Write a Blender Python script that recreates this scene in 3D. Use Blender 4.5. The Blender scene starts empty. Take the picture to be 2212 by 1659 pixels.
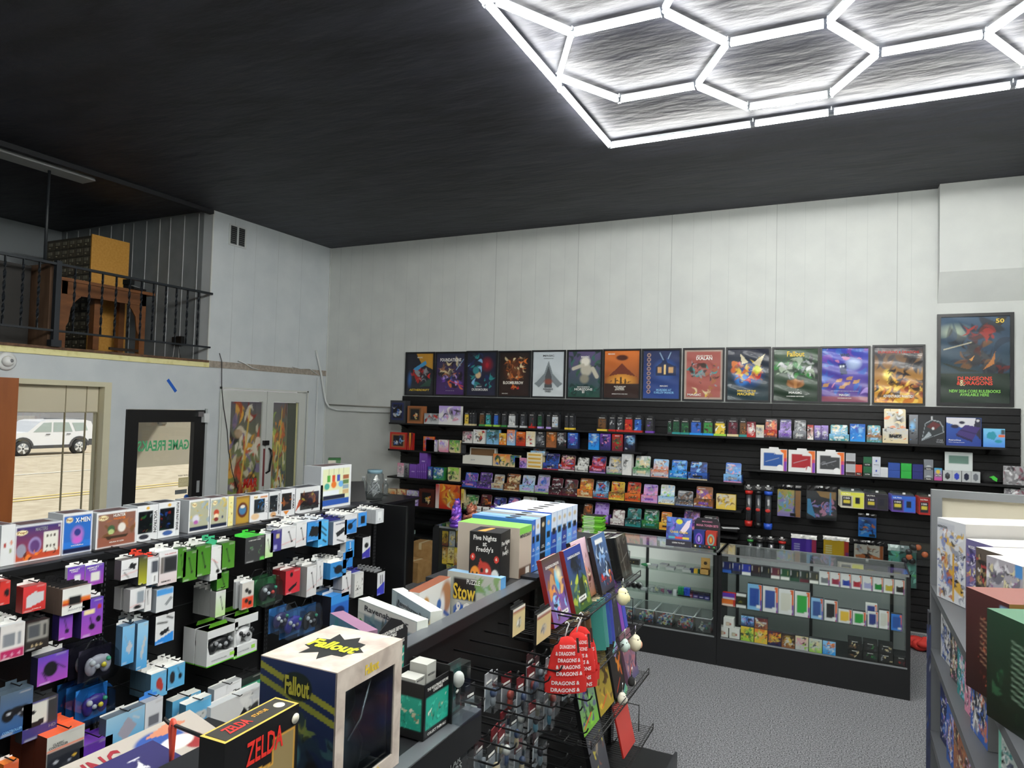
import bpy, bmesh, math, random
import numpy as np
from mathutils import Vector, Matrix
PI = math.pi
C = bpy.context.scene.collection
S = bpy.context.scene
# ---------------------------------------------------------------- camera
IW, IH, H = 2212, 1659, 2.14
CX, CY = IW / 2, IH / 2
_a = np.array([-1928 - CX, -(798 - CY)]); _b = np.array([1824 - CX, -(900 - CY)])
F = math.sqrt(-(_a @ _b))
_X = -np.array([_a[0], _a[1], -F]); _X /= np.linalg.norm(_X)
_Y = np.array([_b[0], _b[1], -F]); _Y /= np.linalg.norm(_Y)
R = np.array([_X, _Y, np.cross(_X, _Y)])
EYE = np.array([0, 0, H])
cd = bpy.data.cameras.new('camera'); cd.sensor_width = 36; cd.lens = F / IW * 36; cd.clip_start = .05; cd.clip_end = 300
cam = bpy.data.objects.new('camera', cd); C.objects.link(cam)
cam.matrix_world = Matrix.Translation(EYE) @ Matrix(R.tolist()).to_4x4()
S.camera = cam
S.view_settings.view_transform = 'Standard'; S.view_settings.look = 'None'
S.view_settings.gamma = 1; S.view_settings.use_curve_mapping = False
S.view_settings.exposure = 0.0
try: S.cycles.transparent_max_bounces = 32
except Exception: pass
# ---------------------------------------------------------------- daylight
w = bpy.data.worlds.new('sky'); S.world = w; w.use_nodes = True
bg = w.node_tree.nodes['Background']; bg.inputs[0].default_value = (.80, .88, 1, 1); bg.inputs[1].default_value = .9
sd = bpy.data.lights.new('sun', 'SUN'); sd.energy = 4.2; sd.angle = .02; sd.color = (1, .93, .8)
sun = bpy.data.objects.new('sun', sd); C.objects.link(sun); sun.rotation_euler = (math.radians(38), 0, math.radians(150))
TUBE_POWER = 68.0

def on(u, v, axis, val):                 # where the sight line through a photo point meets a plane of the room
    d = R @ np.array([u - CX, -(v - CY), -F]); return EYE + d * ((val - EYE[axis]) / d[axis])
# ---------------------------------------------------------------- colours and materials
K = {'k': '141416', 'w': 'e6e6e2', 'r': 'b5261f', 'o': 'd9742a', 'y': 'e0c040', 'g': '3a8a42', 't': '2a8a8a', 'b': '2c5db5', 'n': '1d2857', 'p': '6b3fa3', 'm': '5f1c2c', 'i': 'd688a4',
     'c': '86bde6', 'a': '8b8e94', 's': 'c3c6c8', 'd': '6a4828', 'e': 'd8c79c', 'l': '98ca48', 'v': 'b39ade', 'x': '34363b', 'u': '1f8fe0', 'f': 'f2efe4', 'q': '4a1f18', 'j': '1f4d35', 'z': '9a5f38'}
def lin(c):
    if isinstance(c, str) and len(c) == 1: c = K[c]
    if isinstance(c, str): c = tuple(int(c[i:i + 2], 16) / 255 for i in (0, 2, 4))
    return tuple(x / 12.92 if x <= .04045 else ((x + .055) / 1.055) ** 2.4 for x in c)
MATS = {}
def mat(col='808080', rough=.5, metal=0, spec=.5, coat=0):
    k = (col, rough, metal, spec, coat)
    if k in MATS: return MATS[k]
    m = bpy.data.materials.new('paint_' + col); m.use_nodes = True; b = m.node_tree.nodes['Principled BSDF']
    b.inputs['Base Color'].default_value = (*lin(col), 1); b.inputs['Roughness'].default_value = rough
    b.inputs['Metallic'].default_value = metal; b.inputs['Specular IOR Level'].default_value = spec
    b.inputs['Coat Weight'].default_value = coat; MATS[k] = m; return m
def noisy(name, c0, c1, scale, rough=.6, bump=0, bscale=None, stretch=(1, 1, 1), spec=.5, detail=6, metal=0, lo=.35, hi=.65, dist=0):
    m = bpy.data.materials.new(name); m.use_nodes = True; nt = m.node_tree; N = nt.nodes; L = nt.links; b = N['Principled BSDF']
    tc = N.new('ShaderNodeTexCoord'); mp = N.new('ShaderNodeMapping'); mp.inputs['Scale'].default_value = stretch
    L.new(tc.outputs['Object'], mp.inputs[0]); n = N.new('ShaderNodeTexNoise'); n.inputs['Scale'].default_value = scale
    n.inputs['Detail'].default_value = detail; n.inputs['Distortion'].default_value = dist; L.new(mp.outputs[0], n.inputs[0])
    r = N.new('ShaderNodeValToRGB'); e = r.color_ramp.elements; e[0].position = lo; e[1].position = hi
    e[0].color = (*lin(c0), 1); e[1].color = (*lin(c1), 1); L.new(n.outputs[0], r.inputs[0]); L.new(r.outputs[0], b.inputs['Base Color'])
    b.inputs['Roughness'].default_value = rough; b.inputs['Specular IOR Level'].default_value = spec; b.inputs['Metallic'].default_value = metal
    if bump:
        n2 = N.new('ShaderNodeTexNoise'); n2.inputs['Scale'].default_value = bscale or scale; n2.inputs['Detail'].default_value = 8
        L.new(mp.outputs[0], n2.inputs[0]); bp = N.new('ShaderNodeBump'); bp.inputs['Strength'].default_value = bump; bp.inputs['Distance'].default_value = .02
        L.new(n2.outputs[0], bp.inputs['Height']); L.new(bp.outputs[0], b.inputs['Normal'])
    return m
def thin_glass(name, tint='ffffff', refl=.06, rough=0.0):
    m = bpy.data.materials.new(name); m.use_nodes = True; nt = m.node_tree; N = nt.nodes; L = nt.links
    N.remove(N['Principled BSDF']); o = N['Material Output']
    t = N.new('ShaderNodeBsdfTransparent'); t.inputs[0].default_value = (*lin(tint), 1)
    g = N.new('ShaderNodeBsdfGlossy'); g.inputs['Roughness'].default_value = rough
    lw = N.new('ShaderNodeLayerWeight'); lw.inputs[0].default_value = .5
    p = N.new('ShaderNodeMath'); p.operation = 'POWER'; p.inputs[1].default_value = 4.0; L.new(lw.outputs['Facing'], p.inputs[0])
    ma = N.new('ShaderNodeMath'); ma.operation = 'MULTIPLY_ADD'; ma.inputs[1].default_value = .8; ma.inputs[2].default_value = refl; ma.use_clamp = True
    L.new(p.outputs[0], ma.inputs[0]); mx = N.new('ShaderNodeMixShader'); L.new(ma.outputs[0], mx.inputs[0])
    L.new(t.outputs[0], mx.inputs[1]); L.new(g.outputs[0], mx.inputs[2]); L.new(mx.outputs[0], o.inputs[0]); return m
def lamp(name, col, power):
    m = bpy.data.materials.new(name); m.use_nodes = True; b = m.node_tree.nodes['Principled BSDF']
    b.inputs['Base Color'].default_value = (.8, .8, .8, 1)
    b.inputs['Emission Color'].default_value = (*lin(col), 1); b.inputs['Emission Strength'].default_value = power; return m
def print_mat(name, rough, coat=0):
    m = bpy.data.materials.new(name); m.use_nodes = True; N = m.node_tree.nodes; b = N['Principled BSDF']
    a = N.new('ShaderNodeAttribute'); a.attribute_name = 'ink'; m.node_tree.links.new(a.outputs['Color'], b.inputs['Base Color'])
    b.inputs['Roughness'].default_value = rough; b.inputs['Coat Weight'].default_value = coat; b.inputs['Coat Roughness'].default_value = .05; return m
PRINT = print_mat('printed_card', .42); PGLOSS = print_mat('printed_poster_under_film', .5, .25)
M_GLASS = thin_glass('clear_glass', 'fbfdfc', .03); M_PLAST = thin_glass('clear_plastic', 'eef2f4', .10, .08)
FROST = thin_glass('frosted_plastic', 'dfe5e7', .22, .35); M_BLK = mat('101113', .45); M_MTL = mat('131416', .38); M_CHR = mat('c8cacc', .25, 1)
# ---------------------------------------------------------------- meshes
class MB:
    def __init__(s): s.v = []; s.f = []; s.m = []; s.mats = []; s.col = {}; s.sm = set()
    def mi(s, m):
        if m not in s.mats: s.mats.append(m)
        return s.mats.index(m)
    def add(s, vs, fs, m, smooth=False):
        o = len(s.v); s.v += [tuple(v) for v in vs]; i = s.mi(m)
        for f in fs:
            if smooth: s.sm.add(len(s.f))
            s.f.append(tuple(o + k for k in f)); s.m.append(i)
        return o
    def box(s, a, b, m, skip=()):
        (x0, y0, z0), (x1, y1, z1) = a, b
        v = [(x0, y0, z0), (x1, y0, z0), (x1, y1, z0), (x0, y1, z0), (x0, y0, z1), (x1, y0, z1), (x1, y1, z1), (x0, y1, z1)]
        F_ = {'z-': (0, 3, 2, 1), 'z+': (4, 5, 6, 7), 'y-': (0, 1, 5, 4), 'x+': (1, 2, 6, 5), 'y+': (2, 3, 7, 6), 'x-': (3, 0, 4, 7)}
        s.add(v, [f for k, f in F_.items() if k not in skip], m); return s
    def prism(s, pts, y0, y1, m, ax='y'):     # outline in the other two axes, pushed from y0 to y1
        n = len(pts); P = {'y': lambda p, t: (p[0], t, p[1]), 'z': lambda p, t: (p[0], p[1], t), 'x': lambda p, t: (t, p[0], p[1])}[ax]
        v = [P(p, y0) for p in pts] + [P(p, y1) for p in pts]
        s.add(v, [tuple(range(n - 1, -1, -1)), tuple(range(n, 2 * n))] + [(i, (i + 1) % n, n + (i + 1) % n, n + i) for i in range(n)], m); return s
    def tube(s, path, r, m, n=8, smooth=True, close=False):
        P = [Vector(p) for p in path]; k = len(P); rr = r if isinstance(r, (list, tuple)) else [r] * k; v = []; up = None
        for i, p in enumerate(P):
            t = (P[min(i + 1, k - 1)] - P[max(i - 1, 0)])
            if close: t = P[(i + 1) % k] - P[i - 1]
            t.normalize()
            if up is None: up = Vector((0, 0, 1)) if abs(t.z) < .9 else Vector((1, 0, 0))
            a = t.cross(up).normalized(); b = a.cross(t).normalized(); up = b
            v += [p + (a * math.cos(q) + b * math.sin(q)) * rr[i] for q in (2 * PI * j / n for j in range(n))]
        fs = [(i * n + j, i * n + (j + 1) % n, (i + 1) * n + (j + 1) % n, (i + 1) * n + j) for i in range(k - 1) for j in range(n)]
        if close: fs += [((k - 1) * n + j, (k - 1) * n + (j + 1) % n, (j + 1) % n, j) for j in range(n)]
        else: fs += [tuple(range(n - 1, -1, -1)), tuple((k - 1) * n + j for j in range(n))]
        s.add(v, fs, m, smooth); return s
    def lathe(s, prof, m, n=16, c=(0, 0, 0), sx=1, sy=1):
        v = [(c[0] + r * sx * math.cos(2 * PI * j / n), c[1] + r * sy * math.sin(2 * PI * j / n), c[2] + z) for r, z in prof for j in range(n)]; k = len(prof)
        s.add(v, [(i * n + j, i * n + (j + 1) % n, (i + 1) * n + (j + 1) % n, (i + 1) * n + j) for i in range(k - 1) for j in range(n)]
              + [tuple(range(n - 1, -1, -1)), tuple((k - 1) * n + j for j in range(n))], m, True); return s
    def blob(s, c, r, m, n=12, k=8):
        s.lathe([(max(1e-4, math.sin(PI * i / k)) * r[0], -math.cos(PI * i / k) * r[2]) for i in range(k + 1)], m, n, c, 1, r[1] / r[0]); return s
    def art(s, img, P, m=None):               # printed sheet: P(s,t)->point, s,t in 0..1 ; img rows from the bottom up
        h, w = img.shape[:2]; o = len(s.v); m = m or PRINT
        vs = [P(i / (w - 1), j / (h - 1)) for j in range(h) for i in range(w)]
        for q in range(h * w): s.col[o + q] = tuple(img[q // w, q % w])
        s.add(vs, [(j * w + i, j * w + i + 1, (j + 1) * w + i + 1, (j + 1) * w + i) for j in range(h - 1) for i in range(w - 1)], m); return s
    def mesh(s, name):
        me = bpy.data.meshes.new(name); me.from_pydata(s.v, [], s.f); me.update()
        for m in s.mats: me.materials.append(m)
        me.polygons.foreach_set('material_index', s.m)
        if s.sm: me.polygons.foreach_set('use_smooth', [i in s.sm for i in range(len(s.f))])
        if s.col:
            a = me.color_attributes.new('ink', 'FLOAT_COLOR', 'POINT'); d = np.ones((len(s.v), 4), 'f')
            for k, c in s.col.items(): d[k, :3] = c
            a.data.foreach_set('color', d.ravel())
        return me
    def build(s, name, parent=None, M=None):
        o = bpy.data.objects.new(name, s.mesh(name)); C.objects.link(o)
        if parent: o.parent = parent
        if M is not None: o.matrix_local = M
        return o
LABELS = {}
def tag(o, label, cat, group=None):
    LABELS[label] = LABELS.get(label, 0) + 1
    o['label'] = label; o['category'] = cat
    if group: o['group'] = group
    return o
def empty(name, M=None, loc=(0, 0, 0), rz=0):
    o = bpy.data.objects.new(name, None); C.objects.link(o); o.empty_display_size = .05
    o.matrix_world = M if M is not None else Matrix.Translation(loc) @ Matrix.Rotation(rz, 4, 'Z'); return o
def struct(mb, name, parent=None):
    o = mb.build(name, parent)
    if not parent: o['kind'] = 'structure'
    return o
TXT = {}
def text_geo(t, bold=0):
    if (t, bold) in TXT: return TXT[t, bold]
    cu = bpy.data.curves.new('t', 'FONT'); cu.body = t; cu.resolution_u = 2; cu.align_x = 'CENTER'; cu.offset = bold; cu.space_line = .85
    ob = bpy.data.objects.new('t', cu); C.objects.link(ob); dg = bpy.context.evaluated_depsgraph_get()
    me = bpy.data.meshes.new_from_object(ob.evaluated_get(dg)); C.objects.unlink(ob); bpy.data.objects.remove(ob)
    v = np.array([p.co[:2] for p in me.vertices]) if len(me.vertices) else np.zeros((1, 2)); f = [tuple(p.vertices) for p in me.polygons]
    lo = v.min(0); hi = v.max(0); v = (v - (lo + hi) / 2); TXT[t, bold] = (v, f, hi - lo); return TXT[t, bold]
def put_text(mb, t, c, wid, hei, m, P, bold=.02, shear=0, rot=0):   # P maps (x,z) on a face to 3-D
    v, f, sz = text_geo(t, bold); sx = wid / max(sz[0], 1e-6); sz_ = hei / max(sz[1], 1e-6)
    x = v[:, 0] * sx + v[:, 1] * sz_ * shear; z = v[:, 1] * sz_
    if rot: x, z = x * math.cos(rot) - z * math.sin(rot), x * math.sin(rot) + z * math.cos(rot)
    mb.add([P(c[0] + a, c[1] + b) for a, b in zip(x, z)], f, mb_m(m))
def mb_m(m): return mat(K.get(m, m), .5) if isinstance(m, str) else m
# ---------------------------------------------------------------- painter: a small list language -> colour grid
def paint(spec, w, h, asp):
    Yg, Xg = np.mgrid[0:h, 0:w]; x = Xg / (w - 1); y = Yg / (h - 1); I = np.zeros((h, w, 3)) + .02
    px = 1.2 / w; py = 1.2 / h
    def blend(a, c, al=1): I[:] = I * (1 - a[..., None] * al) + np.array(lin(c)) * a[..., None] * al
    for op in spec:
        k = op[0]
        if k == 'f': I[:] = lin(op[1])
        elif k == 'g':                         # vertical gradient bottom, top
            I[:] = np.array(lin(op[1])) * (1 - y[..., None]) + np.array(lin(op[2])) * y[..., None]
        elif k == 'h': I[:] = np.array(lin(op[1])) * (1 - x[..., None]) + np.array(lin(op[2])) * x[..., None]
        elif k == 'r':
            _, x0, y0, x1, y1, c = op[:6]; a = np.clip((x - x0) / px + .5, 0, 1) * np.clip((x1 - x) / px + .5, 0, 1) * np.clip((y - y0) / py + .5, 0, 1) * np.clip((y1 - y) / py + .5, 0, 1); blend(a, c)
        elif k == 'e':
            _, cx, cy, rx, ry, c = op[:6]; sft = op[6] if len(op) > 6 else .12
            d = np.sqrt(((x - cx) / rx) ** 2 + ((y - cy) / ry) ** 2); blend(np.clip((1 - d) / sft, 0, 1), c)
        elif k == 'p':
            pts = op[1]; ins = np.zeros(x.shape, bool); n = len(pts)
            for i in range(n):
                (xa, ya), (xb, yb) = pts[i], pts[i - 1]
                cnd = ((ya > y) != (yb > y)) & (x < (xb - xa) * (y - ya) / ((yb - ya) or 1e-9) + xa); ins ^= cnd
            blend(ins.astype(float), op[2])
        elif k == 'l':
            _, x0, y0, x1, y1, wd, c = op; dx, dy = x1 - x0, (y1 - y0) * asp; t = np.clip(((x - x0) * dx + (y - y0) * asp * dy) / (dx * dx + dy * dy + 1e-9), 0, 1)
            d = np.hypot(x - x0 - t * dx, (y - y0) * asp - t * dy); blend(np.clip((wd - d) / px + .5, 0, 1), c)
        elif k == 's':                         # busy illustration: random limbs and shards from a palette in a region
            _, seed, pal, n, x0, y0, x1, y1 = op[:8]; rg = random.Random(seed); sz = op[8] if len(op) > 8 else .16
            for _ in range(n):
                cx = rg.uniform(x0, x1); cy = rg.uniform(y0, y1); an = rg.uniform(0, PI); a_ = rg.uniform(.3, 1) * sz; b_ = a_ * rg.uniform(.15, .6)
                X = (x - cx) * math.cos(an) + (y - cy) * asp * math.sin(an); Y = -(x - cx) * math.sin(an) + (y - cy) * asp * math.cos(an)
                Y = Y + X * X * rg.uniform(-3, 3) / max(sz, .05) * .5
                d = np.abs(X / a_) ** 1.6 + np.abs(Y / b_) ** 1.6; blend(np.clip((1 - d) / .3, 0, 1), rg.choice(pal), rg.uniform(.7, 1))
    return I
def auto(seed, pal, title=None, n=26):        # generic package art: backdrop, busy picture in the middle, darker foot band
    rg = random.Random(seed); s = [('g', pal[0], pal[1])]
    s += [('e', rg.uniform(.3, .7), rg.uniform(.45, .7), rg.uniform(.25, .5), rg.uniform(.2, .4), pal[2], .8)]
    s += [('s', seed, pal, n, .08, .12, .92, .9, .22)]
    return s
# ================================================================ the room
XL, YB, ZC, XR = -7.0, 8.0, 4.467, 1.545
WALL = noisy('wall_paint', 'c6c9c7', 'cdd0cd', 3, .75, .08, 220, spec=.25)
WALLL = noisy('left_wall_paint', 'c3c9cd', 'cbd0d3', 3, .75, .08, 220, spec=.25)
CEIL = noisy('ceiling_paint', '22232b', '34353f', 2.2, .62, .9, 5.5, (.55, 1.7, 1), .55, 9, dist=.6)
CARPET = noisy('carpet', '2e2f32', 'a8a9ad', 115, .95, .5, 230, spec=.1, detail=6, lo=.32, hi=.7)
struct(MB().box((-7.2, -4, -.1), (1.7, 8.2, 0), CARPET), 'floor')
struct(MB().box((-10.2, -4.1, ZC), (1.7, 8.2, ZC + .15), CEIL), 'ceiling')
struct(MB().box((-7.2, YB, 0), (1.7, 8.2, ZC), WALL), 'wall_back')
struct(MB().box((XR, -4, 0), (1.7, YB, ZC), WALL), 'wall_right')
struct(MB().box((-7.2, -4.15, 0), (1.7, -4, ZC), WALL), 'wall_front')
m = MB(); W0, W1 = -7.16, XL                                    # left wall with its openings
for y0, y1, z0, z1 in ((-4, 3.70, 0, 2.58), (3.70, 4.66, 2.29, 2.58), (3.70, 4.66, 0, .35), (4.66, 4.84, 0, 2.58), (4.84, 5.89, 2.01, 2.58),
                       (5.89, 6.085, 0, 2.58), (6.085, 7.58, 2.285, 2.58), (7.58, 8, 0, 2.58), (5.86, 8, 2.58, ZC), (-4, 1.2, 2.58, ZC)):
    m.box((W0, y0, z0), (W1, y1, z1), WALLL)
struct(m, 'wall_left')
m = MB(); m.box((-10.2, 1.2, 2.42), (-7.16, 6.0, 2.58), mat('5a4630', .7)); struct(m, 'trim_1')            # loft floor
LOFT = noisy('loft_wall_shade_grey', '7b8083', '868b8e', 4, .8, 0, spec=.2)  # white panelling; its shade is mixed into this grey
m = MB(); m.box((-10.2, 5.86, 2.58), (-7.161, 6.0, ZC), LOFT)
for i in range(12): xx = -7.25 - i * .24 - (i % 3) * .02; m.box((xx, 5.852, 2.58), (xx + .008, 5.86, ZC - .02), mat('b9bdbf', .7))
struct(m, 'wall_loft_right')
m = MB(); m.box((-10.25, 1.2, 2.58), (-10.05, 5.86, ZC), mat('8f9599', .8)); m.box((-10.05, 3.2, 2.58), (-10.0, 3.9, 3.9), mat('3b3d40', .7)); struct(m, 'wall_loft_back')
struct(MB().box((-10.2, 1.1, 2.58), (-7.0, 1.2, ZC), LOFT), 'wall_loft_left')
m = MB(); YEL = noisy('bare_plaster_edge', 'd8cf8c', 'e9e2a8', 14, .85, lo=.3, hi=.5); BRN = noisy('raw_wood_edge', '4a3526', '6d4f38', 20, .8)
m.box((-7.0, 1.2, 2.53), (-6.985, 5.88, 2.59), YEL); struct(m, 'trim_2')
m = MB(); m.box((-7.02, 1.2, 2.59), (-6.97, 5.86, 2.615), BRN); struct(m, 'trim_3')
m = MB(); m.box((-7.0, 5.88, 2.535), (-6.992, 8.0, 2.615), noisy('torn_wall_strip', '8b837a', 'a79c90', 30, .9)); struct(m, 'trim_4')
struct(MB().box((-7.06, 1.2, ZC - .05), (-6.99, 5.86, ZC), mat('202126', .6)), 'trim_5')
# slight ledge where the wall of the loft ends, white corner strips, wall panel seams
m = MB()
for x in (-4.18, -3.02, -1.85, -.69, .475): m.box((x - .0025, YB - .002, 2.3), (x + .0025, YB, ZC), mat('9fa3a2', .8))
for x in [q for q in np.arange(-6.8, .8, .2) if min(abs(q - s_) for s_ in (-4.18, -3.02, -1.85, -.69, .475)) > .08]: m.box((x - .0015, YB - .0015, 2.26), (x + .0015, YB, ZC - .01), mat('b9bdbc', .8))
struct(m, 'trim_6')
m = MB()
for y in (6.2, 6.55, 6.95, 7.4): m.box((XL, y - .0015, 2.62), (XL + .0015, y + .0015, ZC - .01), mat('b3b9bb', .8))
m.box((XL, 7.985, 0), (XL + .012, 8, ZC), WALL); m.box((XL - .01, 5.855, 2.6), (XL + .006, 5.875, ZC), WALL)
struct(m, 'trim_7')
m = MB(); m.prism([(8.0, ZC), (7.85, ZC), (7.85, 3.59), (8.0, 3.30)], .83, XR, WALL, 'x')   # boxed-in duct at the right
struct(m, 'trim_8')
struct(MB().box((-6.999, 3.0, 0), (-6.9, 3.705, 2.29), noisy('orange_wood', '8a4a1c', 'a05a26', 6, .5, stretch=(1, 1, .15))), 'door_3')
# ---- shop window with blind, black glazed door, white double doors
m = MB(); FR = mat('cfc9ae', .6)
m.box((-7.16, 3.70, 2.24), (-6.985, 4.66, 2.29), FR); m.box((-7.16, 4.585, .35), (-6.985, 4.66, 2.24), FR); m.box((-7.16, 3.70, .35), (-6.985, 3.72, 2.24), FR); m.box((-7.16, 3.72, .35), (-6.985, 4.585, .40), FR)
win = struct(m, 'window_1')
g = MB().box((-7.10, 3.72, .40), (-7.094, 4.585, 2.24), M_GLASS); g.build('pane', win)
m = MB()
for u in (137, 182, 208): y = on(u, 1000, 0, -7.06)[1]; m.box((-7.09, y - .004, .4), (-7.07, y + .004, 2.24), mat('8d8468', .6))
m.build('mullion', win)
m = MB(); m.box((-7.085, 3.72, 1.975), (-7.075, 4.585, 2.24), mat('cdc4ac', .8)); m.tube([(-7.08, 3.72, 1.975), (-7.08, 4.585, 1.975)], .008, mat('c9c2ac', .7)); m.build('blind', win)
m = MB(); B = mat('0c0c0d', .5); y0, y1, z1 = 4.845, 5.885, 2.005
gy0, gy1, gz = 4.985, 5.705, 1.865
m.box((-7.05, y0, 0), (-6.985, gy0, z1), B); m.box((-7.05, gy1, 0), (-6.985, y1 - .03, z1), B); m.box((-7.05, gy0, gz), (-6.985, gy1, z1), B); m.box((-7.05, gy0, 0), (-6.985, gy1, .25), B)
m.box((-7.0, y1 - .03, 0), (-6.98, y1, z1 + .02), mat('a9aeb0', .6)); d1 = struct(m, 'door_1')
MB().box((-7.02, gy0, .25), (-7.014, gy1, gz), M_GLASS).build('pane', d1)
m = MB(); m.box((-6.985, 5.72, 1.93), (-6.94, 5.80, 1.99), M_CHR); m.box((-6.985, 5.80, 1.86), (-6.93, 5.87, 1.97), mat('d7dadb', .4)); m.build('closer_bracket', d1)
m = MB(); m.box((-6.985, 5.77, 1.02), (-6.982, 5.81, 1.16), mat('9a9d9f', .5)); m.build('handle_plate', d1)
def lett(t, y, z, wd, ht, m_, x=-7.012, mirror=True, bold=.03):
    mb = MB(); put_text(mb, t, (0, 0), wd, ht, m_, lambda a, b: (x, y + (-a if mirror else a), z + b), bold); return mb
lett('GAME FREAKS', 5.335, 1.60, .66, .12, '57b57e').build('window_lettering', d1)
m = lett('LIVE BY NIGHT', 5.60, 1.235, .14, .016, '5a5a50'); m.box((-7.012, 5.54, 1.10), (-7.011, 5.68, 1.21), mat('d8cb9a', .6)); put_text(m, 'DUNGEON\nDRAGONS', (0, 0), .12, .08, 'efe6c4', lambda a, b: (-7.009, 5.61 - a, 1.155 + b)); m.build('shop_sticker', d1)
m = MB(); m.box((-7.012, 5.50, 1.02), (-7.010, 5.66, 1.07), mat('6f7374', .6)); m.build('grey_sticker', d1)
m = MB(); m.tube([(-7.012, 5.655, .975), (-7.008, 5.655, .975)], .032, mat('1c4f9c', .5), 18); m.build('round_sticker', d1)
d2m = MB(); DW = mat('c9ccc8', .6); lf = [(6.10, 6.83), (6.84, 7.565)]; gl = [(6.235, 6.765), (6.955, 7.44)]
for (a, b), (c, d) in zip(lf, gl):
    d2m.box((-7.05, a, 0), (-6.985, c, 2.265), DW); d2m.box((-7.05, d, 0), (-6.985, b, 2.265), DW); d2m.box((-7.05, c, 2.13), (-6.985, d, 2.265), DW); d2m.box((-7.05, c, 0), (-6.985, d, .3), DW)
d2m.box((-6.99, 6.06, 2.275), (-6.975, 7.61, 2.30), DW); d2m.box((-6.99, 6.06, 0), (-6.975, 6.085, 2.3), DW); d2m.box((-6.99, 7.585, 0), (-6.975, 7.61, 2.3), DW)
d2m.box((-7.05, 6.832, 0), (-7.0, 6.838, 2.26), mat('3a3b3c', .6))
d2 = struct(d2m, 'door_2')
for c, d in gl: MB().box((-6.998, c, .3), (-6.994, d, 2.13), M_GLASS).build('pane', d2)
m = MB(); m.tube([(-6.985, 6.90, 1.50), (-6.95, 6.90, 1.48), (-6.93, 6.90, 1.40), (-6.95, 6.90, 1.30), (-6.94, 6.88, 1.2), (-6.985, 6.86, 1.17)], .014, mat('151515', .3)); m.box((-6.985, 6.78, 1.55), (-6.94, 6.86, 1.61), mat('151515', .3)); m.build('door_handle', d2)
m = MB(); m.box((-6.985, 6.80, 1.0), (-6.98, 6.83, 1.5), mat('7a3b3c', .6)); m.build('strip_sign', d2)
PALS = {'fight': ['a8382a', 'd8533c', 'f0e4d4', '2c2733', 'b08a64', 'efb04c', '8a78a0', 'e8d9c4'], 'fire': ['6a4338', 'e9923c', 'f6df7a', '9d6640', '4b5060', 'a8bc5e', 'd4663a']}
def banner(c, d, seed, pal, name, lab, red):
    sp = [('g', 'c9c23c', '8d7f86'), ('g', '9fb03a', '6d6470'), ('r', 0, 0, 1, .20, 'b7bd3f'), ('s', seed, pal, 26, .1, .62, .9, .98, .2), ('s', seed + 1, pal, 60, .05, .2, .95, .78, .22), ('l', .3, .1, .62, .95, .02, 'f2c75a'), ('s', seed + 2, ['e8e4d8', 'b3332a', '2b2a30', 'd9cfbf'], 22, .25, .2, .9, .6, .16), ('e', .25, .28, .16, .05, 'ece6d2')]
    I = paint(sp, 40, 120, 2.1); mb = MB(); x = -7.0035
    mb.art(I, lambda s, t: (x + .0015 * math.sin(6 * t + 5 * s), c + (d - c) * s, .32 + 1.80 * t)); mb.box((x - .004, c, .32), (x - .003, d, 2.12), mat('cfcbbd', .8))
    o = mb.build(name); tag(o, lab, 'poster')
    if red: put = MB(); put_text(put, 'MAR', (0, 0), .24, .12, 'cf2b22', lambda a, b: (-7.0, d - .14 + a, 1.06 + b), .05, .15); put.build('banner_lettering', o)
banner(6.24, 6.76, 5, PALS['fight'], 'banner', 'tall colourful cartoon banner behind the left pane of the white doors', True)
banner(6.96, 7.24, 9, PALS['fire'], 'banner', 'narrow green and orange banner behind the right pane of the white doors', False)
m = MB(); m.box((-7.03, 7.25, .3), (-7.005, 7.43, 2.12), mat('57584f', .8)); m.box((-7.004, 7.40, .3), (-7.0, 7.43, 2.12), mat('d9cf9d', .7)); m.build('inner_screen', d2)
# ---- things fixed to the left wall
t = empty('camera_dome', loc=(XL, 3.636, 2.443)); m = MB()
m.tube([(0, 0, 0), (.02, 0, 0), (.03, 0, 0)], [.085, .085, .07], mat('d9dbdb', .5), 28); m.build('mount', t); MB().blob((.04, 0, 0), (.04, .05, .05), mat('e6e7e6', .3), 20, 10).build('lens_housing', t); m = MB().blob((.072, .012, .004), (.012, .018, .018), mat('77797b', .2)); m.build('lens', t)
tag(t, 'round white security camera on the wall beneath the loft edge', 'security camera')
p, q = on(362, 820, 0, XL), on(380, 846, 0, XL); m = MB(); dy, dz = q[1] - p[1], q[2] - p[2]; nl = math.hypot(dy, dz); ny, nz = -dz / nl * .018, dy / nl * .018
m.prism([(p[1] - ny, p[2] - nz), (q[1] - ny, q[2] - nz), (q[1] + ny, q[2] + nz), (p[1] + ny, p[2] + nz)], XL + .001, XL + .003, mat('1e5fc4', .6), 'x'); tag(m.build('masking_tape'), 'diagonal strip of blue masking tape above the black door', 'tape')
t = empty('wall_vent', loc=(XL, 6.24, 4.232)); m = MB(); VW = mat('c2c6c6', .5)
for a, b in (((0, -.14, -.135), (.012, -.115, .135)), ((0, .115, -.135), (.012, .14, .135)), ((0, -.115, .115), (.012, .115, .135)), ((0, -.115, -.135), (.012, .115, -.115)), ((0, -.012, -.115), (.012, .012, .115))): m.box(a, b, VW)
m.build('frame', t); m = MB().box((0, -.115, -.115), (.002, .115, .115), mat('1a1a1a', .8)); m.build('opening', t)
for k in range(9): MB().prism([(.002, -.1 + k * .025), (.009, -.112 + k * .025), (.009, -.109 + k * .025), (.002, -.097 + k * .025)], -.112, .112, mat('55585a', .6)).build('slat', t)
tag(t, 'small white framed air vent with dark louvres high on left wall', 'vent')
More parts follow.
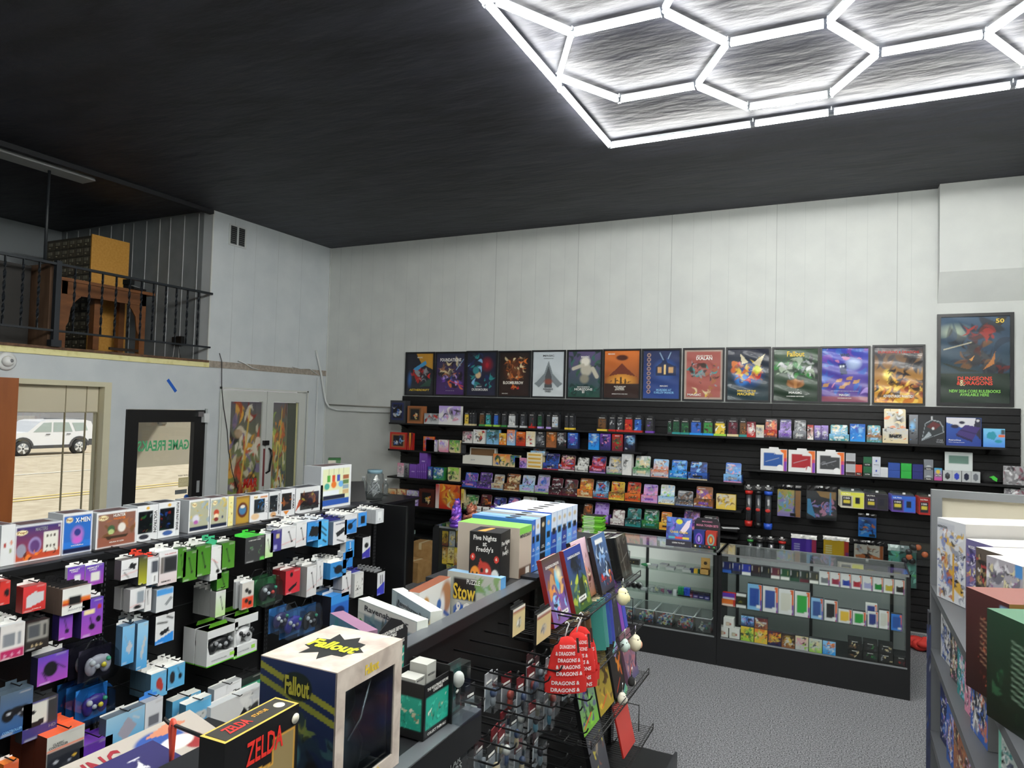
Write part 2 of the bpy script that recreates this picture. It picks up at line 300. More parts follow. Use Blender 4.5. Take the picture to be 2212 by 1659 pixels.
m = MB(); r = .016; m.tube([(-6.985, 7.74, 2.90), (-6.975, 7.75, 2.85), (-6.975, 7.86, 2.55), (-6.975, 7.93, 2.3), (-6.96, 7.965, 2.15), (-6.90, 7.975, 2.07), (-6.75, 7.978, 2.035), (-6.2, 7.978, 2.03), (-5.62, 7.978, 2.03)], r, mat('d2d5d4', .45), 10)
tag(m.build('conduit_pipe'), 'white conduit pipe bending round the corner towards the black slatwall', 'pipe')
m = MB(); m.tube([(-6.93, 7.985, 2.11), (-5.62, 7.985, 2.095)], .009, mat('8f8d86', .6), 8); tag(m.build('conduit_pipe'), 'thin grey brown pipe running just above the white conduit', 'pipe')
m = MB(); m.tube([(-6.985, 7.80, 2.5), (-6.985, 7.80, 1.2), (-6.985, 7.80, .2)], .012, mat('cfd3d3', .5), 8); tag(m.build('conduit_pipe'), 'straight white pipe down the left wall beside the white doors', 'pipe')
def cable(px, x, rad, col, lab):
    pts = [on(u, v, 0, x) for u, v in px]; m = MB(); m.tube(pts, rad, mat(col, .5), 6); tag(m.build('cable'), lab, 'cable')
cable([(474, 763), (479, 780), (479, 840), (483, 880), (491, 930), (494, 975), (502, 1020), (512, 1055)], -6.97, .005, '1c1c1c', 'thin black cable hanging down over the left white door')
cable([(515, 779), (530, 786), (545, 795), (560, 799)], -6.98, .006, 'd9dbda', 'short white cable sagging along the torn wall strip')
cable([(632, 792), (650, 797), (668, 796), (690, 812)], -6.98, .005, 'd9dbda', 'second white cable near the corner at the torn strip')
# ---- loft furniture
t = empty('loft_railing', loc=(0, 0, 0)); RL = mat('20252b', .4, .3)
MB().box((-6.985, 1.25, 3.415), (-6.945, 5.86, 3.44), RL).build('top_rail', t); MB().box((-6.98, 1.25, 2.762), (-6.95, 5.86, 2.782), RL).build('bottom_rail', t)
def twist(y, z0, z1):
    m = MB(); n = 26; v = []
    for i in range(n + 1):
        a = i * PI / 2 / 2.2 if 2 < i < n - 2 else 0; wx, wy = .012, .005
        for sx, sy in ((-1, -1), (1, -1), (1, 1), (-1, 1)): v.append((-6.965 + sx * wx * math.cos(a) - sy * wy * math.sin(a), y + sx * wx * math.sin(a) + sy * wy * math.cos(a), z0 + (z1 - z0) * i / n))
    m.add(v, [(i * 4 + j, i * 4 + (j + 1) % 4, i * 4 + 4 + (j + 1) % 4, i * 4 + 4 + j) for i in range(n) for j in range(4)], RL); return m
for u in (7, 47, 82, 160, 192, 220, 250, 279, 305, 331, 358, 381, 405, 429):
    y = on(u, 650, 0, -6.965)[1]; twist(y, 2.78, 3.415).build('baluster', t)
for k in range(14): twist(3.35 - k * .155, 2.78, 3.415).build('baluster', t)
m = MB(); m.box((-6.99, 4.015, 2.615), (-6.94, 4.065, 3.46), RL); m.box((-7.0, 3.99, 2.615), (-6.93, 4.09, 2.68), RL); m.build('post', t)
tag(t, 'black iron railing with twisted balusters along the loft edge', 'railing')
m = MB(); m.tube([(-7.1, 3.99, 3.45), (-7.1, 3.99, 4.36)], .014, mat('22262a', .5)); tag(m.build('support_rod'), 'thin dark rod from the loft railing up to the ceiling', 'rod')
t = empty('card_catalogue', loc=(-8.16, 5.13, 2.582)); m = MB(); m.box((-.93, 0, 0), (-.02, .45, 1.50), mat('3e3a33', .6)); m.build('body', t)
m = MB(); m.box((-.02, -.02, 0), (0, .46, 1.51), noisy('yellow_side', 'c08a35', 'cc9744', 40, .6)); m.build('side_panel', t)
for r_ in range(12):
    for c in range(6):
        x = -.90 + c * .145; z = .14 + r_ * .112; d = MB().box((x, -.012, z), (x + .13, 0, z + .098), mat('575142', .5)); d = d.build('drawer', t)
        h = MB(); h.box((x + .03, -.018, z + .05), (x + .10, -.012, z + .085), mat('8b8775', .4, .5)); h.tube([(x + .065, -.018, z + .025), (x + .065, -.032, z + .02)], .008, mat('a39a80', .3, .8), 6); h.build('label_pull', d)
tag(t, 'tall card catalogue cabinet with small drawers and yellow side in loft', 'cabinet')
t = empty('desk', loc=(-7.6, 4.4, 2.58)); OAK = noisy('desk_oak', '6a3f1c', '84522a', 10, .5, stretch=(1, .2, 1))
MB().box((-.5, 0, .80), (.02, 1.15, .835), OAK).build('tabletop', t); MB().box((-.02, .06, .66), (0, 1.05, .80), OAK).build('apron', t)
for x, y in ((-.07, .05), (-.07, .98), (-.46, .05), (-.46, .98)): MB().box((x, y, 0), (x + .07, y + .07, .80), OAK).build('leg', t)
for s_, y in ((1, .12), (-1, .98)):
    MB().prism([(y, .66), (y + s_ * .16, .66), (y + s_ * .10, .60), (y + s_ * .05, .52), (y + s_ * .03, .36), (y, .3)], -.03, -.01, OAK, 'x').build('bracket', t)
MB().box((-.3, .55, .1), (-.2, .62, .72), OAK).build('centre_post', t); MB().box((-.02, .62, .1), (.0, .98, .13), mat('2a1c12', .6)).build('foot_rail', t)
tag(t, 'brown oak desk with arched brackets standing behind the loft railing', 'desk')
t = empty('desk_phone', loc=(-7.62, 5.30, 3.416), rz=.2); MB().prism([(-.08, 0), (.08, 0), (.08, .02), (-.08, .07)], -.08, .10, mat('17181a', .4), 'y').build('base', t)
m = MB()
for i in range(4):
    for j in range(3): m.box((.0 + i * .018 - .02, -.03 + j * .025, .045 - i * .006), (.012 + i * .018 - .02, -.012 + j * .025, .053 - i * .006), mat('8a8c8e', .5))
m.build('keypad', t); MB().box((-.06, -.11, .05), (.06, -.06, .11), mat('121314', .4)).build('handset', t); tag(t, 'black office telephone on the right end of the loft desk', 'telephone')
m = MB(); m.box((-7.7, 4.02, 2.58), (-7.05, 4.12, 3.44), noisy('column_wood', '5c4432', '7a5d47', 14, .6, stretch=(1, 1, .2))); tag(m.build('partition_board'), 'brown wooden panel standing behind the railing post in the loft', 'panel')
m = MB(); m.box((-7.75, 1.9, 2.58), (-7.3, 3.98, 3.42), mat('17130f', .5)); tag(m.build('dark_cabinet'), 'long dark cabinet behind the left part of the loft railing', 'cabinet')
t = empty('wall_socket', loc=(-7.5, 5.852, 2.86)); MB().box((-.1, -.03, -.05), (-.02, 0, .05), mat('141414', .4)).build('adapter', t); MB().box((.0, -.05, -.055), (.09, 0, .055), mat('101010', .4)).build('power_box', t); m = MB(); m.tube([(.03, -.03, -.05), (.05, -.03, -.16), (.09, -.03, -.24)], .004, mat('141414', .4), 6); m.tube([(-.06, -.02, -.05), (-.08, -.02, -.2), (-.05, -.02, -.27)], .003, mat('c9cbcb', .5), 6); m.build('cord', t)
tag(t, 'black plug adapters in the socket on the grooved loft wall', 'socket')
t = empty('fluorescent_fixture', loc=(-7.22, 3.7, ZC)); m = MB(); m.prism([(-.11, -.065), (.11, -.065), (.08, -.005), (-.08, -.005)], -1.0, .76, mat('b9bcba', .5)); m.build('housing', t); tag(t, 'unlit long white fluorescent fixture on the dark loft ceiling', 'ceiling light')
# ---- hexagon ceiling lights
TUBE = lamp('led_tube', 'f8f8f3', TUBE_POWER); HOUS = mat('b9bdc2', .4); ZT = 4.412
hx = empty('hexagon_ceiling_light', loc=(0, 0, ZT)); segs = set(); S3 = .485; X0, X1, Y1, Y0 = -1.84, 1.40, 5.575, -.72
def key(p): return (round(p[0], 3), round(p[1], 3))
for i in range(5):
    for j in range(-12, 3):
        cx = -1.23 + .84 * i; cy = 4.28 + S3 * (i % 2) + 2 * S3 * j; vs = [(cx + .56, cy), (cx + .28, cy + S3), (cx - .28, cy + S3), (cx - .56, cy), (cx - .28, cy - S3), (cx + .28, cy - S3)]
        for k in range(6):
            a, b = key(vs[k]), key(vs[(k + 1) % 6])
            if min(a[0], b[0]) < -1.6 and max(a[1], b[1]) > 5.2: continue
            if all(X0 - .01 < q[0] < X1 and Y0 < q[1] < Y1 - .1 for q in (a, b)): segs.add(tuple(sorted((a, b))))
            elif a[1] == b[1] and Y0 < a[1] < Y1 - .1 and min(a[0], b[0]) < X1 < max(a[0], b[0]): segs.add(((min(a[0], b[0]), a[1]), (X1, a[1])))
xs = [-1.84, -.67, -.11, .73 + .28, X1]
for a, b in zip(xs, xs[1:]): segs.add(((a, Y1), (b, Y1))); segs.add(((a, Y0), (b, Y0)))
ys = [Y1, 4.44, 3.31, 2.34, 1.37, .4, Y0]
for a, b in zip(ys, ys[1:]): segs.add(((X0, b), (X0, a))); segs.add(((X1, b), (X1, a)))
nodes = set()
for a, b in sorted(segs):
    A, B_ = Vector((*a, 0)), Vector((*b, 0)); d = (B_ - A).normalized(); A2, B2 = A + d * .02, B_ - d * .02
    t = MB(); t.tube([A2, B2], .0145, TUBE, 8); t = t.build('light_tube', hx)
    n = Vector((-d.y, d.x, 0)) * .0155; h = MB(); z = Vector((0, 0, .016)); z2 = Vector((0, 0, .034))
    h.add([A2 - n + z, B2 - n + z, B2 + n + z, A2 + n + z, A2 - n + z2, B2 - n + z2, B2 + n + z2, A2 + n + z2], [(0, 1, 2, 3), (7, 6, 5, 4), (0, 4, 5, 1), (1, 5, 6, 2), (2, 6, 7, 3), (3, 7, 4, 0)], HOUS); h.build('tube_backing', t)
    nodes |= {a, b}
for a in sorted(nodes):
    c = MB(); c.box((a[0] - .018, a[1] - .018, -.012), (a[0] + .018, a[1] + .018, .036), M_PLAST); c.tube([(a[0], a[1], .03), (a[0], a[1], ZC - ZT)], .004, mat('c9cbcc', .4), 6); c.build('connector', hx)
tag(hx, 'glowing white hexagon grid of light tubes under the dark ceiling', 'ceiling light')
# ---- outdoors beyond the left windows
ROAD = noisy('sunlit_road', 'b3a58f', 'c6b9a3', 3, .9, 0, spec=.2); m = MB()
m.add([(-7.2, -20, -.1), (-7.2, 60, -.1), (-60, 60, -1.3), (-60, -20, -1.3)], [(0, 1, 2, 3)], ROAD)
def slab(x, w_, c): zf = lambda q: -.1 - 1.2 * (-7.2 - q) / 52.8; m.add([(x, -20, zf(x) + .012), (x, 60, zf(x) + .012), (x - w_, 60, zf(x - w_) + .012), (x - w_, -20, zf(x - w_) + .012)], [(0, 1, 2, 3)], mat(c, .9))
for x, w_, c in ((-11, .35, 'd9d2c0'), (-12.5, .12, 'e6e0d2'), (-17, .15, 'e5c77a'), (-17.5, .15, 'e5c77a'), (-24, .2, 'e6e0d2'), (-33, .3, 'cfc8ba')): slab(x, w_, c)
struct(m, 'ground')
m = MB(); m.box((-44, -10, -1.2), (-43, 60, 7), mat('8f8f93', .8)); m.box((-43, -5, -1), (-42.9, 24, .9), mat('a4a3a2', .8)); m.box((-42.95, 19.6, 1.5), (-42.8, 22.2, 3.6), mat('e8e6e2', .6)); tag(m.build('street_building'), 'long grey building across the street seen behind the parked car', 'building')
m = MB(); m.box((-8.6, 5.98, 1.2), (-8.5, 6.95, 3), mat('cbc4b4', .85)); m.box((-8.6, 5.98, -.3), (-8.5, 6.05, 1.2), mat('cbc4b4', .85)); m.box((-8.5, 6.35, 1.78), (-8.49, 6.48, 1.9), mat('8d897c', .6)); tag(m.build('vestibule_wall'), 'beige porch wall visible through the glass of the black door', 'wall')
m = MB(); m.box((-10.5, -4, 2.45), (-7.17, 1.2, 2.6), mat('b3aa94', .8)); m.box((-7.9, 1.2, 2.36), (-7.17, 8, 2.42), mat('b3aa94', .8)); tag(m.build('sky_blocker'), 'added beige slab hiding the sky above the shop window and doors', 'sky blocker')  # added slab that keeps the open sky out above window and doors
t = empty('parked_car', loc=(-35, 19.9, -.745)); WH = mat('e9e9ec', .25, 0, .6); m = MB()
pr = [(-2.15, .45), (-2.2, .95), (-1.95, 1.05), (-1.1, 1.13), (-.55, 1.62), (-.3, 1.68), (1.55, 1.70), (1.85, 1.62), (2.08, 1.12), (2.15, .95), (2.15, .45), (1.75, .42), (1.68, .72), (1.3, .82), (.92, .72), (.85, .4), (-.88, .4), (-.95, .72), (-1.3, .82), (-1.68, .72), (-1.75, .42)]
m.prism(pr, -.9, .9, WH, 'x'); m.build('body', t); m = MB()
for g_ in ([(-.85, 1.13), (-.42, 1.56), (-.05, 1.58), (-.05, 1.13)], [(.05, 1.13), (.05, 1.58), (.75, 1.58), (.95, 1.13)], [(1.1, 1.15), (.92, 1.56), (1.55, 1.56), (1.7, 1.18)]): m.prism(g_, .89, .91, mat('a9b6b2', .15), 'x')
m.build('side_window', t); m = MB(); DK = mat('4a4a4c', .7); m.prism([(-.9, .35), (.88, .35), (.88, .5), (-.9, .5)], .86, .92, DK, 'x'); m.prism([(1.72, .45), (2.2, .42), (2.22, .75), (1.78, .75)], .7, .92, DK, 'x')
for c in (-1.3, 1.3): m.prism([(c + .48 * math.cos(a), .42 + .48 * math.sin(a)) for a in (PI * k / 10 for k in range(11))] + [(c - .38, .42)] + [(c + .38 * math.cos(a), .42 + .38 * math.sin(a)) for a in (PI - PI * k / 10 for k in range(1, 11))], .89, .93, DK, 'x')
m.build('cladding', t); MB().tube([(.78, -.35, 1.76), (.78, 1.5, 1.76)], .03, mat('77787a', .4)).build('roof_rail', t)
for c in (-1.3, 1.3):
    wl = MB(); wl.tube([(.70, c, .37), (.93, c, .37)], .37, mat('2a2a2b', .8), 28); wl = wl.build('wheel', t)
    r_ = MB(); r_.tube([(.93, c, .37), (.945, c, .37)], .25, mat('8b8c8e', .4, .5), 24)
    for k in range(5): a = 2 * PI * k / 5; r_.prism([(c + .03 * math.sin(a), .37 - .03 * math.cos(a)), (c + .24 * math.cos(a) + .05 * math.sin(a), .37 + .24 * math.sin(a) - .05 * math.cos(a)), (c + .24 * math.cos(a) - .05 * math.sin(a), .37 + .24 * math.sin(a) + .05 * math.cos(a)), (c - .03 * math.sin(a), .37 + .03 * math.cos(a))], .945, .96, mat('e2e2e2', .3, .4), 'x')
    r_.build('rim', wl)
MB().box((.9, 1.98, .95), (.93, 2.12, 1.2), mat('b5543c', .4)).build('tail_light', t)
m = MB(); m.box((.9, -.28, 1.0), (.93, -.1, 1.03), DK); m.box((.9, .68, 1.0), (.93, .86, 1.03), DK); m.build('door_pull', t)
tag(t, 'white sport utility car with roof rails parked across the street', 'car')
# ================================================================ kit for goods
def pal(s): return [K[c] for c in s]
ORD = ['first', 'second', 'third', 'fourth', 'fifth', 'sixth', 'seventh', 'eighth', 'ninth', 'tenth', 'eleventh', 'twelfth', 'thirteenth', 'fourteenth', 'fifteenth', 'sixteenth', 'seventeenth', 'eighteenth', 'nineteenth', 'twentieth'] + ['%s-%s' % (a, b) for a in ('twenty', 'thirty', 'forty', 'fifty') for b in ('first', 'second', 'third', 'fourth', 'fifth', 'sixth', 'seventh', 'eighth', 'ninth', 'tenth')]
def atY(uL, uR, vT, z0, y):           # front faces the camera side (-Y)
    vb = vT + 20; a = on(uL, vb, 1, y); b = on(uR, vb, 1, y); t = on((uL + uR) / 2, vT, 1, y)
    return Matrix.Translation(((a[0] + b[0]) / 2, y, z0)), b[0] - a[0], t[2] - z0
def atX(uL, uR, vT, vB, x, z0=None):  # front faces +X
    um, vm = (uL + uR) / 2, (vT + vB) / 2; a = on(uL, vm, 0, x); b = on(uR, vm, 0, x); t = on(um, vT, 0, x)[2]; q = on(um, vB, 0, x)[2] if z0 is None else z0
    return Matrix.Translation((x, (a[1] + b[1]) / 2, q)) @ Matrix.Rotation(PI / 2, 4, 'Z'), b[1] - a[1], t - q
def at2(tl, tr, zt, zb):              # two top corners of the front face
    a = on(*tl, 2, zt); b = on(*tr, 2, zt); d = b - a
    return Matrix.Translation(((a[0] + b[0]) / 2, (a[1] + b[1]) / 2, zb)) @ Matrix.Rotation(math.atan2(d[1], d[0]), 4, 'Z'), math.hypot(d[0], d[1]), zt - zb
_sd = [100]
def seed(): _sd[0] += 1; return _sd[0]
def res(w, h, den=170):
    return max(6, min(90, int(w * den))), max(6, min(110, int(h * den)))
def body(mb, w, h, d, spec, side='x', top=None, texts=(), den=170, face=None, sidetext=()):
    """closed carton, printed front at y=0; texts: (string, cx, cz, width, height, colour[, rot]) as fractions of the face"""
    sm = mat(K.get(side, side), .45); tm = mat(K.get(top, top), .45) if top else sm
    mb.box((-w / 2, 0, 0), (w / 2, d, h), sm, ('y-', 'z+')); mb.add([(-w / 2, 0, h), (w / 2, 0, h), (w / 2, d, h), (-w / 2, d, h)], [(0, 1, 2, 3)], tm)
    if spec is not None:
        nw, nh = res(w, h, den); mb.art(paint(spec, nw, nh, h / w), lambda s, t: (w * (s - .5), 0, h * t), face)
    for q in texts:
        t, cx, cz, tw, th, c = q[:6]; rot = q[6] if len(q) > 6 else 0
        put_text(mb, t, (w * (cx - .5), h * cz), tw * w if not rot else tw * h, th * h if not rot else th * w, K.get(c, c), lambda a, b: (a, -.0012, b), rot=rot)
    for q in sidetext:
        t, cy, cz, tw, th, c = q[:6]; rot = q[6] if len(q) > 6 else 0
        put_text(mb, t, (d * cy, h * cz), (tw * d if not rot else tw * h), (th * h if not rot else th * d), K.get(c, c), lambda a, b: (w / 2 + .0012, a, b), rot=rot)
    return mb
def carton(name, M, w, h, d, spec, label, cat, group=None, **kw):
    return tag(body(MB(), w, h, d, spec, **kw).build(name, M=M), label, cat, group)
def scale_w(M, sx): return M @ Matrix.Translation((sx, 0, 0))
def display_box(name, M, w, h, p, label, group, title='MAGIC', foot=None, depth=.13):
    t = empty(name, M); P = pal(p); lo = h * .42; s_ = seed(); b = MB()
    body(b, w, lo, depth, [('g', P[0], P[1]), ('s', s_, P + ['1a1a1e', 'd8d4c8'], 26, .03, .1, .97, .95, .1), ('r', .25, .35, .75, .62, P[2]), ('s', s_ + 9, ['e8e4d8', P[0]], 8, .28, .4, .72, .58, .04)] + ([('r', 0, 0, 1, .14, K[foot])] if foot else []), side=P[0], top=K['x'])
    b.build('tray', t); b = MB(); hw = w * .43; z0, z1 = lo * .6, h; r_ = .012
    nw, nh = res(2 * hw, z1 - z0); I = paint([('g', P[1], P[0])] + auto(s_ + 7, P)[1:], nw, nh, (z1 - z0) / (2 * hw)); yb = depth * .35
    def PP(s, q):
        x = hw * (2 * s - 1); z = z0 + (z1 - z0) * q; cx = max(0, abs(x) - (hw - r_)); cz = max(0, z - (z1 - r_)); k = math.hypot(cx, cz)
        if k > r_ and cx > 0 and cz > 0: x = math.copysign(hw - r_ + cx * r_ / k, x); z = z1 - r_ + cz * r_ / k
        return (x, yb + (z - z0) * .25, z)
    b.art(I, PP); b.prism([(-hw, z0), (hw, z0), (hw, z1 - r_), (hw - r_, z1), (-hw + r_, z1), (-hw, z1 - r_)], yb + .004, yb + .006, mat('d8d8d4', .6))
    b2 = [(v[0], v[1] + ((v[2] - z0) * .25 if i >= nw * nh else 0), v[2]) for i, v in enumerate(b.v)]; b.v = b2
    if title: put_text(b, title, (-hw * .35, z1 - h * .10), hw * .9, h * .06, K['w'], lambda a, c: (a, yb + (c - z0) * .25 - .002, c))
    b.build('header_card', t)
    b = MB()
    for k in range(7): x0 = -w * .44 + k * w * .125; b.box((x0, .008, lo * .5), (x0 + w * .11, .03, lo * 1.04), mat(P[k % len(P)], .3))
    b.build('pack_row', t); tag(t, label, 'display box', group); return t
def slim_deck(name, M, w, h, p, label, group, foot='g', side=0):
    """black deck box with card window and coloured foot; side=1 shows a spine"""
    t = empty(name, M); P = pal(p); b = MB(); d = .06; s_ = seed()
    ho = h * .88; body(b, w, ho, d, [('f', K['k']), ('r', .12, .12, .88, .84, P[0]), ('s', s_, P, 14, .2, .2, .8, .78, .24)], side='x', texts=[('MAGIC', .5, .92, .6, .06, 'w')]); b.build('carton', t)
    b = MB(); b.prism([(w / 2 + .0005, ho), (w / 2 + .0005, h), (w / 2 + .005, h), (w / 2 + .002, ho)], .005, d, M_PLAST); b.prism([(-w * .3, ho), (w * .3, ho), (w * .22, h), (-w * .22, h)], d * .6, d * .63, mat('2a2b2e', .5)); b.build('hang_flap', t)
    MB().box((-w / 2 - .001, -.0015, 0), (w / 2 + .0015, d, h * .12), mat(K[foot], .4)).build('foot_band', t)
    tag(t, label, 'card deck', group); return t
def hang(name, M, w, h, d, spec, label, cat, group=None, side='s', tab='w', tabh=.16, copies=1, step=.03, clear=False, texts=(), den=190, shape=None, hook=True, tilt=0, top=None):
    """boxed or carded article on a peg hook: box, hang tab; copies step back along the hook"""
    out = []
    if copies > 1: d = min(d, step * .96)
    for c in range(copies):
        root = empty(name, M @ Matrix.Translation((0, c * step, 0)) @ Matrix.Rotation(tilt, 4, 'X')); hb = h * (1 - tabh); b = MB()
        if c == 0: nsp = spec
        if clear:
            body(b, w * .96, hb * .98, d * .25, spec, side=side, den=den, texts=texts); b.v = [(x, y + d * .75, z) for x, y, z in b.v]; b.build('backing_card', root)
            q = MB(); q.box((-w / 2, 0, 0), (w / 2, d, hb), M_PLAST, ('y+',)); q.build('blister', root)
        else: body(b, w, hb, d, spec if c == 0 else [('f', K.get(side, side))], side=side, den=den if c == 0 else 20, texts=texts if c == 0 else (), top=top); b.build('box', root)
        q = MB(); hw = w * .5; tw = .022 if w > .06 else w * .3
        q.prism([(-hw, hb), (hw, hb), (hw, hb + h * tabh * .45), (tw, hb + h * tabh * .5), (tw, h), (-tw, h), (-tw, hb + h * tabh * .5), (-hw, hb + h * tabh * .45)], d - .002, d, mat(K.get(tab, tab), .5)); q.build('hang_tab', root)
        if copies > 1: lb = label[0] if c == 0 else label[1]
        else: lb = label
        tag(root, lb, cat, group if copies > 1 or group else None); out.append(root)
    if hook:
        q = MB(); z = h * .95; q.tube([(0, d * 1 + .28, z), (0, -.015, z), (0, -.03, z + .012)], .0028, M_BLK, 6); o = q.build('peg_hook'); o.matrix_world = M; HOOKS.append(o)
    return out
HOOKS = []
def peg_mat(name, base='0d0d0f', hole='000000'):
    m = bpy.data.materials.new(name); m.use_nodes = True; nt = m.node_tree; N = nt.nodes; L = nt.links; b = N['Principled BSDF']
    tc = N.new('ShaderNodeTexCoord'); mp = N.new('ShaderNodeMapping'); mp.inputs['Scale'].default_value = (0, 39.37, 39.37); mp.inputs['Location'].default_value = (.5, 0, 0); L.new(tc.outputs['Object'], mp.inputs[0])
    fr = N.new('ShaderNodeVectorMath'); fr.operation = 'FRACTION'; L.new(mp.outputs[0], fr.inputs[0]); su = N.new('ShaderNodeVectorMath'); su.operation = 'SUBTRACT'; su.inputs[1].default_value = (.5, .5, .5); L.new(fr.outputs[0], su.inputs[0])
    ln = N.new('ShaderNodeVectorMath'); ln.operation = 'LENGTH'; L.new(su.outputs[0], ln.inputs[0]); lt = N.new('ShaderNodeMath'); lt.operation = 'LESS_THAN'; lt.inputs[1].default_value = .13; L.new(ln.outputs['Value'], lt.inputs[0])
    mx = N.new('ShaderNodeMix'); mx.data_type = 'RGBA'; mx.inputs['A'].default_value = (*lin(base), 1); mx.inputs['B'].default_value = (*lin(hole), 1); L.new(lt.outputs[0], mx.inputs['Factor']); L.new(mx.outputs['Result'], b.inputs['Base Color'])
    b.inputs['Roughness'].default_value = .5; return m
PEG = peg_mat('black_pegboard', '0b0b0c')  # black board, base darkened further to carry its shadows
# ================================================================ slatwall, its shelves, framed posters
SLAT = noisy('black_slatwall', '0f0f11', '151517', 30, .5, spec=.4); m = MB(); m.box((-5.59, 7.985, .02), (1.51, 7.996, 2.262), mat('0c0c0d', .7))
k = 0; z = 2.262
while z > .1:
    for x0, x1 in ((-5.59, -3.155), (-3.152, -.715), (-.712, 1.51)): m.box((x0, 7.972, z - .0665), (x1, 7.985, z), SLAT)
    z -= .0762
t = m.build('slatwall'); tag(t, 'tall black grooved slatwall covering the lower back wall', 'wall panel')
YF = 7.70
SH = {'1': (1.893, -5.61, 1.36, 'topmost long shelf'), 'A2': (1.532, -5.61, -4.40, 'left bay second shelf'), 'A3': (1.162, -5.61, -4.42, 'left bay third shelf'), 'A4': (.794, -5.61, -4.42, 'left bay fourth shelf'),
      'B2': (1.668, -4.46, -2.08, 'middle bay second shelf'), 'B3': (1.398, -4.46, -.975, 'middle bay third shelf'), 'B4': (1.102, -4.46, -.985, 'middle bay fourth shelf'), 'B5': (.815, -4.46, -1.02, 'middle bay fifth shelf'),
      'C2': (1.553, -.95, 1.50, 'right bay second shelf')}
for key_, (z, x0, x1, nm) in SH.items():
    t = empty('wall_shelf', loc=((x0 + x1) / 2, YF, z)); hw = (x1 - x0) / 2; MB().box((-hw, 0, -.022), (hw, .27, 0), SLAT).build('shelf_board', t)
    for k in range(max(2, int(2 * hw / .6) + 1)): xx = -hw + .12 + k * (2 * hw - .24) / max(1, int(2 * hw / .6)); MB().prism([(.27, -.022), (.06, -.022), (.27, -.085)], xx - .006, xx + .006, M_BLK, 'x').build('bracket', t)
    tag(t, 'black shelf board with brackets, ' + nm + ' on the slatwall', 'shelf', 'shelves on the slatwall')
FRM = mat('1d1e21', .35)
def poster(uL, uR, vT, vB, spec, texts, lab, big=0):
    y = 7.998; a = on(uL, (vT + vB) / 2, 1, y); b = on(uR, (vT + vB) / 2, 1, y); tz = on((uL + uR) / 2, vT, 1, y)[2]; bz = on((uL + uR) / 2, vB, 1, y)[2] if big else 2.274
    w, h = b[0] - a[0], tz - bz; t = empty('framed_poster', loc=((a[0] + b[0]) / 2, y, bz)); f = .032 if big else .02; m = MB(); hw = w / 2
    for p_, q_ in (((-hw, -.02, 0), (-hw + f, 0, h)), ((hw - f, -.02, 0), (hw, 0, h)), ((-hw + f, -.02, 0), (hw - f, 0, f)), ((-hw + f, -.02, h - f), (hw - f, 0, h))): m.box(p_, q_, FRM)
    m.build('frame', t); iw, ih = w - 2 * f, h - 2 * f; m = MB(); nw, nh = (90, 130) if big else (58, 76)
    rg = random.Random(int(uL)); A = rg.uniform(0, 6)
    wav = lambda x, z: .0028 * (math.sin(9 * z / ih * 3 + A + 4 * x / iw) + .6 * math.sin(23 * z / ih + A * 2 + 9 * x / iw)) * (.4 + .6 * (uL > 1560))
    m.art(paint(spec, nw, nh, ih / iw), lambda s, q: (iw * (s - .5), -.006 + wav(iw * s, ih * q), f + ih * q), PGLOSS); m.box((-iw / 2, -.001, f), (iw / 2, 0, f + ih), mat('222222', .6))
    for q in texts:
        tx, cx, cz, tw, th, c = q[:6]; put_text(m, tx, (iw * (cx - .5), f + ih * cz), tw * iw, th * ih, K.get(c, c), lambda a_, b_: (a_, -.0105, b_), .025, q[6] if len(q) > 6 else 0)
    m.build('poster_print', t); tag(t, lab, 'poster', 'row of framed posters')
S_ = lambda sd, p, n, x0, y0, x1, y1, sz=.16: ('s', sd, pal(p), n, x0, y0, x1, y1, sz)
poster(876.6, 939, 760.6, 853, [('g', '2b2c38', '20222c'), ('p', [(.35, 1), (1, 1), (1, .6), (.55, .75)], 'b9872c'), ('p', [(.25, .62), (.7, .82), (.75, .74), (.35, .55)], '3f8fc0'), S_(1, 'mqkxar', 34, .2, .3, .85, .62, .16), ('e', .12, .35, .1, .25, '2f5f9c', .8), ('p', [(.5, .18), (.95, .42), (.9, .2)], '2f4f42'), ('r', 0, 0, 1, .14, '2b2d33')], [('MAGIC', .5, .9, .2, .03, 'w'), ('AETHERDRIFT', .5, .1, .75, .05, 'y', .2)], 'framed poster with crashing red machines and a blue streak, far left of the row')
poster(941, 1007, 760, 855, [('g', '4a2a6a', '232a3e'), S_(2, 'dzeaxk', 40, .1, .42, .9, .85, .15), S_(3, 'pvnobk', 26, .1, .15, .9, .5, .13), ('l', .5, .33, .95, .2, .012, 'd8405a'), ('l', .7, .6, .95, .85, .008, '9fc4e8')], [('FOUNDATIONS', .5, .84, .75, .08, 'w'), ('* * * * *', .5, .09, .3, .02, 'w')], 'framed purple poster crowded with figures under a white block title')
poster(1007.6, 1075, 758, 857, [('g', '22243c', '1a2034'), ('e', .68, .72, .24, .2, '7a1626', .6), ('e', .68, .7, .07, .08, 'a52030', .5), S_(4, 'tntxkc', 26, .05, .2, .55, .98, .14), S_(5, 'tnk', 10, .6, .2, .95, .45, .13), ('e', .38, .47, .11, .09, 'd8b98e', .3), ('e', .3, .58, .13, .1, '2f7f86', .3)], [('MAGIC', .42, .2, .2, .025, 'w'), ('DUSKMOURN', .45, .13, .55, .06, 'w')], 'framed dark poster with a red glow above teal shapes')
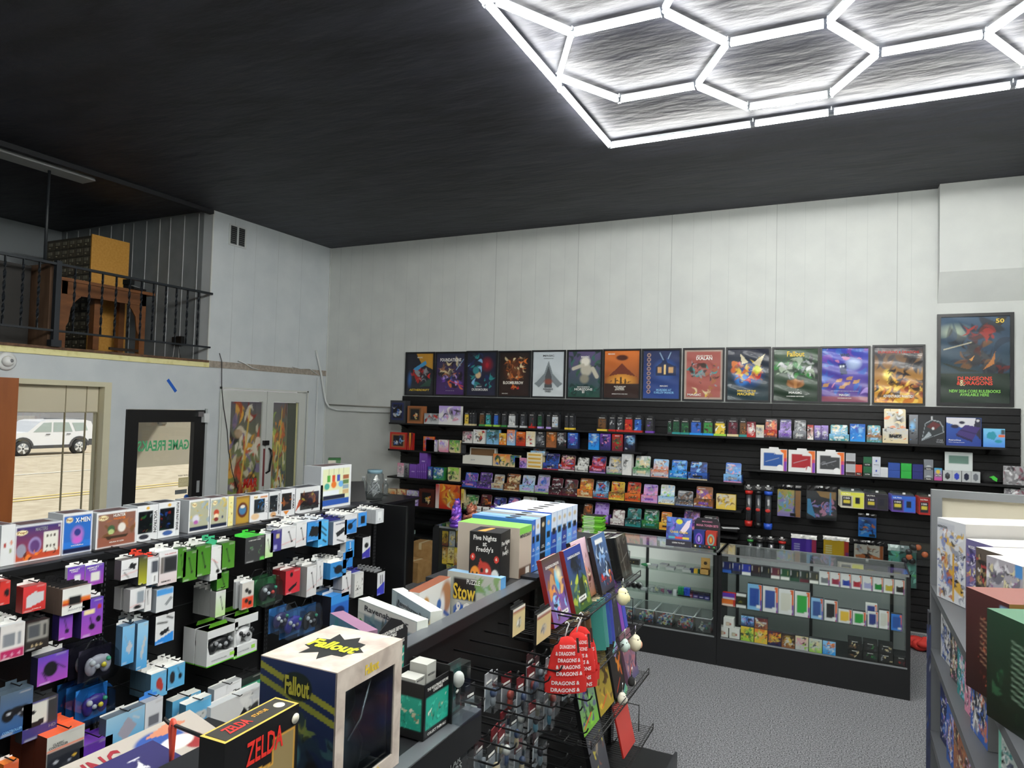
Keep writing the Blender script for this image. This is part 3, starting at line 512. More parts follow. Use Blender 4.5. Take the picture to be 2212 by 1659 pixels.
poster(1077, 1147, 758, 858, [('g', '2a1712', '1f1410'), ('e', .5, .6, .42, .33, '6a3416', .9), S_(6, 'ozedqk', 60, .18, .4, .85, .88, .11), S_(7, 'roq', 12, .38, .14, .7, .24, .09)], [('BLOOMBURROW', .47, .3, .68, .07, 'f'), ('MAGIC', .2, .05, .2, .025, 'w')], 'framed brown poster glowing orange with a white jagged title')
poster(1149, 1222, 756.5, 858.6, [('g', 'd3dadd', 'c3cdd4'), ('e', .5, .35, .5, .25, 'aab4ba', .9), ('p', [(.36, .5), (.5, .8), (.64, .5), (.95, .28), (.8, .2), (.5, .42), (.2, .2), (.05, .28)], '7d868c'), ('p', [(.4, .45), (.5, .68), (.6, .45), (.62, .2), (.38, .2)], '4f5458'), ('e', .5, .33, .17, .08, '8a4a3c', .5)], [('MAGIC', .5, .91, .36, .04, 'x'), ('UNIVERSES BEYOND', .5, .85, .32, .015, 'x'), ("ASSASSIN'S\nCREED", .5, .14, .32, .09, 'x')], 'framed pale grey poster with a peaked grey robe shape')
poster(1225, 1301.5, 755.6, 860, [('g', '1f4a3c', '5b4f78'), ('s', 8, ['2f5c40', '1f3a30', '2a6a58'], 26, 0, .5, 1, 1, .16), ('e', .55, .6, .2, .16, 'b9b4a4', .3), ('e', .52, .78, .18, .12, 'e2ded2', .4), ('l', .15, .62, .45, .7, .05, 'bfb9a8'), ('l', .75, .62, .88, .45, .06, 'bfb9a8'), ('s', 9, ['14463c', '1f6a58', '102c28'], 24, .05, .05, .95, .38, .15), ('e', .5, .4, .17, .12, '8c8878', .4)], [('MAGIC', .52, .88, .26, .04, 'w'), ('MODERN', .48, .22, .38, .025, 'w'), ('HORIZONS\nIII', .48, .14, .55, .11, 'w')], 'framed green poster with a pale bare torso in foliage')
poster(1303, 1385, 754, 862.5, [('g', '3a1a10', 'c8702c'), ('g', '30170f', 'd0702a'), ('e', .5, .34, .5, .26, 'e6a23c', .8), ('e', .5, .85, .2, .07, '4a1c10', .3), ('p', [(.1, .45), (.35, .62), (.5, .74), (.65, .62), (.92, .45), (.6, .5), (.4, .5)], '6a2a14'), ('s', 10, ['2a120c', '3a1a10'], 14, .15, .32, .85, .42, .05), ('r', 0, 0, 1, .3, '2b140e'), ('r', .3, .3, .34, .42, '2a120c'), ('r', .45, .3, .5, .44, '2a120c'), ('r', .58, .3, .62, .4, '2a120c')], [('MAGIC', .2, .93, .2, .03, 'w'), ('OUTLAWS OF\nTHUNDER\nJUNCTION', .45, .2, .34, .1, 'f'), ('SADDLE UP FOR A WILD RIDE', .45, .08, .45, .02, 'w')], 'framed orange sunset poster with dark rider silhouettes')
poster(1386.6, 1472, 753, 865, [('g', '1d3f86', '16244e'), ('e', .6, .6, .36, .25, '2a5fae', .9), ('p', [(.35, .48), (.35, .66), (.5, .74), (.58, .9), (.66, .74), (.9, .66), (.9, .48)], '12244c'), ('r', .4, .53, .5, .65, 'e0b070'), ('r', .57, .5, .62, .7, 'f0d08c'), ('r', .7, .53, .82, .65, 'e0b070'), ('r', .435, .52, .445, .66, '12244c'), ('r', .47, .52, .48, .66, '12244c'), ('r', .74, .52, .75, .66, '12244c'), ('r', .78, .52, .79, .66, '12244c'), ('l', .45, .95, .55, .8, .006, 'b9dcf4'), ('l', .75, .95, .68, .82, .006, 'b9dcf4')] + [('e', .15, .9 - k * .095, .055, .042, 'c9a184', .2) for k in range(9)] + [('e', .15, .9 - k * .095, .038, .029, '3a3048', .2) for k in range(9)], [('MAGIC', .58, .26, .22, .03, 'w'), ('MURDERS AT\nKARLOV MANOR', .58, .15, .55, .1, 'c')], 'framed blue poster of a mansion with lit windows and round portraits')
poster(1475, 1565, 751.5, 865.5, [('f', 'a8988c'), ('r', .05, .04, .95, .96, '9c5048'), ('e', .5, .62, .3, .2, '8a4038', .15), ('e', .5, .62, .25, .165, '9c5048', .15), S_(12, 'kxtazq', 44, .15, .25, .9, .75, .13), S_(13, 'eyz', 12, .1, .08, .9, .25, .14), ('e', .5, .68, .09, .06, '3a2a24', .3)], [('THE LOST CAVERNS OF', .52, .875, .4, .025, 'f'), ('IXALAN', .52, .825, .42, .07, 'w'), ('MAGIC', .27, .09, .36, .045, 'w')], 'framed brick red poster with dancing dark shapes and tan border')
poster(1568, 1665, 750, 868, [('g', '16323a', '1c2034'), ('e', .5, .5, .44, .3, '2a5ca8', .8), ('e', .35, .4, .2, .14, '3a7fd0', .5), S_(14, 'ozyedr', 50, .15, .35, .85, .72, .13), ('e', .72, .6, .1, .1, 'c8d040', .4), ('p', [(.35, .7), (.3, .92), (.5, .74)], 'd9cfae'), ('p', [(.6, .72), (.9, .9), (.78, .66)], 'd9cfae'), ('e', .14, .58, .08, .07, 'c8602c', .5)], [('MARCH OF THE', .47, .18, .45, .035, 'y'), ('MACHINE', .46, .12, .42, .055, 'y', .15)], 'framed dark blue poster with a fiery ring of heroes and wings')
poster(1667.6, 1770.7, 749.6, 870.5, [('g', '16301f', '3d5540'), S_(15, 'jxasg', 40, .0, .45, 1, .85, .16), ('s', 16, ['a9b8a4', '86967f', '2c4030'], 14, .0, .5, .9, .8, .16), ('e', .5, .33, .22, .09, '9c6a40', .2), ('l', .5, .27, .34, .38, .03, '8a5830'), ('l', .5, .27, .66, .38, .03, '8a5830'), ('l', .5, .27, .5, .4, .035, 'b07a48'), ('r', 0, 0, 1, .2, '18301f')], [('Fallout', .5, .9, .4, .1, 'y'), ('MAGIC', .5, .16, .3, .04, 'w'), ('UNIVERSES BEYOND', .5, .09, .4, .02, 'w')], 'framed glossy green poster with a yellow title and fanned cards')
poster(1771, 1880, 748, 873, [('g', '5a3a86', '2f3fb0'), ('e', .68, .72, .22, .14, '9fb0dc', .8), S_(17, 'pbivb', 30, 0, 0, 1, 1, .2), ('e', .68, .7, .2, .13, 'a9bce0', .8), ('p', [(.36, .7), (.52, .72), (.55, .52), (.42, .5)], '152a5c'), ('r', .39, .64, .43, .68, 'dfe6f0'), ('r', .45, .645, .49, .685, 'dfe6f0')] + [('p', [(a, b), (a + .13, b + .02), (a + .1, b - .05), (a - .03, b - .06)], 'b98a5c') for a, b in ((.04, .33), (.33, .42), (.5, .36), (.7, .4), (.4, .3), (.55, .46))] + [('r', 0, 0, 1, .1, '8a4a5c')], [('WHO', .5, .87, .2, .06, 'x'), ('JOIN AN ADVENTURE THROUGH TIME AND SPACE', .5, .2, .6, .012, 'w'), ('MAGIC', .5, .13, .24, .04, 'w'), ('UNIVERSES BEYOND', .5, .07, .3, .018, 'w')], 'framed violet blue poster with a small dark booth in a swirl')
poster(1884, 1998.5, 745, 874, [('g', 'c8852c', '50506a'), ('g', 'd8982c', '45454e'), ('s', 18, ['2e2e34', '45454c', '5c5a5c'], 20, 0, .6, 1, .95, .25), ('e', .28, .5, .13, .12, 'f4d860', .6), ('s', 19, ['e8b43a', 'c8702a', 'f0cc5c', '8a3a1c', '2a1c18'], 60, 0, 0, 1, .42, .15), ('s', 20, ['1c1a20', '34303a'], 16, .3, .3, .7, .62, .12), ('l', .85, .9, .6, .5, .006, '201c1c'), ('l', .95, .25, .75, .08, .01, '201c1c')], [('DUNGEONS & DRAGONS', .5, .905, .85, .045, 'r'), ('ADVENTURERS WANTED!', .5, .12, .62, .05, 'w')], 'framed fiery yellow poster with a black beast over flames')
poster(2023.5, 2190, 677, 877.5, [('g', '0f261c', '34506a'), ('e', .2, .82, .3, .12, '9aa890', .9), ('s', 21, ['1d3044', '2a4258', '16202c'], 26, 0, .4, 1, .9, .28), S_(22, 'kqxd', 30, .3, .4, .75, .7, .16), ('p', [(.62, .38), (.78, .45), (.8, .6), (.74, .5)], 'b07038'), ('s', 23, ['7a1f1c', '9c2c24', '4a1814'], 18, .4, .72, .78, .88, .12), ('l', .05, .62, .45, .7, .008, 'c0b89c'), ('p', [(.0, .47), (.3, .36), (.6, .36), (.35, .4)], '242c24'), ('e', .5, .5, .12, .1, '20242a', .4), ('p', [(.42, .5), (.5, .55), (.46, .48)], 'c8893c'), ('s', 24, ['5c1a1a', '2c1214'], 10, .85, .2, .98, .45, .1), ('r', 0, 0, 1, .34, '12281c'), ('p', [(.78, .93), (.84, .99), (.96, .99), (.92, .93), (.86, .88)], '241f14')],
       [('DUNGEONS\n& DRAGONS', .5, .255, .52, .1, 'e04a34'), ('&', .32, .23, .08, .07, 'e8d8a8'), ('NEW 2024 CORE RULEBOOKS\nAVAILABLE HERE', .5, .115, .74, .075, '8ad05c'), ('50', .86, .945, .12, .05, 'e8c84c')], 'large framed dragon poster with red title hanging apart at the right', 1)
# ================================================================ goods on the slatwall shelves
CNT = {}
def nth(sh, kind='item'):
    CNT[sh] = CNT.get(sh, -1) + 1; return ORD[CNT[sh]]
# kind, uL, uR, vT, palette, description
# d display box, s slim black deck, b carton, k open white storage box
ROWS = {
 '1': [('b', 843, 875, 865, 'xnscn', 'tall grey window carton with swirling blue statue', .12), ('b', 880, 912, 877, 'zdyq', 'brown collector box with gold window', .11), ('b', 916, 947, 893, 'sakr', 'small monochrome tin', .05), ('b', 948, 995, 877, 'wvkai', 'white lilac collection box', .06)]
   + [('s', *q) for q in ((1003, 1013, 887, 'yek', 'slim black deck with gold art', 'e'), (1014, 1019, 887, 'xak', 'slim black deck seen edge on', 'e'), (1020, 1025, 887, 'xak', 'slim black deck seen edge on', 'e'), (1035, 1047, 888, 'djk', 'slim black deck with olive art', 'g'), (1048, 1061, 888, 'tck', 'slim black deck with steel blue art', 'l'), (1066, 1077, 889, 'bck', 'slim black deck with blue side', 'l'),
      (1083, 1094, 889, 'xak', 'slim plain charcoal deck', 'g'), (1097, 1115, 889, 'swk', 'slim black deck with white figure', 's'), (1123, 1135, 890, 'xak', 'slim dark deck with white foot', 's'), (1142, 1155, 890, 'xrk', 'slim dark deck with red foot', 'r'), (1161, 1171, 890, 'jgk', 'slim dark deck with green emblem', 'v'), (1180, 1190, 891, 'xdk', 'slim dark deck with violet foot', 'v'), (1191, 1207, 891, 'scak', 'slim deck with icy picture', 'x'),
      (1220, 1228, 893, 'xdk', 'slim dark deck', 'y'), (1229, 1240, 893, 'xak', 'slim grey deck with yellow foot', 'y'), (1290, 1311, 896, 'dxk', 'dim deck with pale yellow foot', 'y'), (1315, 1330, 896, 'xsk', 'slim deck with pyramid art and red foot', 'r'), (1332, 1347, 896, 'xsk', 'slim deck with grey art and red foot', 'r'), (1348, 1368, 896, 'rok', 'slim deck with orange art', 'r'), (1369, 1387, 897, 'bck', 'slim deck with bright blue art', 'r'), (1394, 1412, 898, 'xpk', 'slim deck with lilac foot standing apart', 'p'),
      (1442, 1451, 905, 'jsk', 'narrow black deck with pale green figure', 'x'), (1452, 1469, 902, 'jgk', 'slim deck with dark green window', 't'), (1470, 1489, 904, 'jgk', 'second green windowed deck', 't'), (1490, 1517, 903, 'bok', 'wide black deck with blue foot', 'u'), (1518, 1541, 904, 'gmk', 'black deck with portrait card and blue foot', 'u'), (1542, 1568, 905, 'ywk', 'black deck with lime foot', 'l'), (1571, 1595, 902, 'mak', 'dark red and silver deck', 'e'), (1597, 1613, 903, 'dok', 'black deck with warm picture and teal foot', 't'))]
   + [('b', 1613, 1632, 911, 'rmws', 'red starship booster pack', .02), ('b', 1633, 1650, 918, 'seak', 'pale grey booster pack', .02), ('d', 1650, 1679, 905, 'xroe', 'black and red display box', 'x'), ('d', 1682, 1710, 906, 'nvpk', 'indigo display box', 'x'), ('d', 1713, 1742, 907, 'xasm', 'charcoal and maroon display box', 'x'), ('b', 1744, 1757, 918, 'wrkx', 'red and white slim box', .05), ('b', 1759, 1773, 919, 'nvws', 'violet dotted slim box', .05), ('b', 1774, 1789, 919, 'nvwk', 'dark violet dotted slim box', .05),
      ('d', 1791, 1834, 918, 'tcwe', 'pale turquoise display box', None), ('b', 1836, 1869, 916, 'ubcwp', 'bright blue booster carton', .06), ('d', 1872, 1905, 919, 'tzce', 'brown and blue display box', None), ('d', 1907, 1962, 883, 'eskwo', 'large cream comic display box', None), ('b', 1964, 1983, 896, 'xacuk', 'dark carton with hooded grey figure', .2), ('b', 1984, 2042, 897, 'x', 'black helmet carton with outlined dome', .2), ('b', 2044, 2120, 902, 'n', 'white and blue retro console carton', .12), ('b', 2124, 2171, 926, 'u', 'small sky blue gadget carton', .06)],
 'A2': [('b', 842, 878, 934, 'rzesy', 'red collection box with pale window', .05), ('b', 880, 883, 935, 'rk', 'first thin red spine', .05), ('b', 884, 887, 935, 'ry', 'second thin red spine', .05), ('b', 888, 891, 936, 'rk', 'third thin red spine', .05), ('b', 914, 938, 943, 'roba', 'small orange and blue flat pack', .02), ('b', 920, 944, 950, 'svaw', 'lilac octagonal tin', .05), ('b', 947, 968, 950, 'iwvs', 'pink octagonal tin', .05), ('b', 970, 993, 951, 'eglx', 'green and cream octagonal tin', .05), ('b', 996, 1004, 957, 'xk', 'small black pouch', .03)],
 'A3': [('b', 858, 872, 1000, 'siaw', 'leaning stack of grey carded packs', .04), ('b', 873, 883, 1001, 'xak', 'dark grey upright box', .06), ('b', 884, 900, 1003, 'pvp', 'purple deck carton', .09)] + [('b', 901 + 4 * k, 904 + 4 * k, 1002, 'pv', 'purple deck spine', .09) for k in range(5)] + [('b', 924, 934, 1008, 'nbwr', 'blue and white small pack', .03), ('b', 936, 958, 1010, 'gbwc', 'green and blue box with a pale ball', .09), ('b', 967, 991, 1010, 'eljk', 'pale green octagonal tin', .05)],
 'A4': [('b', 837, 856, 1056, 'zeoyk', 'round faced red lunch tin', .07), ('b', 858, 876, 1057, 'zekyr', 'second round faced red lunch tin', .07), ('b', 878, 902, 1060, 'vskaw', 'silver lilac lunch tin', .07), ('b', 905, 937, 1057, 'q', 'deep red box with figure window', .1), ('b', 941, 948, 1046, 'wro', 'narrow white and red spine', .06), ('b', 949, 993, 1047, 'royze', 'tall red framed battle box', .06), ('b', 996, 1002, 1056, 'eydk', 'yellow brown upright pack', .05)],
 'B2': [('b', 999, 1019, 932, 'wmiak', 'pink and white booster carton', .1), ('b', 1022, 1047, 928, 'wserk', 'white chest shaped booster carton', .1), ('b', 1051, 1077, 928, 'cjxtc', 'slate blue booster carton', .1), ('b', 1078, 1093, 936, 'oydw', 'orange cat faced carton', .1), ('b', 1095, 1112, 928, 'cowru', 'light blue and orange carton', .1), ('b', 1115, 1134, 933, 'rokm', 'bright red booster carton', .1), ('b', 1136, 1155, 932, 'fesr', 'white carton with dark branch', .1), ('b', 1158, 1177, 932, 'xkas', 'black and grey booster carton', .1), ('b', 1180, 1201, 933, 'zdoe', 'brown creature booster carton', .1), ('b', 1203, 1223, 934, 'kxsm', 'black carton with pale mask', .1), ('b', 1226, 1248, 935, 'nbpuc', 'electric blue booster carton', .1),
        ('b', 1271, 1294, 936, 'ubcez', 'blue and tan booster carton', .1), ('b', 1296, 1319, 937, 'npkib', 'midnight purple booster carton', .1), ('b', 1322, 1345, 938, 'mrjg', 'maroon and green booster carton', .1), ('b', 1348, 1372, 939, 'kncs', 'black and ice blue booster carton', .1)],
 'B3': [('k', 999, 1064, 968, 'wd', 'open white cardboard storage box'), ('b', 1065, 1101, 981, 'eoyjb', 'row of yellow and green booster packs', .05), ('b', 1102, 1122, 984, 'ejbyg', 'green and yellow booster packs', .05), ('b', 1112, 1137, 989, 'vixpb', 'lilac booster packs', .04), ('b', 1138, 1171, 978, 'E', 'stack of four cream and gold cartons', .1), ('d', 1173, 1206, 980, 'nbkp', 'navy display box', 'r'), ('d', 1206, 1241, 984, 'xrieu', 'red and blue display box', 'w'), ('d', 1242, 1270, 989, 'kwww', 'black display box with white lid', 'w'), ('d', 1273, 1308, 986, 'nripb', 'purple and red display box', 'v'), ('d', 1310, 1344, 987, 'aseyk', 'grey and yellow display box', 'g'),
        ('b', 1343, 1364, 981, 'wskw', 'white carton with tall header', .1), ('d', 1367, 1404, 986, 'sgewj', 'pale green display box', 's'), ('d', 1406, 1444, 993, 'coszw', 'white and orange display box', 'o'), ('d', 1446, 1484, 995, 'bucgn', 'blue display box with green band', 'g'), ('d', 1486, 1528, 999, 'nbkuc', 'deep blue display box with gold foot', 'e'), ('d', 1563, 1602, 1001, 'bcaiu', 'lone sky blue display box with pink foot', 'i')],
 'B4': [('d', 998, 1029, 1022, 'bpitn', 'violet and teal display box', 'b'), ('d', 1030, 1060, 1022, 'pxnav', 'purple display box', 'p'), ('d', 1061, 1086, 1026, 'aezdc', 'tan and grey display box', 'c'), ('d', 1088, 1121, 1025, 'zdekr', 'brown crowded display box', 'e'), ('d', 1122, 1153, 1028, 'scvkx', 'pale blue display box', 'l'), ('d', 1155, 1185, 1027, 'avbsc', 'lavender blue display box', 'l'), ('d', 1186, 1213, 1034, 'mkxsw', 'black and white display box', 'm'), ('d', 1214, 1246, 1037, 'mxdsa', 'maroon grey display box', 'm'), ('d', 1247, 1280, 1035, 'zoeyd', 'golden brown display box', 'e'), ('d', 1281, 1314, 1040, 'kcrub', 'red and sky blue display box', 'r'),
        ('d', 1315, 1348, 1042, 'ydorx', 'orange and black display box', 'y'), ('d', 1350, 1383, 1043, 'rodkg', 'scarlet display box', 'o'), ('d', 1385, 1420, 1048, 'vipsa', 'pink and violet display box', 'i'), ('d', 1422, 1457, 1049, 'wcskl', 'icy white display box', 'y'), ('d', 1459, 1497, 1062, 'axdks', 'low grey display box with lid folded back', 'b'), ('d', 1499, 1540, 1053, 'zdpeo', 'rusty brown display box with blue foot', 'b'), ('b', 1547, 1589, 1068, 'yeds', 'yellow rounded tin', .06)],
 'B5': [('d', 998, 1030, 1070, 'jegsx', 'olive green display box', 'g'), ('d', 1032, 1058, 1070, 'mkdxo', 'dark maroon display box', 'm'), ('d', 1060, 1090, 1076, 'npbwk', 'violet display box with white figure', 'p'), ('d', 1091, 1120, 1076, 'nbpvi', 'royal blue display box', 'b'), ('d', 1122, 1156, 1075, 'wjdzk', 'white display box with copper landscape', 's'), ('d', 1190, 1216, 1083, 'atcxk', 'steel teal display box', 'a'), ('d', 1255, 1277, 1090, 'kdozx', 'black and brown display box', 'd'), ('d', 1279, 1314, 1087, 'pvvvp', 'plain purple display box', 'r'), ('d', 1318, 1348, 1103, 'mwww', 'maroon display box with blank white header', 'w'), ('d', 1350, 1384, 1100, 'tkjsa', 'teal display box with yellow lettering', 't'), ('d', 1386, 1423, 1103, 'jgtks', 'dark green ninja display box', 'j'),
        ('d', 1424, 1450, 1108, 'oykez', 'amber display box', 'y'), ('d', 1472, 1512, 1101, 'kpivx', 'black and pink dragon display box', 'k'), ('d', 1515, 1553, 1117, 'kxsma', 'black and silver display box', 'x')],
}
def special(P0, w, h):
    if P0 == 'E': return [('f', 'e8e0c4')] + [('r', .08, .08 + k * .24, .92, .2 + k * .24, 'd8a83c') for k in range(4)] + [('r', 0, .235 + k * .24, 1, .245 + k * .24, '9a927c') for k in range(3)]
HEL = [('f', '24262a'), ('p', [(.12, .12), (.95, .42), (.93, .62), (.8, .8), (.5, .86), (.25, .72)], '8f989c'), ('p', [(.14, .14), (.92, .43), (.9, .6), (.78, .77), (.5, .82), (.27, .7)], '2c3236'), ('p', [(.3, .6), (.55, .8), (.85, .68), (.6, .5)], '5c2628'), ('p', [(.12, .14), (.4, .45), (.5, .3)], '9ba4aa'), ('l', .5, .86, .5, .95, .02, 'd8dcdc'), ('e', .55, .55, .06, .06, 'c9cdd0', .4)]
CON = [('g', '1f3a8c', '2a56a4'), ('p', [(0, 1), (1, 1), (1, .6), (.5, .62), (0, .82)], 'd3d2d8'), ('p', [(.85, 1), (1, 1), (1, .2), (.75, .55)], '2b2a3c'), ('p', [(.28, .42), (.55, .75), (.97, .66), (.75, .22)], '3f2f70'), ('p', [(.28, .42), (.75, .22), (.75, .14), (.29, .34)], '241c48'), ('l', .42, .56, .84, .44, .02, '2a1f54'), ('e', .25, .68, .14, .08, '22203c', .3), ('e', .45, .82, .1, .06, '22203c', .3), ('e', .9, .9, .05, .05, 'c9c9cc', .2)]
GAD = [('g', '4f8ce0', '7cc8ec'), ('p', [(.15, .5), (.2, .78), (.5, .85), (.62, .62), (.5, .38)], '2a93a8'), ('e', .7, .32, .2, .1, '2a93a8', .3), ('r', .7, .55, 1, .68, 'e8703c'), ('r', .82, .7, 1, .95, '44545c')]
HEXB = lambda c: [('f', 'b4b8ba'), ('p', [(.5 + .36 * math.sin(k * PI / 3), .5 + .36 * math.cos(k * PI / 3)) for k in range(6)], c), ('p', [(.5, .86), (.81, .68), (.5, .5), (.19, .68)], '454850' if c == '26282c' else c)]
def setout(sh, rows):
    z, x0, x1, nm = SH[sh]
    for r in rows:
        kd, uL, uR, vT, p, desc = r[:6]; o = nth(sh); y = YF + .012; M, w, h = atY(uL, uR, vT, z, y); lb = f'{desc}, {o} from left on {nm}'; g = 'goods on the ' + nm
        if kd == 'd': display_box('display_box', M, w, h, p, lb, g, foot=r[6])
        elif kd == 's': slim_deck('deck_box', M, w, h, p, lb, g, foot=r[6])
        elif kd == 'k':
            t = empty('storage_box', M); hh = h * .55; m = MB(); W_ = mat('dfddd2', .8); m.box((-w / 2, 0, 0), (w / 2, .004, hh), W_); m.box((-w / 2, .1, 0), (w / 2, .104, hh), W_); m.box((-w / 2, 0, 0), (-w / 2 + .004, .104, hh), W_); m.box((w / 2 - .004, 0, 0), (w / 2, .104, hh), W_); m.box((-w / 2, 0, 0), (w / 2, .104, .004), mat('8a6b48', .9)); put_text(m, '$4.99', (-w * .15, hh * .5), .06, .02, '8a8d96', lambda a, b: (a, -.001, b)); m.build('tray', t)
            m = MB(); m.box((-w * .38, .1, hh), (w * .48, .16, h), W_); m.box((-w * .34, .097, hh), (w * .44, .1, h - .012), mat('7a5c3e', .9)); m.build('lid', t); tag(t, lb, 'box', g)
        else:
            dsp = r[6]; s_ = seed(); P = pal(p) if p not in 'E' else []
            if p == 'E': sp = special('E', w, h); sd = 'e'
            elif desc.startswith('black helmet'): sp, sd = HEL, 'x'
            elif desc.startswith('white and blue retro'): sp, sd = CON, '3b2a78'
            elif desc.startswith('small sky blue gadget'): sp, sd = GAD, '2a5fae'
            else:
                if len(P) < 3: P = P + [P[0]] * 3
                sp = auto(s_, P, n=22); sd = P[0]
                if 'window' in desc: sp = [('f', P[0]), ('r', .1, .12, .9, .9, P[1]), ('r', .2, .2, .8, .82, K['k'])] + ([('s', s_, pal('yeo'), 8, .45, .25, .75, .6, .15)] if 'statue' not in desc and 'pale' not in desc else [('s', s_, pal('nscb'), 16, .25, .25, .75, .8, .2)])
                if 'octagonal' in desc or 'lunch' in desc: sp = sp + [('p', [(0, 0), (.14, 0), (0, .14)], K['k']), ('p', [(1, 1), (.86, 1), (1, .86)], K['k'])]
                if 'spine' in desc: sp = [('g', P[0], P[1])]
                if desc.startswith('plain') or desc.startswith('purple deck'): sp = [('g', P[0], P[1]), ('r', .3, .5, .7, .54, 'w')] if 0 else [('g', '5f3796', '7c4fb4'), ('r', .3, .45, .7, .5, 'c9b8e4')]
            tx = []
            if desc.startswith('black helmet'): tx = [('STAR\nWARS', .8, .13, .28, .13, 'a')]
            if desc.startswith('white and blue retro'): tx = [('RetroOne', .25, .2, .35, .05, 'w'), ('Retro Gaming Console', .3, .12, .45, .03, 'w')]
            if sh == 'B2': tx = [('MAGIC', .5, .9, .45, .07, 'w')]
            if sh == 'B2': dsp = .07
            carton('carton' if 'tin' not in desc else 'tin', M, w, h, dsp, sp, lb, 'box' if 'tin' not in desc else 'tin', g, side=sd, texts=tx)
for sh in ROWS: setout(sh, ROWS[sh])
for o, q in ((0, 0),): # goods stacked on other goods
    M, w, h = atY(906, 923, 975, SH['A3'][0] + .165, YF + .03); carton('carton', M, w, h, .09, [('g', '5f3796', '7c4fb4'), ('r', .3, .3, .7, .36, 'c9b8e4')], 'purple deck carton standing on top of the purple spines in the left bay', 'box', side='p')
    M, w, h = atY(1146, 1177, 962, SH['B3'][0] + .165, YF + .03); display_box('display_box', M, w, h, 'acsxo', 'blue grey display box on top of the cream stack', 'goods on the middle bay third shelf', 'MAGIC')
# second shelf of the right bay
z, x0, x1, nm = SH['C2']; g = 'goods on the ' + nm
for uL, uR, vT, c, cn in ((1643, 1700, 970, '27549a', 'blue'), (1703, 1761, 973, 'a31f2a', 'red'), (1764, 1824, 976, '3b3d40', 'charcoal')):
    M, w, h = atY(uL, uR, vT, z, YF + .012); t = empty('binder_carton', M); b = MB(); sp = [('f', 'dfdfe0'), ('p', [(.85, 1), (1, 1), (1, 0), (.88, 0), (.88, .8), (.72, .95)], 'e0702c'), ('r', .89, 0, 1, .45, '7a3fb0'), ('r', .89, .45, 1, .6, 'c8406a'), ('r', .12, .2, .84, .82, c), ('r', .52, .76, .84, .84, 'dfdfe0'), ('e', .74, .14, .13, .15, 'e9e9ea', .1), ('s', uL, [c, '6a6c70' if c[0] == '3' else c], 6, .2, .3, .7, .7, .2), ('l', .2, .4, .7, .6, .008, 'b0b4bc')]
    body(b, w, h, .05, sp, side='w'); b.build('carton', t); MB().prism([(-.05, h), (.05, h), (.045, h + .02), (-.045, h + .02)], .004, .006, mat('dfdfe0', .5)).build('hang_tab', t)
    tag(t, f'white window carton with {cn} leatherlike folder on the {nm}', 'box', g)
def small(uL, uR, vT, zz, spec, lab, d=.07, side='s', tx=(), name='deck_box', grp=g, y=YF + .012):
    M, w, h = atY(uL, uR, vT, zz, y); return carton(name, M, w, h, d, spec, lab, 'box', grp, side=side, texts=tx), h
two = [(1827, 1848, 979, [('f', 'a9abb0'), ('r', 0, 0, 1, .3, '34201f'), ('r', 0, .3, 1, .36, 'c9cacc')], 'grey and dark brown deck box', 'a', ()), (1865, 1883, 987, [('f', '1d5c3a'), ('r', 0, 0, 1, .35, '1b1c1e')], 'dark green deck box', 'j', [('ULTRA', .5, .2, .6, .12, 'w')]), (1884, 1902, 987, [('f', 'c4c9d4'), ('e', .5, .6, .12, .14, '2744b0', .2)], 'white deck box with blue drop', 'w', [('DRAGON', .5, .2, .6, .08, 'x')]),
       (1919, 1944, 1000, [('f', '24489a'), ('r', 0, 0, 1, .05, '152a60')], 'clear blue deck case', 'b', ()), (1946, 1969, 1001, [('f', '23a33c'), ('r', 0, 0, 1, .05, '126a24')], 'bright green deck case', 'g', ()), (1971, 1994, 1003, [('f', '1c2670'), ('r', 0, 0, 1, .05, '10164a')], 'navy deck case', 'n', ()), (1996, 2016, 993, [('f', '777c82'), ('e', .5, .35, .32, .07, 'b9bec2', .2), ('r', 0, 0, 1, .2, '202226')], 'grey satin finish deck box', 'a', [('Satin', .5, .1, .5, .12, 'w')])]
for uL, uR, vT, sp, lb, sd_, tx in two:
    M, w, h = atY(uL, uR, vT, z, YF + .012)
    for q, pos in ((0, 'bottom of its stack of two'), (1, 'top of its stack of two')): carton('deck_box', M @ Matrix.Translation((0, 0, q * h / 2)), w, h / 2 - .001, .07, sp, f'{lb}, {pos} in the right bay', 'box', g, side=sd_, texts=tx)
small(1848, 1862, 1004, z, [('f', 'd0442c'), ('r', 0, 0, 1, .3, '1b1c1e')], 'small orange red deck box between the grey and green stacks', side='r', tx=[('PRO', .5, .15, .5, .12, 'w')])
small(1902, 1918, 1010, z, [('f', 'c9ccd0'), ('r', 0, .9, 1, 1, 'e2e4e6')], 'single plain white deck box beside the blue cases', side='w')
small(2018, 2035, 1011, z, [('g', 'c23a8c', '3aa0c8'), ('r', .1, .3, .9, .5, '1d1d20'), ('e', .5, .7, .32, .2, 'd8b83c', .3)], 'rainbow coloured sleeve pack lettered SATIN', side='x', tx=[('SATIN', .5, .4, .75, .14, 'w')])
for uL, c, cn in ((2037, '26282c', 'charcoal'), (2057, '2a3fb0', 'royal blue'), (2078, '171d38', 'midnight blue'), (2098, '6a6f76', 'slate grey')): small(uL, uL + 19.5, 1017 + (uL - 2037) * .04, z, HEXB(c), f'silver deck box with {cn} hexagon on its front')
small(2041, 2101, 977, z, [('f', 'c9d0cf'), ('r', .14, .6, .86, .88, '5f7f74'), ('r', .8, 0, 1, .3, 'e0862c')], 'pale grey binder carton with green window behind the hexagon boxes', .03, 'w', y=YF + .10, name='binder_carton', tx=[('CODEX', .5, .33, .3, .04, 'x')])
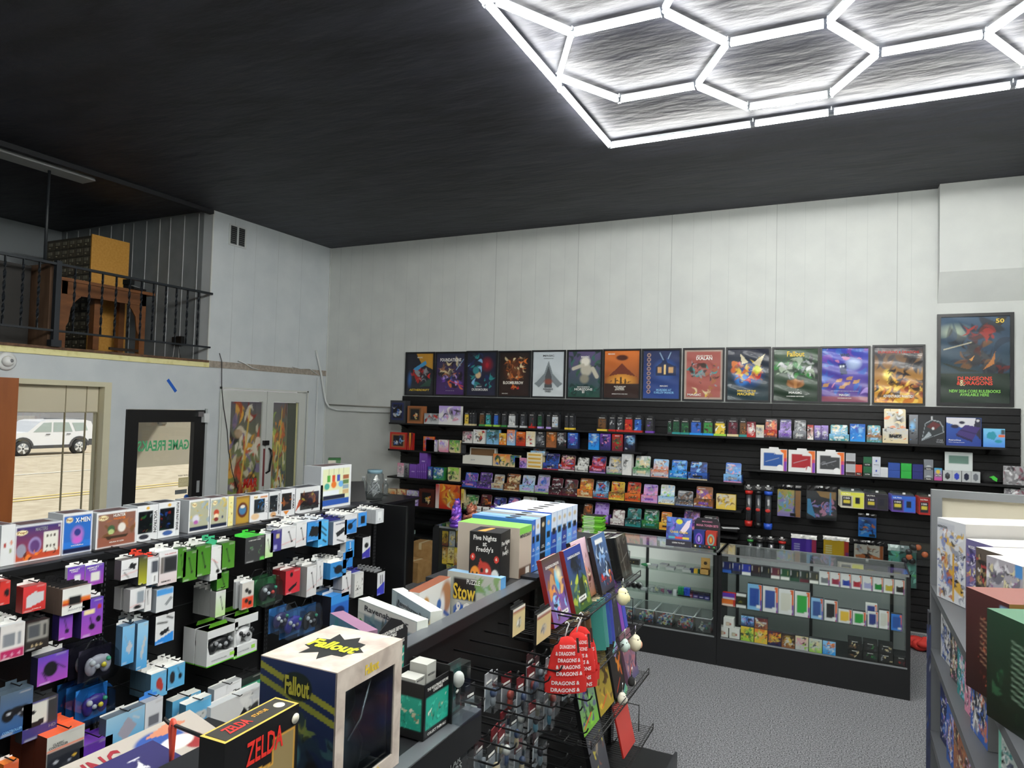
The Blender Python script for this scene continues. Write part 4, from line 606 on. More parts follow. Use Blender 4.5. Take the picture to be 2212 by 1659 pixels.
M, w, h = atY(2120, 2163, 1013, z, YF + .1); t = empty('cap', M); MB().blob((0, .02, .035), (.095, .095, .075), mat('161718', .8), 20, 10).build('crown', t); m = MB(); m.prism([(-.07, 0), (-.05, -.06), (0, -.085), (.06, -.075), (.11, -.03), (.09, 0)], .018, .026, mat('121314', .8), 'z'); m.build('brim', t); m = MB(); m.prism([(-.03, .06), (.005, .075), (.035, .05), (.03, .02), (.0, .035), (-.01, .05)], -.083, -.079, mat('3fbf3a', .6)); m.build('emblem', t); tag(t, 'black baseball cap with green emblem on the right bay shelf', 'cap')
def pouch(uL, uR, vT, zz, lab, y=YF + .03):
    M, w, h = atY(uL, uR, vT, zz, y); s_ = seed(); m = MB(); I = paint([('f', '8f8d90'), ('s', s_, ['c9c8cc', '5c5a60', 'e2e2e4', '3a393c', '8a4a5c'], 30, 0, 0, 1, 1, .22)], 24, 20, h / w); m.art(I, lambda s, q: (w * (s - .5), -.02 * math.sin(PI * s) * math.sin(PI * q) - .004 * math.sin(17 * s + 9 * q), h * q), PGLOSS); m.box((-w / 2, 0, 0), (w / 2, .006, h), mat('a9a9ac', .3)); o = m.build('pouch', M=M); return tag(o, lab, 'pouch')
pouch(2167, 2213, 1007, z, 'crinkled silver foil pouch at right end of the second shelf')
pouch(2169, 2214, 1056, 1.40, 'second silver plastic pouch hanging just below the right shelf', 7.74)
# ---- hanging goods of the right bay
def hangY(uL, uR, vT, vB, y=7.80):
    a = on(uL, (vT + vB) / 2, 1, y); b = on(uR, (vT + vB) / 2, 1, y); um = (uL + uR) / 2; t_, q = on(um, vT, 1, y)[2], on(um, vB, 1, y)[2]; return Matrix.Translation(((a[0] + b[0]) / 2, y, q)), b[0] - a[0], t_ - q
def hookY(M, z, lab=''):
    q = MB(); q.tube([(0, 7.972 - M.translation.y, z), (0, -.03, z), (0, -.045, z + .014)], .003, M_CHR, 6); q.box((-.012, -.047, z + .004), (.012, -.044, z + .022), mat('d9dbdb', .4)); o = q.build('display_hook', M=M); tag(o, ' '.join(('chrome hook holding the ' + lab).split()[:16]), 'hook', 'hooks on the slatwall'); YH.append(o)
YH = []
def tube_pack(uL, uR, vT, vB, cap, lab, cut=0):
    M, w, h = hangY(uL, uR, vT, vB); t = empty('playmat_tube', M); r = w * .38; m = MB(); m.lathe([(r, .02), (r, h * .80)], M_PLAST, 20, (0, 0, 0)); m.lathe([(r * .8, .03), (r * .8, h * .79)], mat('3c3d42', .5), 14); m.build('tube', t)
    for z0, z1, nm in ((0, h * .13, 'bottom_cap'), (h * .77, h * .85, 'top_cap')): MB().lathe([(r * 1.06, z0), (r * 1.06, z1)], mat(K.get(cap, cap), .4), 20).build(nm, t)
    m = MB(); m.box((-w / 2, -.004, h * .86), (w / 2, .004, h * .97), mat('2a2b2d', .35)); put_text(m, 'Playmat\nTube', (0, h * .915), w * .6, h * .06, 'w', lambda a, b: (a, -.0055, b)); m.build('header', t)
    if not cut: MB().blob((0, -r - .002, h * .42), (r * .7, .004, r * .5), mat('b5322c', .4), 10, 6).build('sticker', t)
    tag(t, lab, 'tube', 'playmat tubes'); hookY(M, h * .95, lab)
tube_pack(1607, 1628, 1046, 1136, 'r', 'clear playmat tube with red caps, first of the upper three'); tube_pack(1628, 1648, 1046, 1140, 'k', 'clear playmat tube with black caps between red and blue ones'); tube_pack(1648, 1671, 1047, 1143, '2a55c0', 'clear playmat tube with blue caps, last of the upper three')
tube_pack(1612, 1629, 1156, 1215, 'g', 'short tube with green cap behind the showcase top', 1); tube_pack(1629, 1652, 1157, 1216, 'k', 'black capped tube just right of the green capped one', 1); tube_pack(1654, 1677, 1159, 1218, 'k', 'black capped tube under a white header behind the showcase', 1); tube_pack(1679, 1700, 1160, 1220, 'r', 'red capped tube under orange header behind the showcase', 1)
def mat_pack(uL, uR, vT, vB, spec, lab, head='k', d=.03, tx=()):
    M, w, h = hangY(uL, uR, vT, vB); t = empty('playmat_pack', M); m = MB(); hb = h * .86; body(m, w * .94, hb, d, spec, side='k', den=200, texts=tx); m.build('folded_mat', t); m = MB(); rg = random.Random(int(uL)); n = 14
    v = []; 
    for i in range(n): x = w * (i / (n - 1) - .5); v += [(x, rg.uniform(-.006, .002), hb - .005), (x * .96, rg.uniform(-.01, .0), hb + h * .07), (x, rg.uniform(-.003, .002), h)]
    m.add(v, [(3 * i + j, 3 * i + 3 + j, 3 * i + 4 + j, 3 * i + 1 + j) for i in range(n - 1) for j in (0, 1)], mat(K.get(head, head), .25)); m.build('plastic_header', t); MB().box((-w / 2, -.003, 0), (w / 2, -.002, hb), M_PLAST).build('wrap', t)
    tag(t, lab, 'package', 'packages hanging in the right bay'); hookY(M, h * .95, lab)
mat_pack(1678, 1731, 1048, 1116, auto(31, pal('vyclbw'), n=40) + [('r', .73, 0, .78, 1, 'k' and '141416'), ('r', .78, 0, 1, 1, 'b5742c'), ('r', .55, .02, .8, .14, '141416')], 'hanging playmat with rainbow burst art and dark header')
mat_pack(1742, 1808, 1050, 1123, [('f', '242028'), ('p', [(.3, 1), (1, 1), (1, .7), (.45, .8)], 'b8853a'), ('s', 33, pal('vimxui'), 46, .1, .1, .9, .65, .16), ('r', .78, .1, .83, .95, '4aa8dc'), ('p', [(0, .2), (.3, .05), (.1, .7), (0, .7)], '3f9ccc'), ('r', .65, .02, .95, .18, '141416')], 'hanging playmat with purple machines and bright cyan stripes')
mat_pack(1853, 1894, 1110, 1160, auto(34, pal('ubnocx'), n=26) + [('r', .6, .02, .95, .16, '141416')], 'small hanging playmat with bright blue sky battle art')
mat_pack(1708, 1765, 1155, 1212, [('f', '5a34a8'), ('r', .6, 0, .75, 1, '6a44b8'), ('r', .82, 0, 1, 1, 'c23a5a')] + [('r', .1, .1 + k * .1, .34, .15 + k * .1, 'c9c2e0') for k in range(7)], 'purple binder pack with white header behind the glass showcase', 'w'); mat_pack(1777, 1835, 1159, 1216, [('f', 'e0b21c'), ('r', .82, 0, 1, 1, 'c83a2c'), ('r', .88, 0, 1, .5, '8a2c7a')] + [('r', .08, .1 + k * .1, .34, .15 + k * .1, 'efe4b4') for k in range(7)], 'bright yellow binder pack with white header behind the showcase', 'w')
mat_pack(1843, 1910, 1168, 1226, [('f', 'd8cbb8'), ('r', .88, 0, 1, 1, 'b0602c'), ('p', [(.05, .5), (.5, .6), (.9, .45), (.9, .05), (.1, .1)], 'c8743c'), ('s', 35, pal('zsxak'), 20, .1, .2, .85, .9, .14)], 'cream and orange playmat pack near the right showcase corner', 'k'); mat_pack(1917, 1981, 1178, 1268, [('g', '1f6a54', '6ac0a8'), ('s', 36, ['2f9c7a', '8ad8bc', '1a4a3c', '5cc060', '144034'], 46, 0, 0, 1, 1, .18)], 'crinkled sea green bag of figures hanging beside the showcase', 'a5b8b4')
def sleeves(uL, uR, vT, vB, c1, c2, cn, n=5, tx='100'):
    M, w, h = hangY(uL, uR, vT, vB, 7.76)
    for k in range(n):
        t = empty('sleeve_pack', M @ Matrix.Translation((-.006 * k, .022 * k, .003 * k))); m = MB(); hb = h * .86
        sp = [('f', c1), ('r', 0, .78, 1, 1, c2), ('r', .06, .12, .46, .74, '1d1f2c'), ('r', .12, .3, .4, .5, 'c8b83c'), ('r', .52, .05, .98, .76, c2), ('r', .62, .3, .82, .7, '16182a')]
        body(m, w, hb, .02, sp, side=c1, den=180 if k == 0 else 30, texts=([(tx, .26, .62, .26, .11, 'w'), ('ULTRA', .25, .88, .36, .08, 'f')] if k == 0 else ())); m.build('pack', t); MB().prism([(-w * .48, hb), (w * .48, hb), (w * .4, h), (-w * .4, h)], .008, .01, M_PLAST).build('hang_tab', t)
        tag(t, f'frontmost {cn} card sleeve pack hanging on its hook' if k == 0 else f'{cn} card sleeve pack, {ORD[k]} from the front on its hook', 'card sleeves', cn + ' sleeve packs')
    hookY(M, h * .95, cn + ' sleeve packs')
sleeves(1816, 1867, 1058, 1098, 'c9c4b0', 'd8d84c', 'white and lime'); sleeves(1869, 1919, 1062, 1102, '3a2f48', '26262c', 'black and violet'); sleeves(1926, 1978, 1066, 1107, '5a3f96', '2c66c8', 'blue and purple'); sleeves(1985, 2030, 1070, 1113, 'a8241e', '8a1f1c', 'deep red')
# ================================================================ left gondola: pegboard, hanging accessories, figure boxes on top
GX, GZ = -3.315, 1.37
t = empty('gondola', loc=(0, 0, 0)); m = MB(); m.box((GX - .06, .25, .10), (GX - .025, 4.44, GZ - .015), PEG); m.build('pegboard', t)
m = MB(); m.box((GX - .42, .25, GZ - .012), (GX, 4.44, GZ), noisy('scuffed_sheen_metal', '2c2d31', '404248', 12, .28, spec=.7)); m.box((GX - .012, .25, GZ - .045), (GX, 4.44, GZ - .012), M_MTL); m.build('top_shelf', t)  # scuffed black metal, base colours lightened to paint in its sheen
for y in (1.12, 2.219, 3.315, 4.42):
    m = MB(); m.box((GX - .03, y - .018, .0), (GX - .004, y + .018, GZ - .01), M_MTL)
    for k in range(46): z = .12 + k * .0268; m.box((GX - .0045, y - .010, z), (GX - .003, y - .006, z + .014), mat('5a5c60', .5)); m.box((GX - .0045, y + .006, z), (GX - .003, y + .010, z + .014), mat('5a5c60', .5))
    m.build('upright', t); MB().box((GX - .02, y - .06, GZ), (GX + .003, y + .07, GZ + .008), M_BLK).build('joint_cap', t)
m = MB(); m.box((GX - .42, .25, 0), (GX - .39, 4.44, GZ - .015), PEG); m.box((GX - .40, .25, 0), (GX + .38, 4.44, .14), M_MTL); m.build('base_deck', t)
m = MB(); m.box((GX - .42, 4.44, 0), (GX + .27, 4.465, GZ - .02), M_BLK); m.build('end_panel', t)
for z in (.98, .66): MB().box((GX - .025, .25, z), (GX - .020, 4.42, z + .004), mat('2c2d30', .5)).build('panel_joint', t)
tag(t, 'long black pegboard gondola in front of the left windows', 'display rack')
# figure boxes on top, faces towards +X
FX = GX - .055
def fig(uL, uR, vT, vB, spec, lab, texts=(), side='b4b8bc', dd=.12, sidetext=(), x=FX, name='figure_box', window=None):
    M, w, h = atX(uL, uR, vT, vB, x, GZ + .001)
    if POP() in [tuple(q) for q in spec] or any(q[0] == 'e' and q[-2] == 'e8dcae' for q in spec): e_ = [q for q in spec if q[0] == 'e' and q[5] == 'e8dcae'][0]; texts = list(texts) + [('Pop!', e_[1], e_[2], .19, .08, '8a5a2c')]
    if window:
        tt = empty(name, M); b = body(MB(), w, h, dd, spec, side=side, texts=texts, den=230, sidetext=sidetext); b.build('carton', tt); x0, z0, x1, z1, fc = window; q = MB(); q.box((w * (x0 - .5), -.002, h * z0), (w * (x1 - .5), -.001, h * z1), M_PLAST); q.build('window', tt)
        MB().box((-w * .35, .02, h), (w * .35, dd - .02, h + .0008), mat('34353a', .5)).build('top_window', tt); return tag(tt, lab, 'toy box', 'figure boxes on the left gondola')
    tt = empty(name, M); body(MB(), w, h, dd, spec, side=side, texts=texts, den=230, sidetext=sidetext).build('carton', tt); MB().box((-w * .35, .02, h), (w * .35, dd - .02, h + .0008), mat('5d4a4c', .5)).build('top_window', tt); return tag(tt, lab, 'toy box', 'figure boxes on the left gondola')
POP = lambda x=.18, y=.84: ('e', x, y, .13, .075, 'e8dcae', .2)
B_ = lambda c0, c1: [('f', 'd9dadc'), ('r', .04, .03, .96, .94, c0), ('r', .04, .03, .96, .3, c1)]
POP = lambda x=.18, y=.84: ('e', x, y, .13, .075, 'e8dcae', .2)
fig(2, 32, 1134, 1212, [('f', 'd3d5d6'), ('e', .3, .5, .12, .07, 'a43c34', .3), ('e', .75, .55, .1, .07, 'c87a5c', .3), ('e', .7, .35, .1, .07, '9aa07c', .3)], 'white figure box at the near left end of the gondola top')
fig(32, 133, 1131, 1203, [('f', 'd9dadc'), ('r', .03, .04, .97, .95, '2c3a86'), ('g', 'a03a24', '26306e'), ('r', .03, .04, .97, .28, 'b4472a'), ('r', 0, 0, .03, 1, 'd9dadc'), ('r', .97, 0, 1, 1, 'd9dadc'), ('r', 0, .95, 1, 1, 'd9dadc'), ('r', 0, 0, 1, .04, 'd9dadc'), POP(.14, .8), ('e', .14, .32, .11, .2, '8c8a9c', .2), ('e', .42, .42, .15, .25, '8f7fb0', .2), ('e', .42, .4, .12, .2, '5a3a70', .3), ('r', .6, .2, .92, .75, 'd8d6cc')] + [('e', .68 + .08 * (k % 3), .35 + .14 * (k // 3) * 2, .025, .05, '4a4038', .3) for k in range(6)] + [('s', 40, pal('oqr'), 12, .05, .05, .95, .2, .1)], 'wide figure box with blue and orange desert scene', texts=[('MASTERS', .55, .85, .26, .1, 'a'), ('22', .93, .88, .05, .06, 'w')])
fig(135, 199, 1108, 1186, B_('2463b4', '2a70c4') + [POP(.22, .84), ('e', .5, .46, .26, .26, 'a86ab8', .5), ('e', .5, .32, .2, .1, 'c05ac0', .5), ('e', .5, .52, .12, .1, '27337a', .2), ('r', .04, .03, .96, .14, '10153a')], 'bright blue figure box lettered X MEN', texts=[('X-MEN', .66, .82, .5, .12, 'w'), ('MORPH', .5, .2, .4, .03, 'w')])
fig(208, 295, 1104, 1177, B_('7e5648', '8a5240') + [POP(.16, .84), ('s', 41, pal('zd'), 14, .05, .3, .95, .9, .14), ('e', .36, .5, .1, .13, '3a5a3a', .2), ('e', .36, .43, .08, .08, 'a9b87a', .2), ('e', .62, .52, .11, .15, 'd8d4cc', .3), ('p', [(.2, .3), (.8, .32), (.74, .25), (.28, .22)], '3a2a1c')], 'brown figure box lettered HUNTER beside the blue one', texts=[('HUNTER', .55, .88, .3, .08, 'w'), ('×HUNTER', .55, .79, .3, .06, 'o'), ('HISOKA VS GON', .5, .14, .35, .04, 'w')])
W_ = [('f', 'd8dadc'), ('r', .06, .22, .74, .84, '17181c')]
fig(296, 341, 1092, 1160, W_ + [('s', 42, pal('gyxsr'), 10, .12, .28, .68, .78, .16), ('e', .35, .12, .26, .08, '2c2d38', .2), ('e', .5, .92, .1, .05, 'd8a83c', .3)], 'white window box lettered VOLTRON', texts=[('VOLTRON', .87, .52, .62, .15, 'k', -PI / 2)], window=(.06, .22, .74, .84, 0))
fig(342, 388, 1085, 1156, W_ + [('s', 43, pal('nrbx'), 14, .12, .28, .68, .8, .16), ('e', .45, .12, .26, .08, '3a5a96', .2), ('e', .5, .92, .1, .05, 'd8a83c', .3)], 'white window box lettered FUTURE PAST EDDIE', texts=[('FUTURE PAST EDDIE', .88, .56, .8, .12, 'k', -PI / 2)], window=(.06, .22, .74, .84, 0))
GOLD = lambda s_: [('f', 'd9dadc'), ('r', .05, .04, .95, .94, 'a8a890'), ('s', s_, ['b8a04c', 'c9b45c', '8fa0a8', 'a0aeb4'], 22, .05, .3, .95, .94, .18), ('r', .05, .04, .95, .16, '16203c'), POP(.25, .84)]
fig(408, 452, 1079, 1148, GOLD(44) + [('e', .35, .4, .2, .16, 'd0d0dc', .4), ('e', .35, .3, .14, .08, 'a85aa0', .4)], 'silver gold figure box with YAMATO on its dark side', x=FX)
fig(454, 492, 1075, 1137, GOLD(45) + [('e', .35, .52, .18, .12, 'b5442c', .3), ('e', .35, .4, .15, .1, 'e8d0b0', .3), ('e', .35, .3, .15, .08, '7a2c2c', .3), ('e', .7, .35, .06, .06, '303a5c', .3)], 'silver gold figure box with red haired chibi picture')
fig(493, 504, 1072, 1130, [('f', 'e0d898'), ('s', 46, pal('kdy'), 8, .2, .1, .8, .8, .3)], 'slim pale yellow figure box between gold and brown ones')
fig(510, 538, 1072, 1127, [('f', '8a6a30'), ('r', .04, .04, .96, .92, 'a9852e'), ('e', .5, .5, .42, .3, '5a2a18', .15), ('e', .5, .5, .32, .2, '3d7096', .3), ('e', .5, .62, .2, .07, 'd8cfc0', .3)], 'brown gold figure box with blue round picture')
fig(540, 579, 1068, 1122, [('f', 'd9dadc'), ('r', .22, .3, .8, .82, '2a2c34'), ('s', 47, pal('uxak'), 12, .3, .35, .75, .78, .16), ('e', .3, .18, .26, .14, 'd8b890', .3), POP(.3, .9), ('r', .55, .86, .95, .92, 'c87a2c')], 'white window box lettered T LADY', texts=[('T LADY', .9, .5, .5, .12, 'a', -PI / 2)], window=(.22, .3, .8, .82, 0))
fig(581, 606, 1062, 1113, [('f', 'd3d5d6'), ('r', .05, .25, .72, .86, '24262c'), ('s', 48, pal('xds'), 8, .1, .3, .7, .8, .2), ('e', .4, .14, .28, .12, 'c89a6a', .3)], 'slim window box lettered GIGANTOMACHIA', texts=[('GIGANTOMACHIA', .86, .52, .8, .14, 'k', -PI / 2)], window=(.05, .25, .72, .86, 0))
fig(607, 637, 1057, 1108, [('f', 'd8dadc'), ('r', .05, .22, .74, .86, '2e2622'), ('s', 49, pal('ozdk'), 10, .1, .3, .7, .8, .22), ('p', [(.15, .2), (.62, .2), (.4, .04)], 'd8822c')], 'slim window box lettered KURAMA with orange fox', texts=[('KURAMA', .88, .5, .55, .14, 'k', -PI / 2)], window=(.05, .22, .74, .86, 0))
fig(639, 697, 1052, 1102, [('f', 'd3d5d6'), ('r', .16, .12, .84, .8, '241c1c'), ('s', 50, pal('qzyok'), 20, .2, .15, .8, .75, .16), ('p', [(.0, .1), (.3, .5), (.12, .55)], 'a84a2c')], 'wide window box lettered NARUTO UZUMAKI', texts=[('NARUTO UZUMAKI', .93, .5, .85, .07, 'k', -PI / 2)], window=(.16, .12, .84, .8, 0))
fig(693, 758, 1006, 1084, [('f', 'd9dcde'), ('r', .06, .06, .94, .93, 'd8dcb4'), ('r', .06, .06, .94, .2, '2c56a8'), ('r', .08, .3, .6, .42, 'dfe4ea'), ('r', .08, .2, .8, .3, '22263a'), ('e', .2, .52, .1, .09, '4aa092', .3), ('e', .42, .55, .1, .1, 'd8742c', .3), ('e', .66, .55, .1, .09, '6aa8dc', .3)] + [('r', .2 + k * .16, .62, .3 + k * .16, .78, c) for k, c in enumerate(('4a9a3c', 'c2482c', '3a4aa0'))] + [('l', .25 + k * .16, .8, .25 + k * .16, .93, .005, '8a8a6a') for k in range(4)] + [('r', .72, .3 + .12 * k, .92, .4 + .12 * k, c) for k, c in enumerate(('c8a87a', '8aa0b0', '5c7a4c', '9a5a3a'))], 'large white box with toy shop scene beneath a green stack', dd=.16, side='b5b9bd')
# tablet and things at the far end of the gondola top
M = Matrix.Translation((GX - .15, 4.28, GZ + .001)) @ Matrix.Rotation(math.radians(50), 4, 'Z'); t = empty('tablet', M); m = MB(); m.v = []; m.box((-.13, -.003, 0), (.13, .003, .17), mat('0e0e10', .3)); m.v = [(x, y + z * .75, z * .85) for x, y, z in m.v]; m.build('case', t); MB().prism([(.09, .07), (.16, .0), (.02, .0)], -.06, .06, mat('0a0a0b', .4), 'x').build('stand', t); tag(t, 'black tablet in a folding stand at the far gondola end', 'tablet')
for k in range(7):
    c = ['efe9dc', 'd6cfc0', 'e3ddd0', 'cfc5b5', 'e9e4d8', '2f6a34', '276030'][k]; M = Matrix.Translation((-5.3, 6.25, 1.033 + .376 + k * .013)) @ Matrix.Rotation(.7 + .04 * (k % 3), 4, 'Z'); carton('game_case', M, .14, .0125, .11, [('f', c), ('r', .6, 0, 1, 1, '2a6a34')], f'flat game case, {ORD[k]} from the bottom of the pile behind the shop scene box', 'case', 'pile of flat game cases', side=c)
# counter behind with jars and bottles
CB = (-5.1, -3.75, 5.0, 5.9); t = empty('checkout_counter', loc=(0, 0, 0)); MB().box((-5.75, 5.95, 0), (-4.66, 6.98, 1.0), M_BLK).build('body', t); MB().box((-5.8, 5.9, 1.0), (-4.62, 7.03, 1.03), mat('17181a', .3)).build('worktop', t); tag(t, 'black checkout counter standing beyond the left gondola', 'counter')
carton('equipment_box', Matrix.Translation((-5.3, 6.22, 1.031)) @ Matrix.Rotation(.7, 4, 'Z'), .3, .375, .2, [('f', '3a3b3e')], 'dark box on the counter under the flat game cases', 'box', side='x')
def bottle(u, v, h, r, c, lab, jar=0, z=1.03):
    p = on(u, v, 2, z); tt = empty('bottle', loc=tuple(p)); pr = [(r * .9, 0), (r, .01), (r, h * .6), (r * .75, h * .72), (r * .35, h * .82), (r * .35, h * .9)] if not jar else [(r * .85, 0), (r, .02), (r * 1.05, h * .5), (r, h * .85), (r * .8, h * .9)]
    MB().lathe(pr, c, 18).build('vessel', tt); MB().lathe([(r * (.4 if not jar else .88), h * .89), (r * (.4 if not jar else .88), h)], mat('8fb4c4' if jar else 'dfe3e4', .4), 16).build('lid', tt); tag(tt, lab, 'bottle' if not jar else 'jar'); return tt
bottle(755, 1086, .22, .09, mat('bfc4c6', .3), 'frosted tub on the counter just right of the shop scene box', 1); bottle(784, 1072, .24, .05, M_PLAST, 'clear bottle with red and blue label on the counter'); tj = bottle(808, 1078, .34, .10, M_PLAST, 'tall clear jar with pale blue lid full of white cables', 1); bottle(832, 1070, .2, .035, M_PLAST, 'small clear squeeze bottle at right of the counter')
m = MB(); rg = random.Random(5)
for k in range(9): m.tube([(rg.uniform(-.06, .06), rg.uniform(-.05, .05), rg.uniform(.03, .24)) for _ in range(5)], .005, mat('e2e4e5', .5), 5)
m.build('cable_bundle', tj)
# ---- hanging goods, faces towards +X
HX = -3.12; GL = 'goods hanging on the left gondola'
def hg(uL, uR, vT, vB, spec, lab, x=HX, d=.05, **kw):
    tb = kw.get('tabh', .16); M, w, h = atX(uL, uR, vT, vB, x); cat_ = kw.pop('cat', 'package'); nm = kw.pop('name', 'hanging_box'); c = kw.get('copies', 1)
    spec = list(spec) + [('r', .07, .035, .42, .055, 'dcdcdc'), ('r', .58, .93, .93, .95, 'b8b4b0')]
    L_ = (lab, lab + ', behind') if c == 1 else (lab, ''); r_ = hang(nm, M, w, h, d, spec, lab if c == 1 else (lab, 'x'), cat_, GL, **kw)
    if c > 1:
        for k, o in enumerate(r_[1:]): s_ = ' '.join(lab.split()[:7]); tag(o, f'{s_}, {ORD[k + 1]} from the front of its hook', cat_, GL)
    o = HOOKS[-1] if kw.get('hook', True) else None
    if o: tag(o, ' '.join(('black peg hook carrying the ' + lab).split()[:15]), 'hook', 'peg hooks')
    return r_
cable_ = lambda c='1a1a1c', x=.5: [('l', x - .1, .75, x + .1, .3, .03, c), ('e', x + .12, .28, .08, .06, c, .3), ('e', x - .12, .76, .07, .05, c, .3)]
WG = [('g', 'd0cfd0', 'e2e3e4'), ('l', 0, .2, 1, .35, .02, 'd8a0a0')]; LB = lambda c='7fb8de': [('g', '4a9ad0', c)]; PU = [('g', 'a04ab0', '5f42ae')]; GRN = [('g', '54a033', '3f8a28')]
hg(0, 22, 1246, 1306, [('f', 'c4322c'), ('e', .7, .5, .3, .2, '1a1a1c', .3)], 'red and white adapter box at the far left edge', side='r')
hg(50, 99, 1254, 1320, [('g', 'b8302c', 'cc3a3c'), ('p', [(.15, .2), (.15, .6), (.5, .75), (.9, .7), (.9, .35), (.4, .2)], 'c4c6c8')], 'red box with white tab and silver drive picture', side='8e2826', texts=[('CABLE', .6, .1, .4, .04, 'w')])
hg(135, 196, 1257, 1323, [('f', 'dcdcd8'), ('r', 0, .35, 1, .58, 'd8742c'), ('r', 0, .35, 1, .44, 'b43420'), ('r', .22, .32, .66, .66, '1c1c1e')], 'long row of white orange adapter boxes, front one', copies=9, side='6a5a50', tab='k', texts=[('ADAPTER', .5, .16, .6, .06, 'a')])
hg(146, 183, 1216, 1262, PU + [('r', .4, .1, .75, .5, 'dcdce0')], 'purple memory card pack nearest the upright', d=.02, texts=[('MEMORY\nCARD', .4, .78, .6, .2, 'w')], x=-3.2); hg(185, 224, 1211, 1263, PU + [('r', .3, .2, .78, .62, 'dcdcd4')], 'second purple memory card pack, with white card picture', d=.02, texts=[('MEMORY\nCARD', .4, .82, .65, .2, 'w')], x=-3.2)
hg(128, 157, 1310, 1380, PU + [('l', .4, .7, .6, .3, .04, '241c34'), ('e', .6, .28, .18, .1, '241c34', .3)], 'lower slim purple cable box left of the wider one', side='2a2058', x=-3.14); hg(177, 222, 1278, 1373, PU + [('r', .1, .6, .6, .72, 'e8d8a0'), ('l', .4, .5, .5, .28, .03, '241c34'), ('e', .5, .25, .18, .1, '1c1c20', .3), ('e', .8, .42, .14, .1, '1c1c20', .3), ('e', .82, .75, .12, .08, 'b03838', .3)], 'wide purple cable box with red yellow plugs pictured', copies=4, step=.028, side='2a2058')
hg(1, 53, 1335, 1422, [('f', 'd6d3d0'), ('r', 0, 0, 1, .28, 'b02a5c'), ('r', .1, .38, .6, .75, '7d8188'), ('r', .7, .38, .85, .75, '8d9096'), ('e', .2, .12, .07, .05, 'd8a0b8', .3), ('e', .5, .12, .07, .05, 'd8a0b8', .3), ('e', .8, .12, .07, .05, 'd8a0b8', .3)], 'white magenta charger pack front of its stack', copies=6, side='s', d=.03, step=.035); hg(55, 106, 1330, 1402, [('f', '2c2826'), ('r', .08, .35, .95, .95, '8c8a84'), ('r', .12, .45, .6, .88, '4c4f54'), ('r', .75, .45, .86, .85, '2f2f31')] + [('e', .3 + .18 * k, .15, .06, .05, 'c9b48c', .3) for k in range(3)], 'dark charger pack with grey brick picture', side='2c1f20', tab='k', copies=4, step=.04)
hg(82, 147, 1392, 1473, PU + [('e', .42, .5, .26, .3, '1c1c22', .2), ('l', .65, .6, .9, .4, .02, '1c1c22'), ('l', .15, .45, .3, .15, .02, '1c1c22')], 'purple adapter box with broad white top flap', side='1f1c38', tabh=.26)
def pad(cx, cy, w, h, c, c2='d8c83c'): return [('e', cx - w * .5, cy - h * .1, w * .42, h * .75, c, .2), ('e', cx + w * .5, cy - h * .1, w * .42, h * .75, c, .2), ('e', cx, cy + h * .15, w * .75, h * .5, c, .2), ('e', cx - w * .45, cy + .02, w * .16, h * .2, 'b8bcc4', .4), ('e', cx + w * .45, cy + .02, w * .14, h * .18, c2, .4), ('e', cx + w * .2, cy - h * .25, w * .12, h * .15, '8a8e98', .4)]
def gamepad(uL, uR, vT, vB, card, cc, lab, copies, x=HX, c2='d8c83c'):
    M, w, h = atX(uL, uR, vT, vB, x)
    for k in range(copies):
        r_ = empty('controller_pack', M @ Matrix.Translation((0, k * .07, 0))); hb = h * .88; b = body(MB(), w * .9, hb * .9, .004, [('f', card)], side=card, den=40); b.v = [(a, q + .055, z) for a, q, z in b.v]; b.build('backing_card', r_)
        g_ = MB(); cm = mat(cc, .3); g_.blob((-w * .2, .03, hb * .42), (w * .16, .02, hb * .26), cm); g_.blob((w * .2, .03, hb * .42), (w * .16, .02, hb * .26), cm); g_.blob((0, .028, hb * .55), (w * .26, .02, hb * .17), cm)
        for a, z, q, c_ in ((-w * .22, hb * .55, .014, 'c9cdd2'), (w * .1, hb * .42, .012, c2), (w * .22, hb * .56, .011, '3a9a7a'), (-w * .08, hb * .42, .011, 'b9bdc4')): g_.blob((a, .012, z), (q, .012, q), mat(c_, .3))
        g_.build('controller', r_); q = MB(); q.prism([(-w * .5, hb * .1), (-w * .35, 0), (w * .35, 0), (w * .5, hb * .15), (w * .48, hb * .7), (w * .3, hb * .95), (-w * .3, hb * .95), (-w * .48, hb * .7)], 0, .055, M_PLAST); q.build('blister', r_)
        q = MB(); q.tube([(-w * .3, .05, hb * .93), (-w * .15, .05, h), (w * .15, .05, h), (w * .3, .05, hb * .93)], .004, M_PLAST, 6); q.build('hang_loop', r_)
        tag(r_, lab if k == 0 else f"{' '.join(lab.split()[:8])}, {ORD[k]} behind the front one", 'controller', 'controller packs')
gamepad(182, 258, 1385, 1470, '2a2638', 'a9a8b4', 'blister pack with clear smoky controller', 3); gamepad(176, 250, 1470, 1558, '2f86dc', '3a2c80', 'blister pack with indigo controller on blue card', 3)
hg(0, 70, 1476, 1584, [('g', '2a5a94', '56687c')] + pad(.5, .5, .5, .22, '1c1d20', 'a8acb0') + [('r', 0, .05, .8, .14, '24508c')], 'blue grey pack with black controller at the left edge', side='44525e', tab='44525e', texts=[('CONTROLLER', .4, .1, .6, .06, 'c')])
hg(50, 124, 1497, 1592, [('f', '3f3a78'), ('r', .1, .35, .7, .95, 'd6d6cc'), ('r', .7, .3, 1, 1, '3a3a3c'), ('p', [(.1, .75), (.3, .8), (.4, .7), (.15, .66)], '1c1c1e'), ('p', [(.15, .45), (.6, .5), (.6, .35), (.2, .32)], '222224')], 'white black and violet converter box lower left', side='2c2c2e', texts=[('HD', .85, .22, .2, .08, 'a')], tab='x')
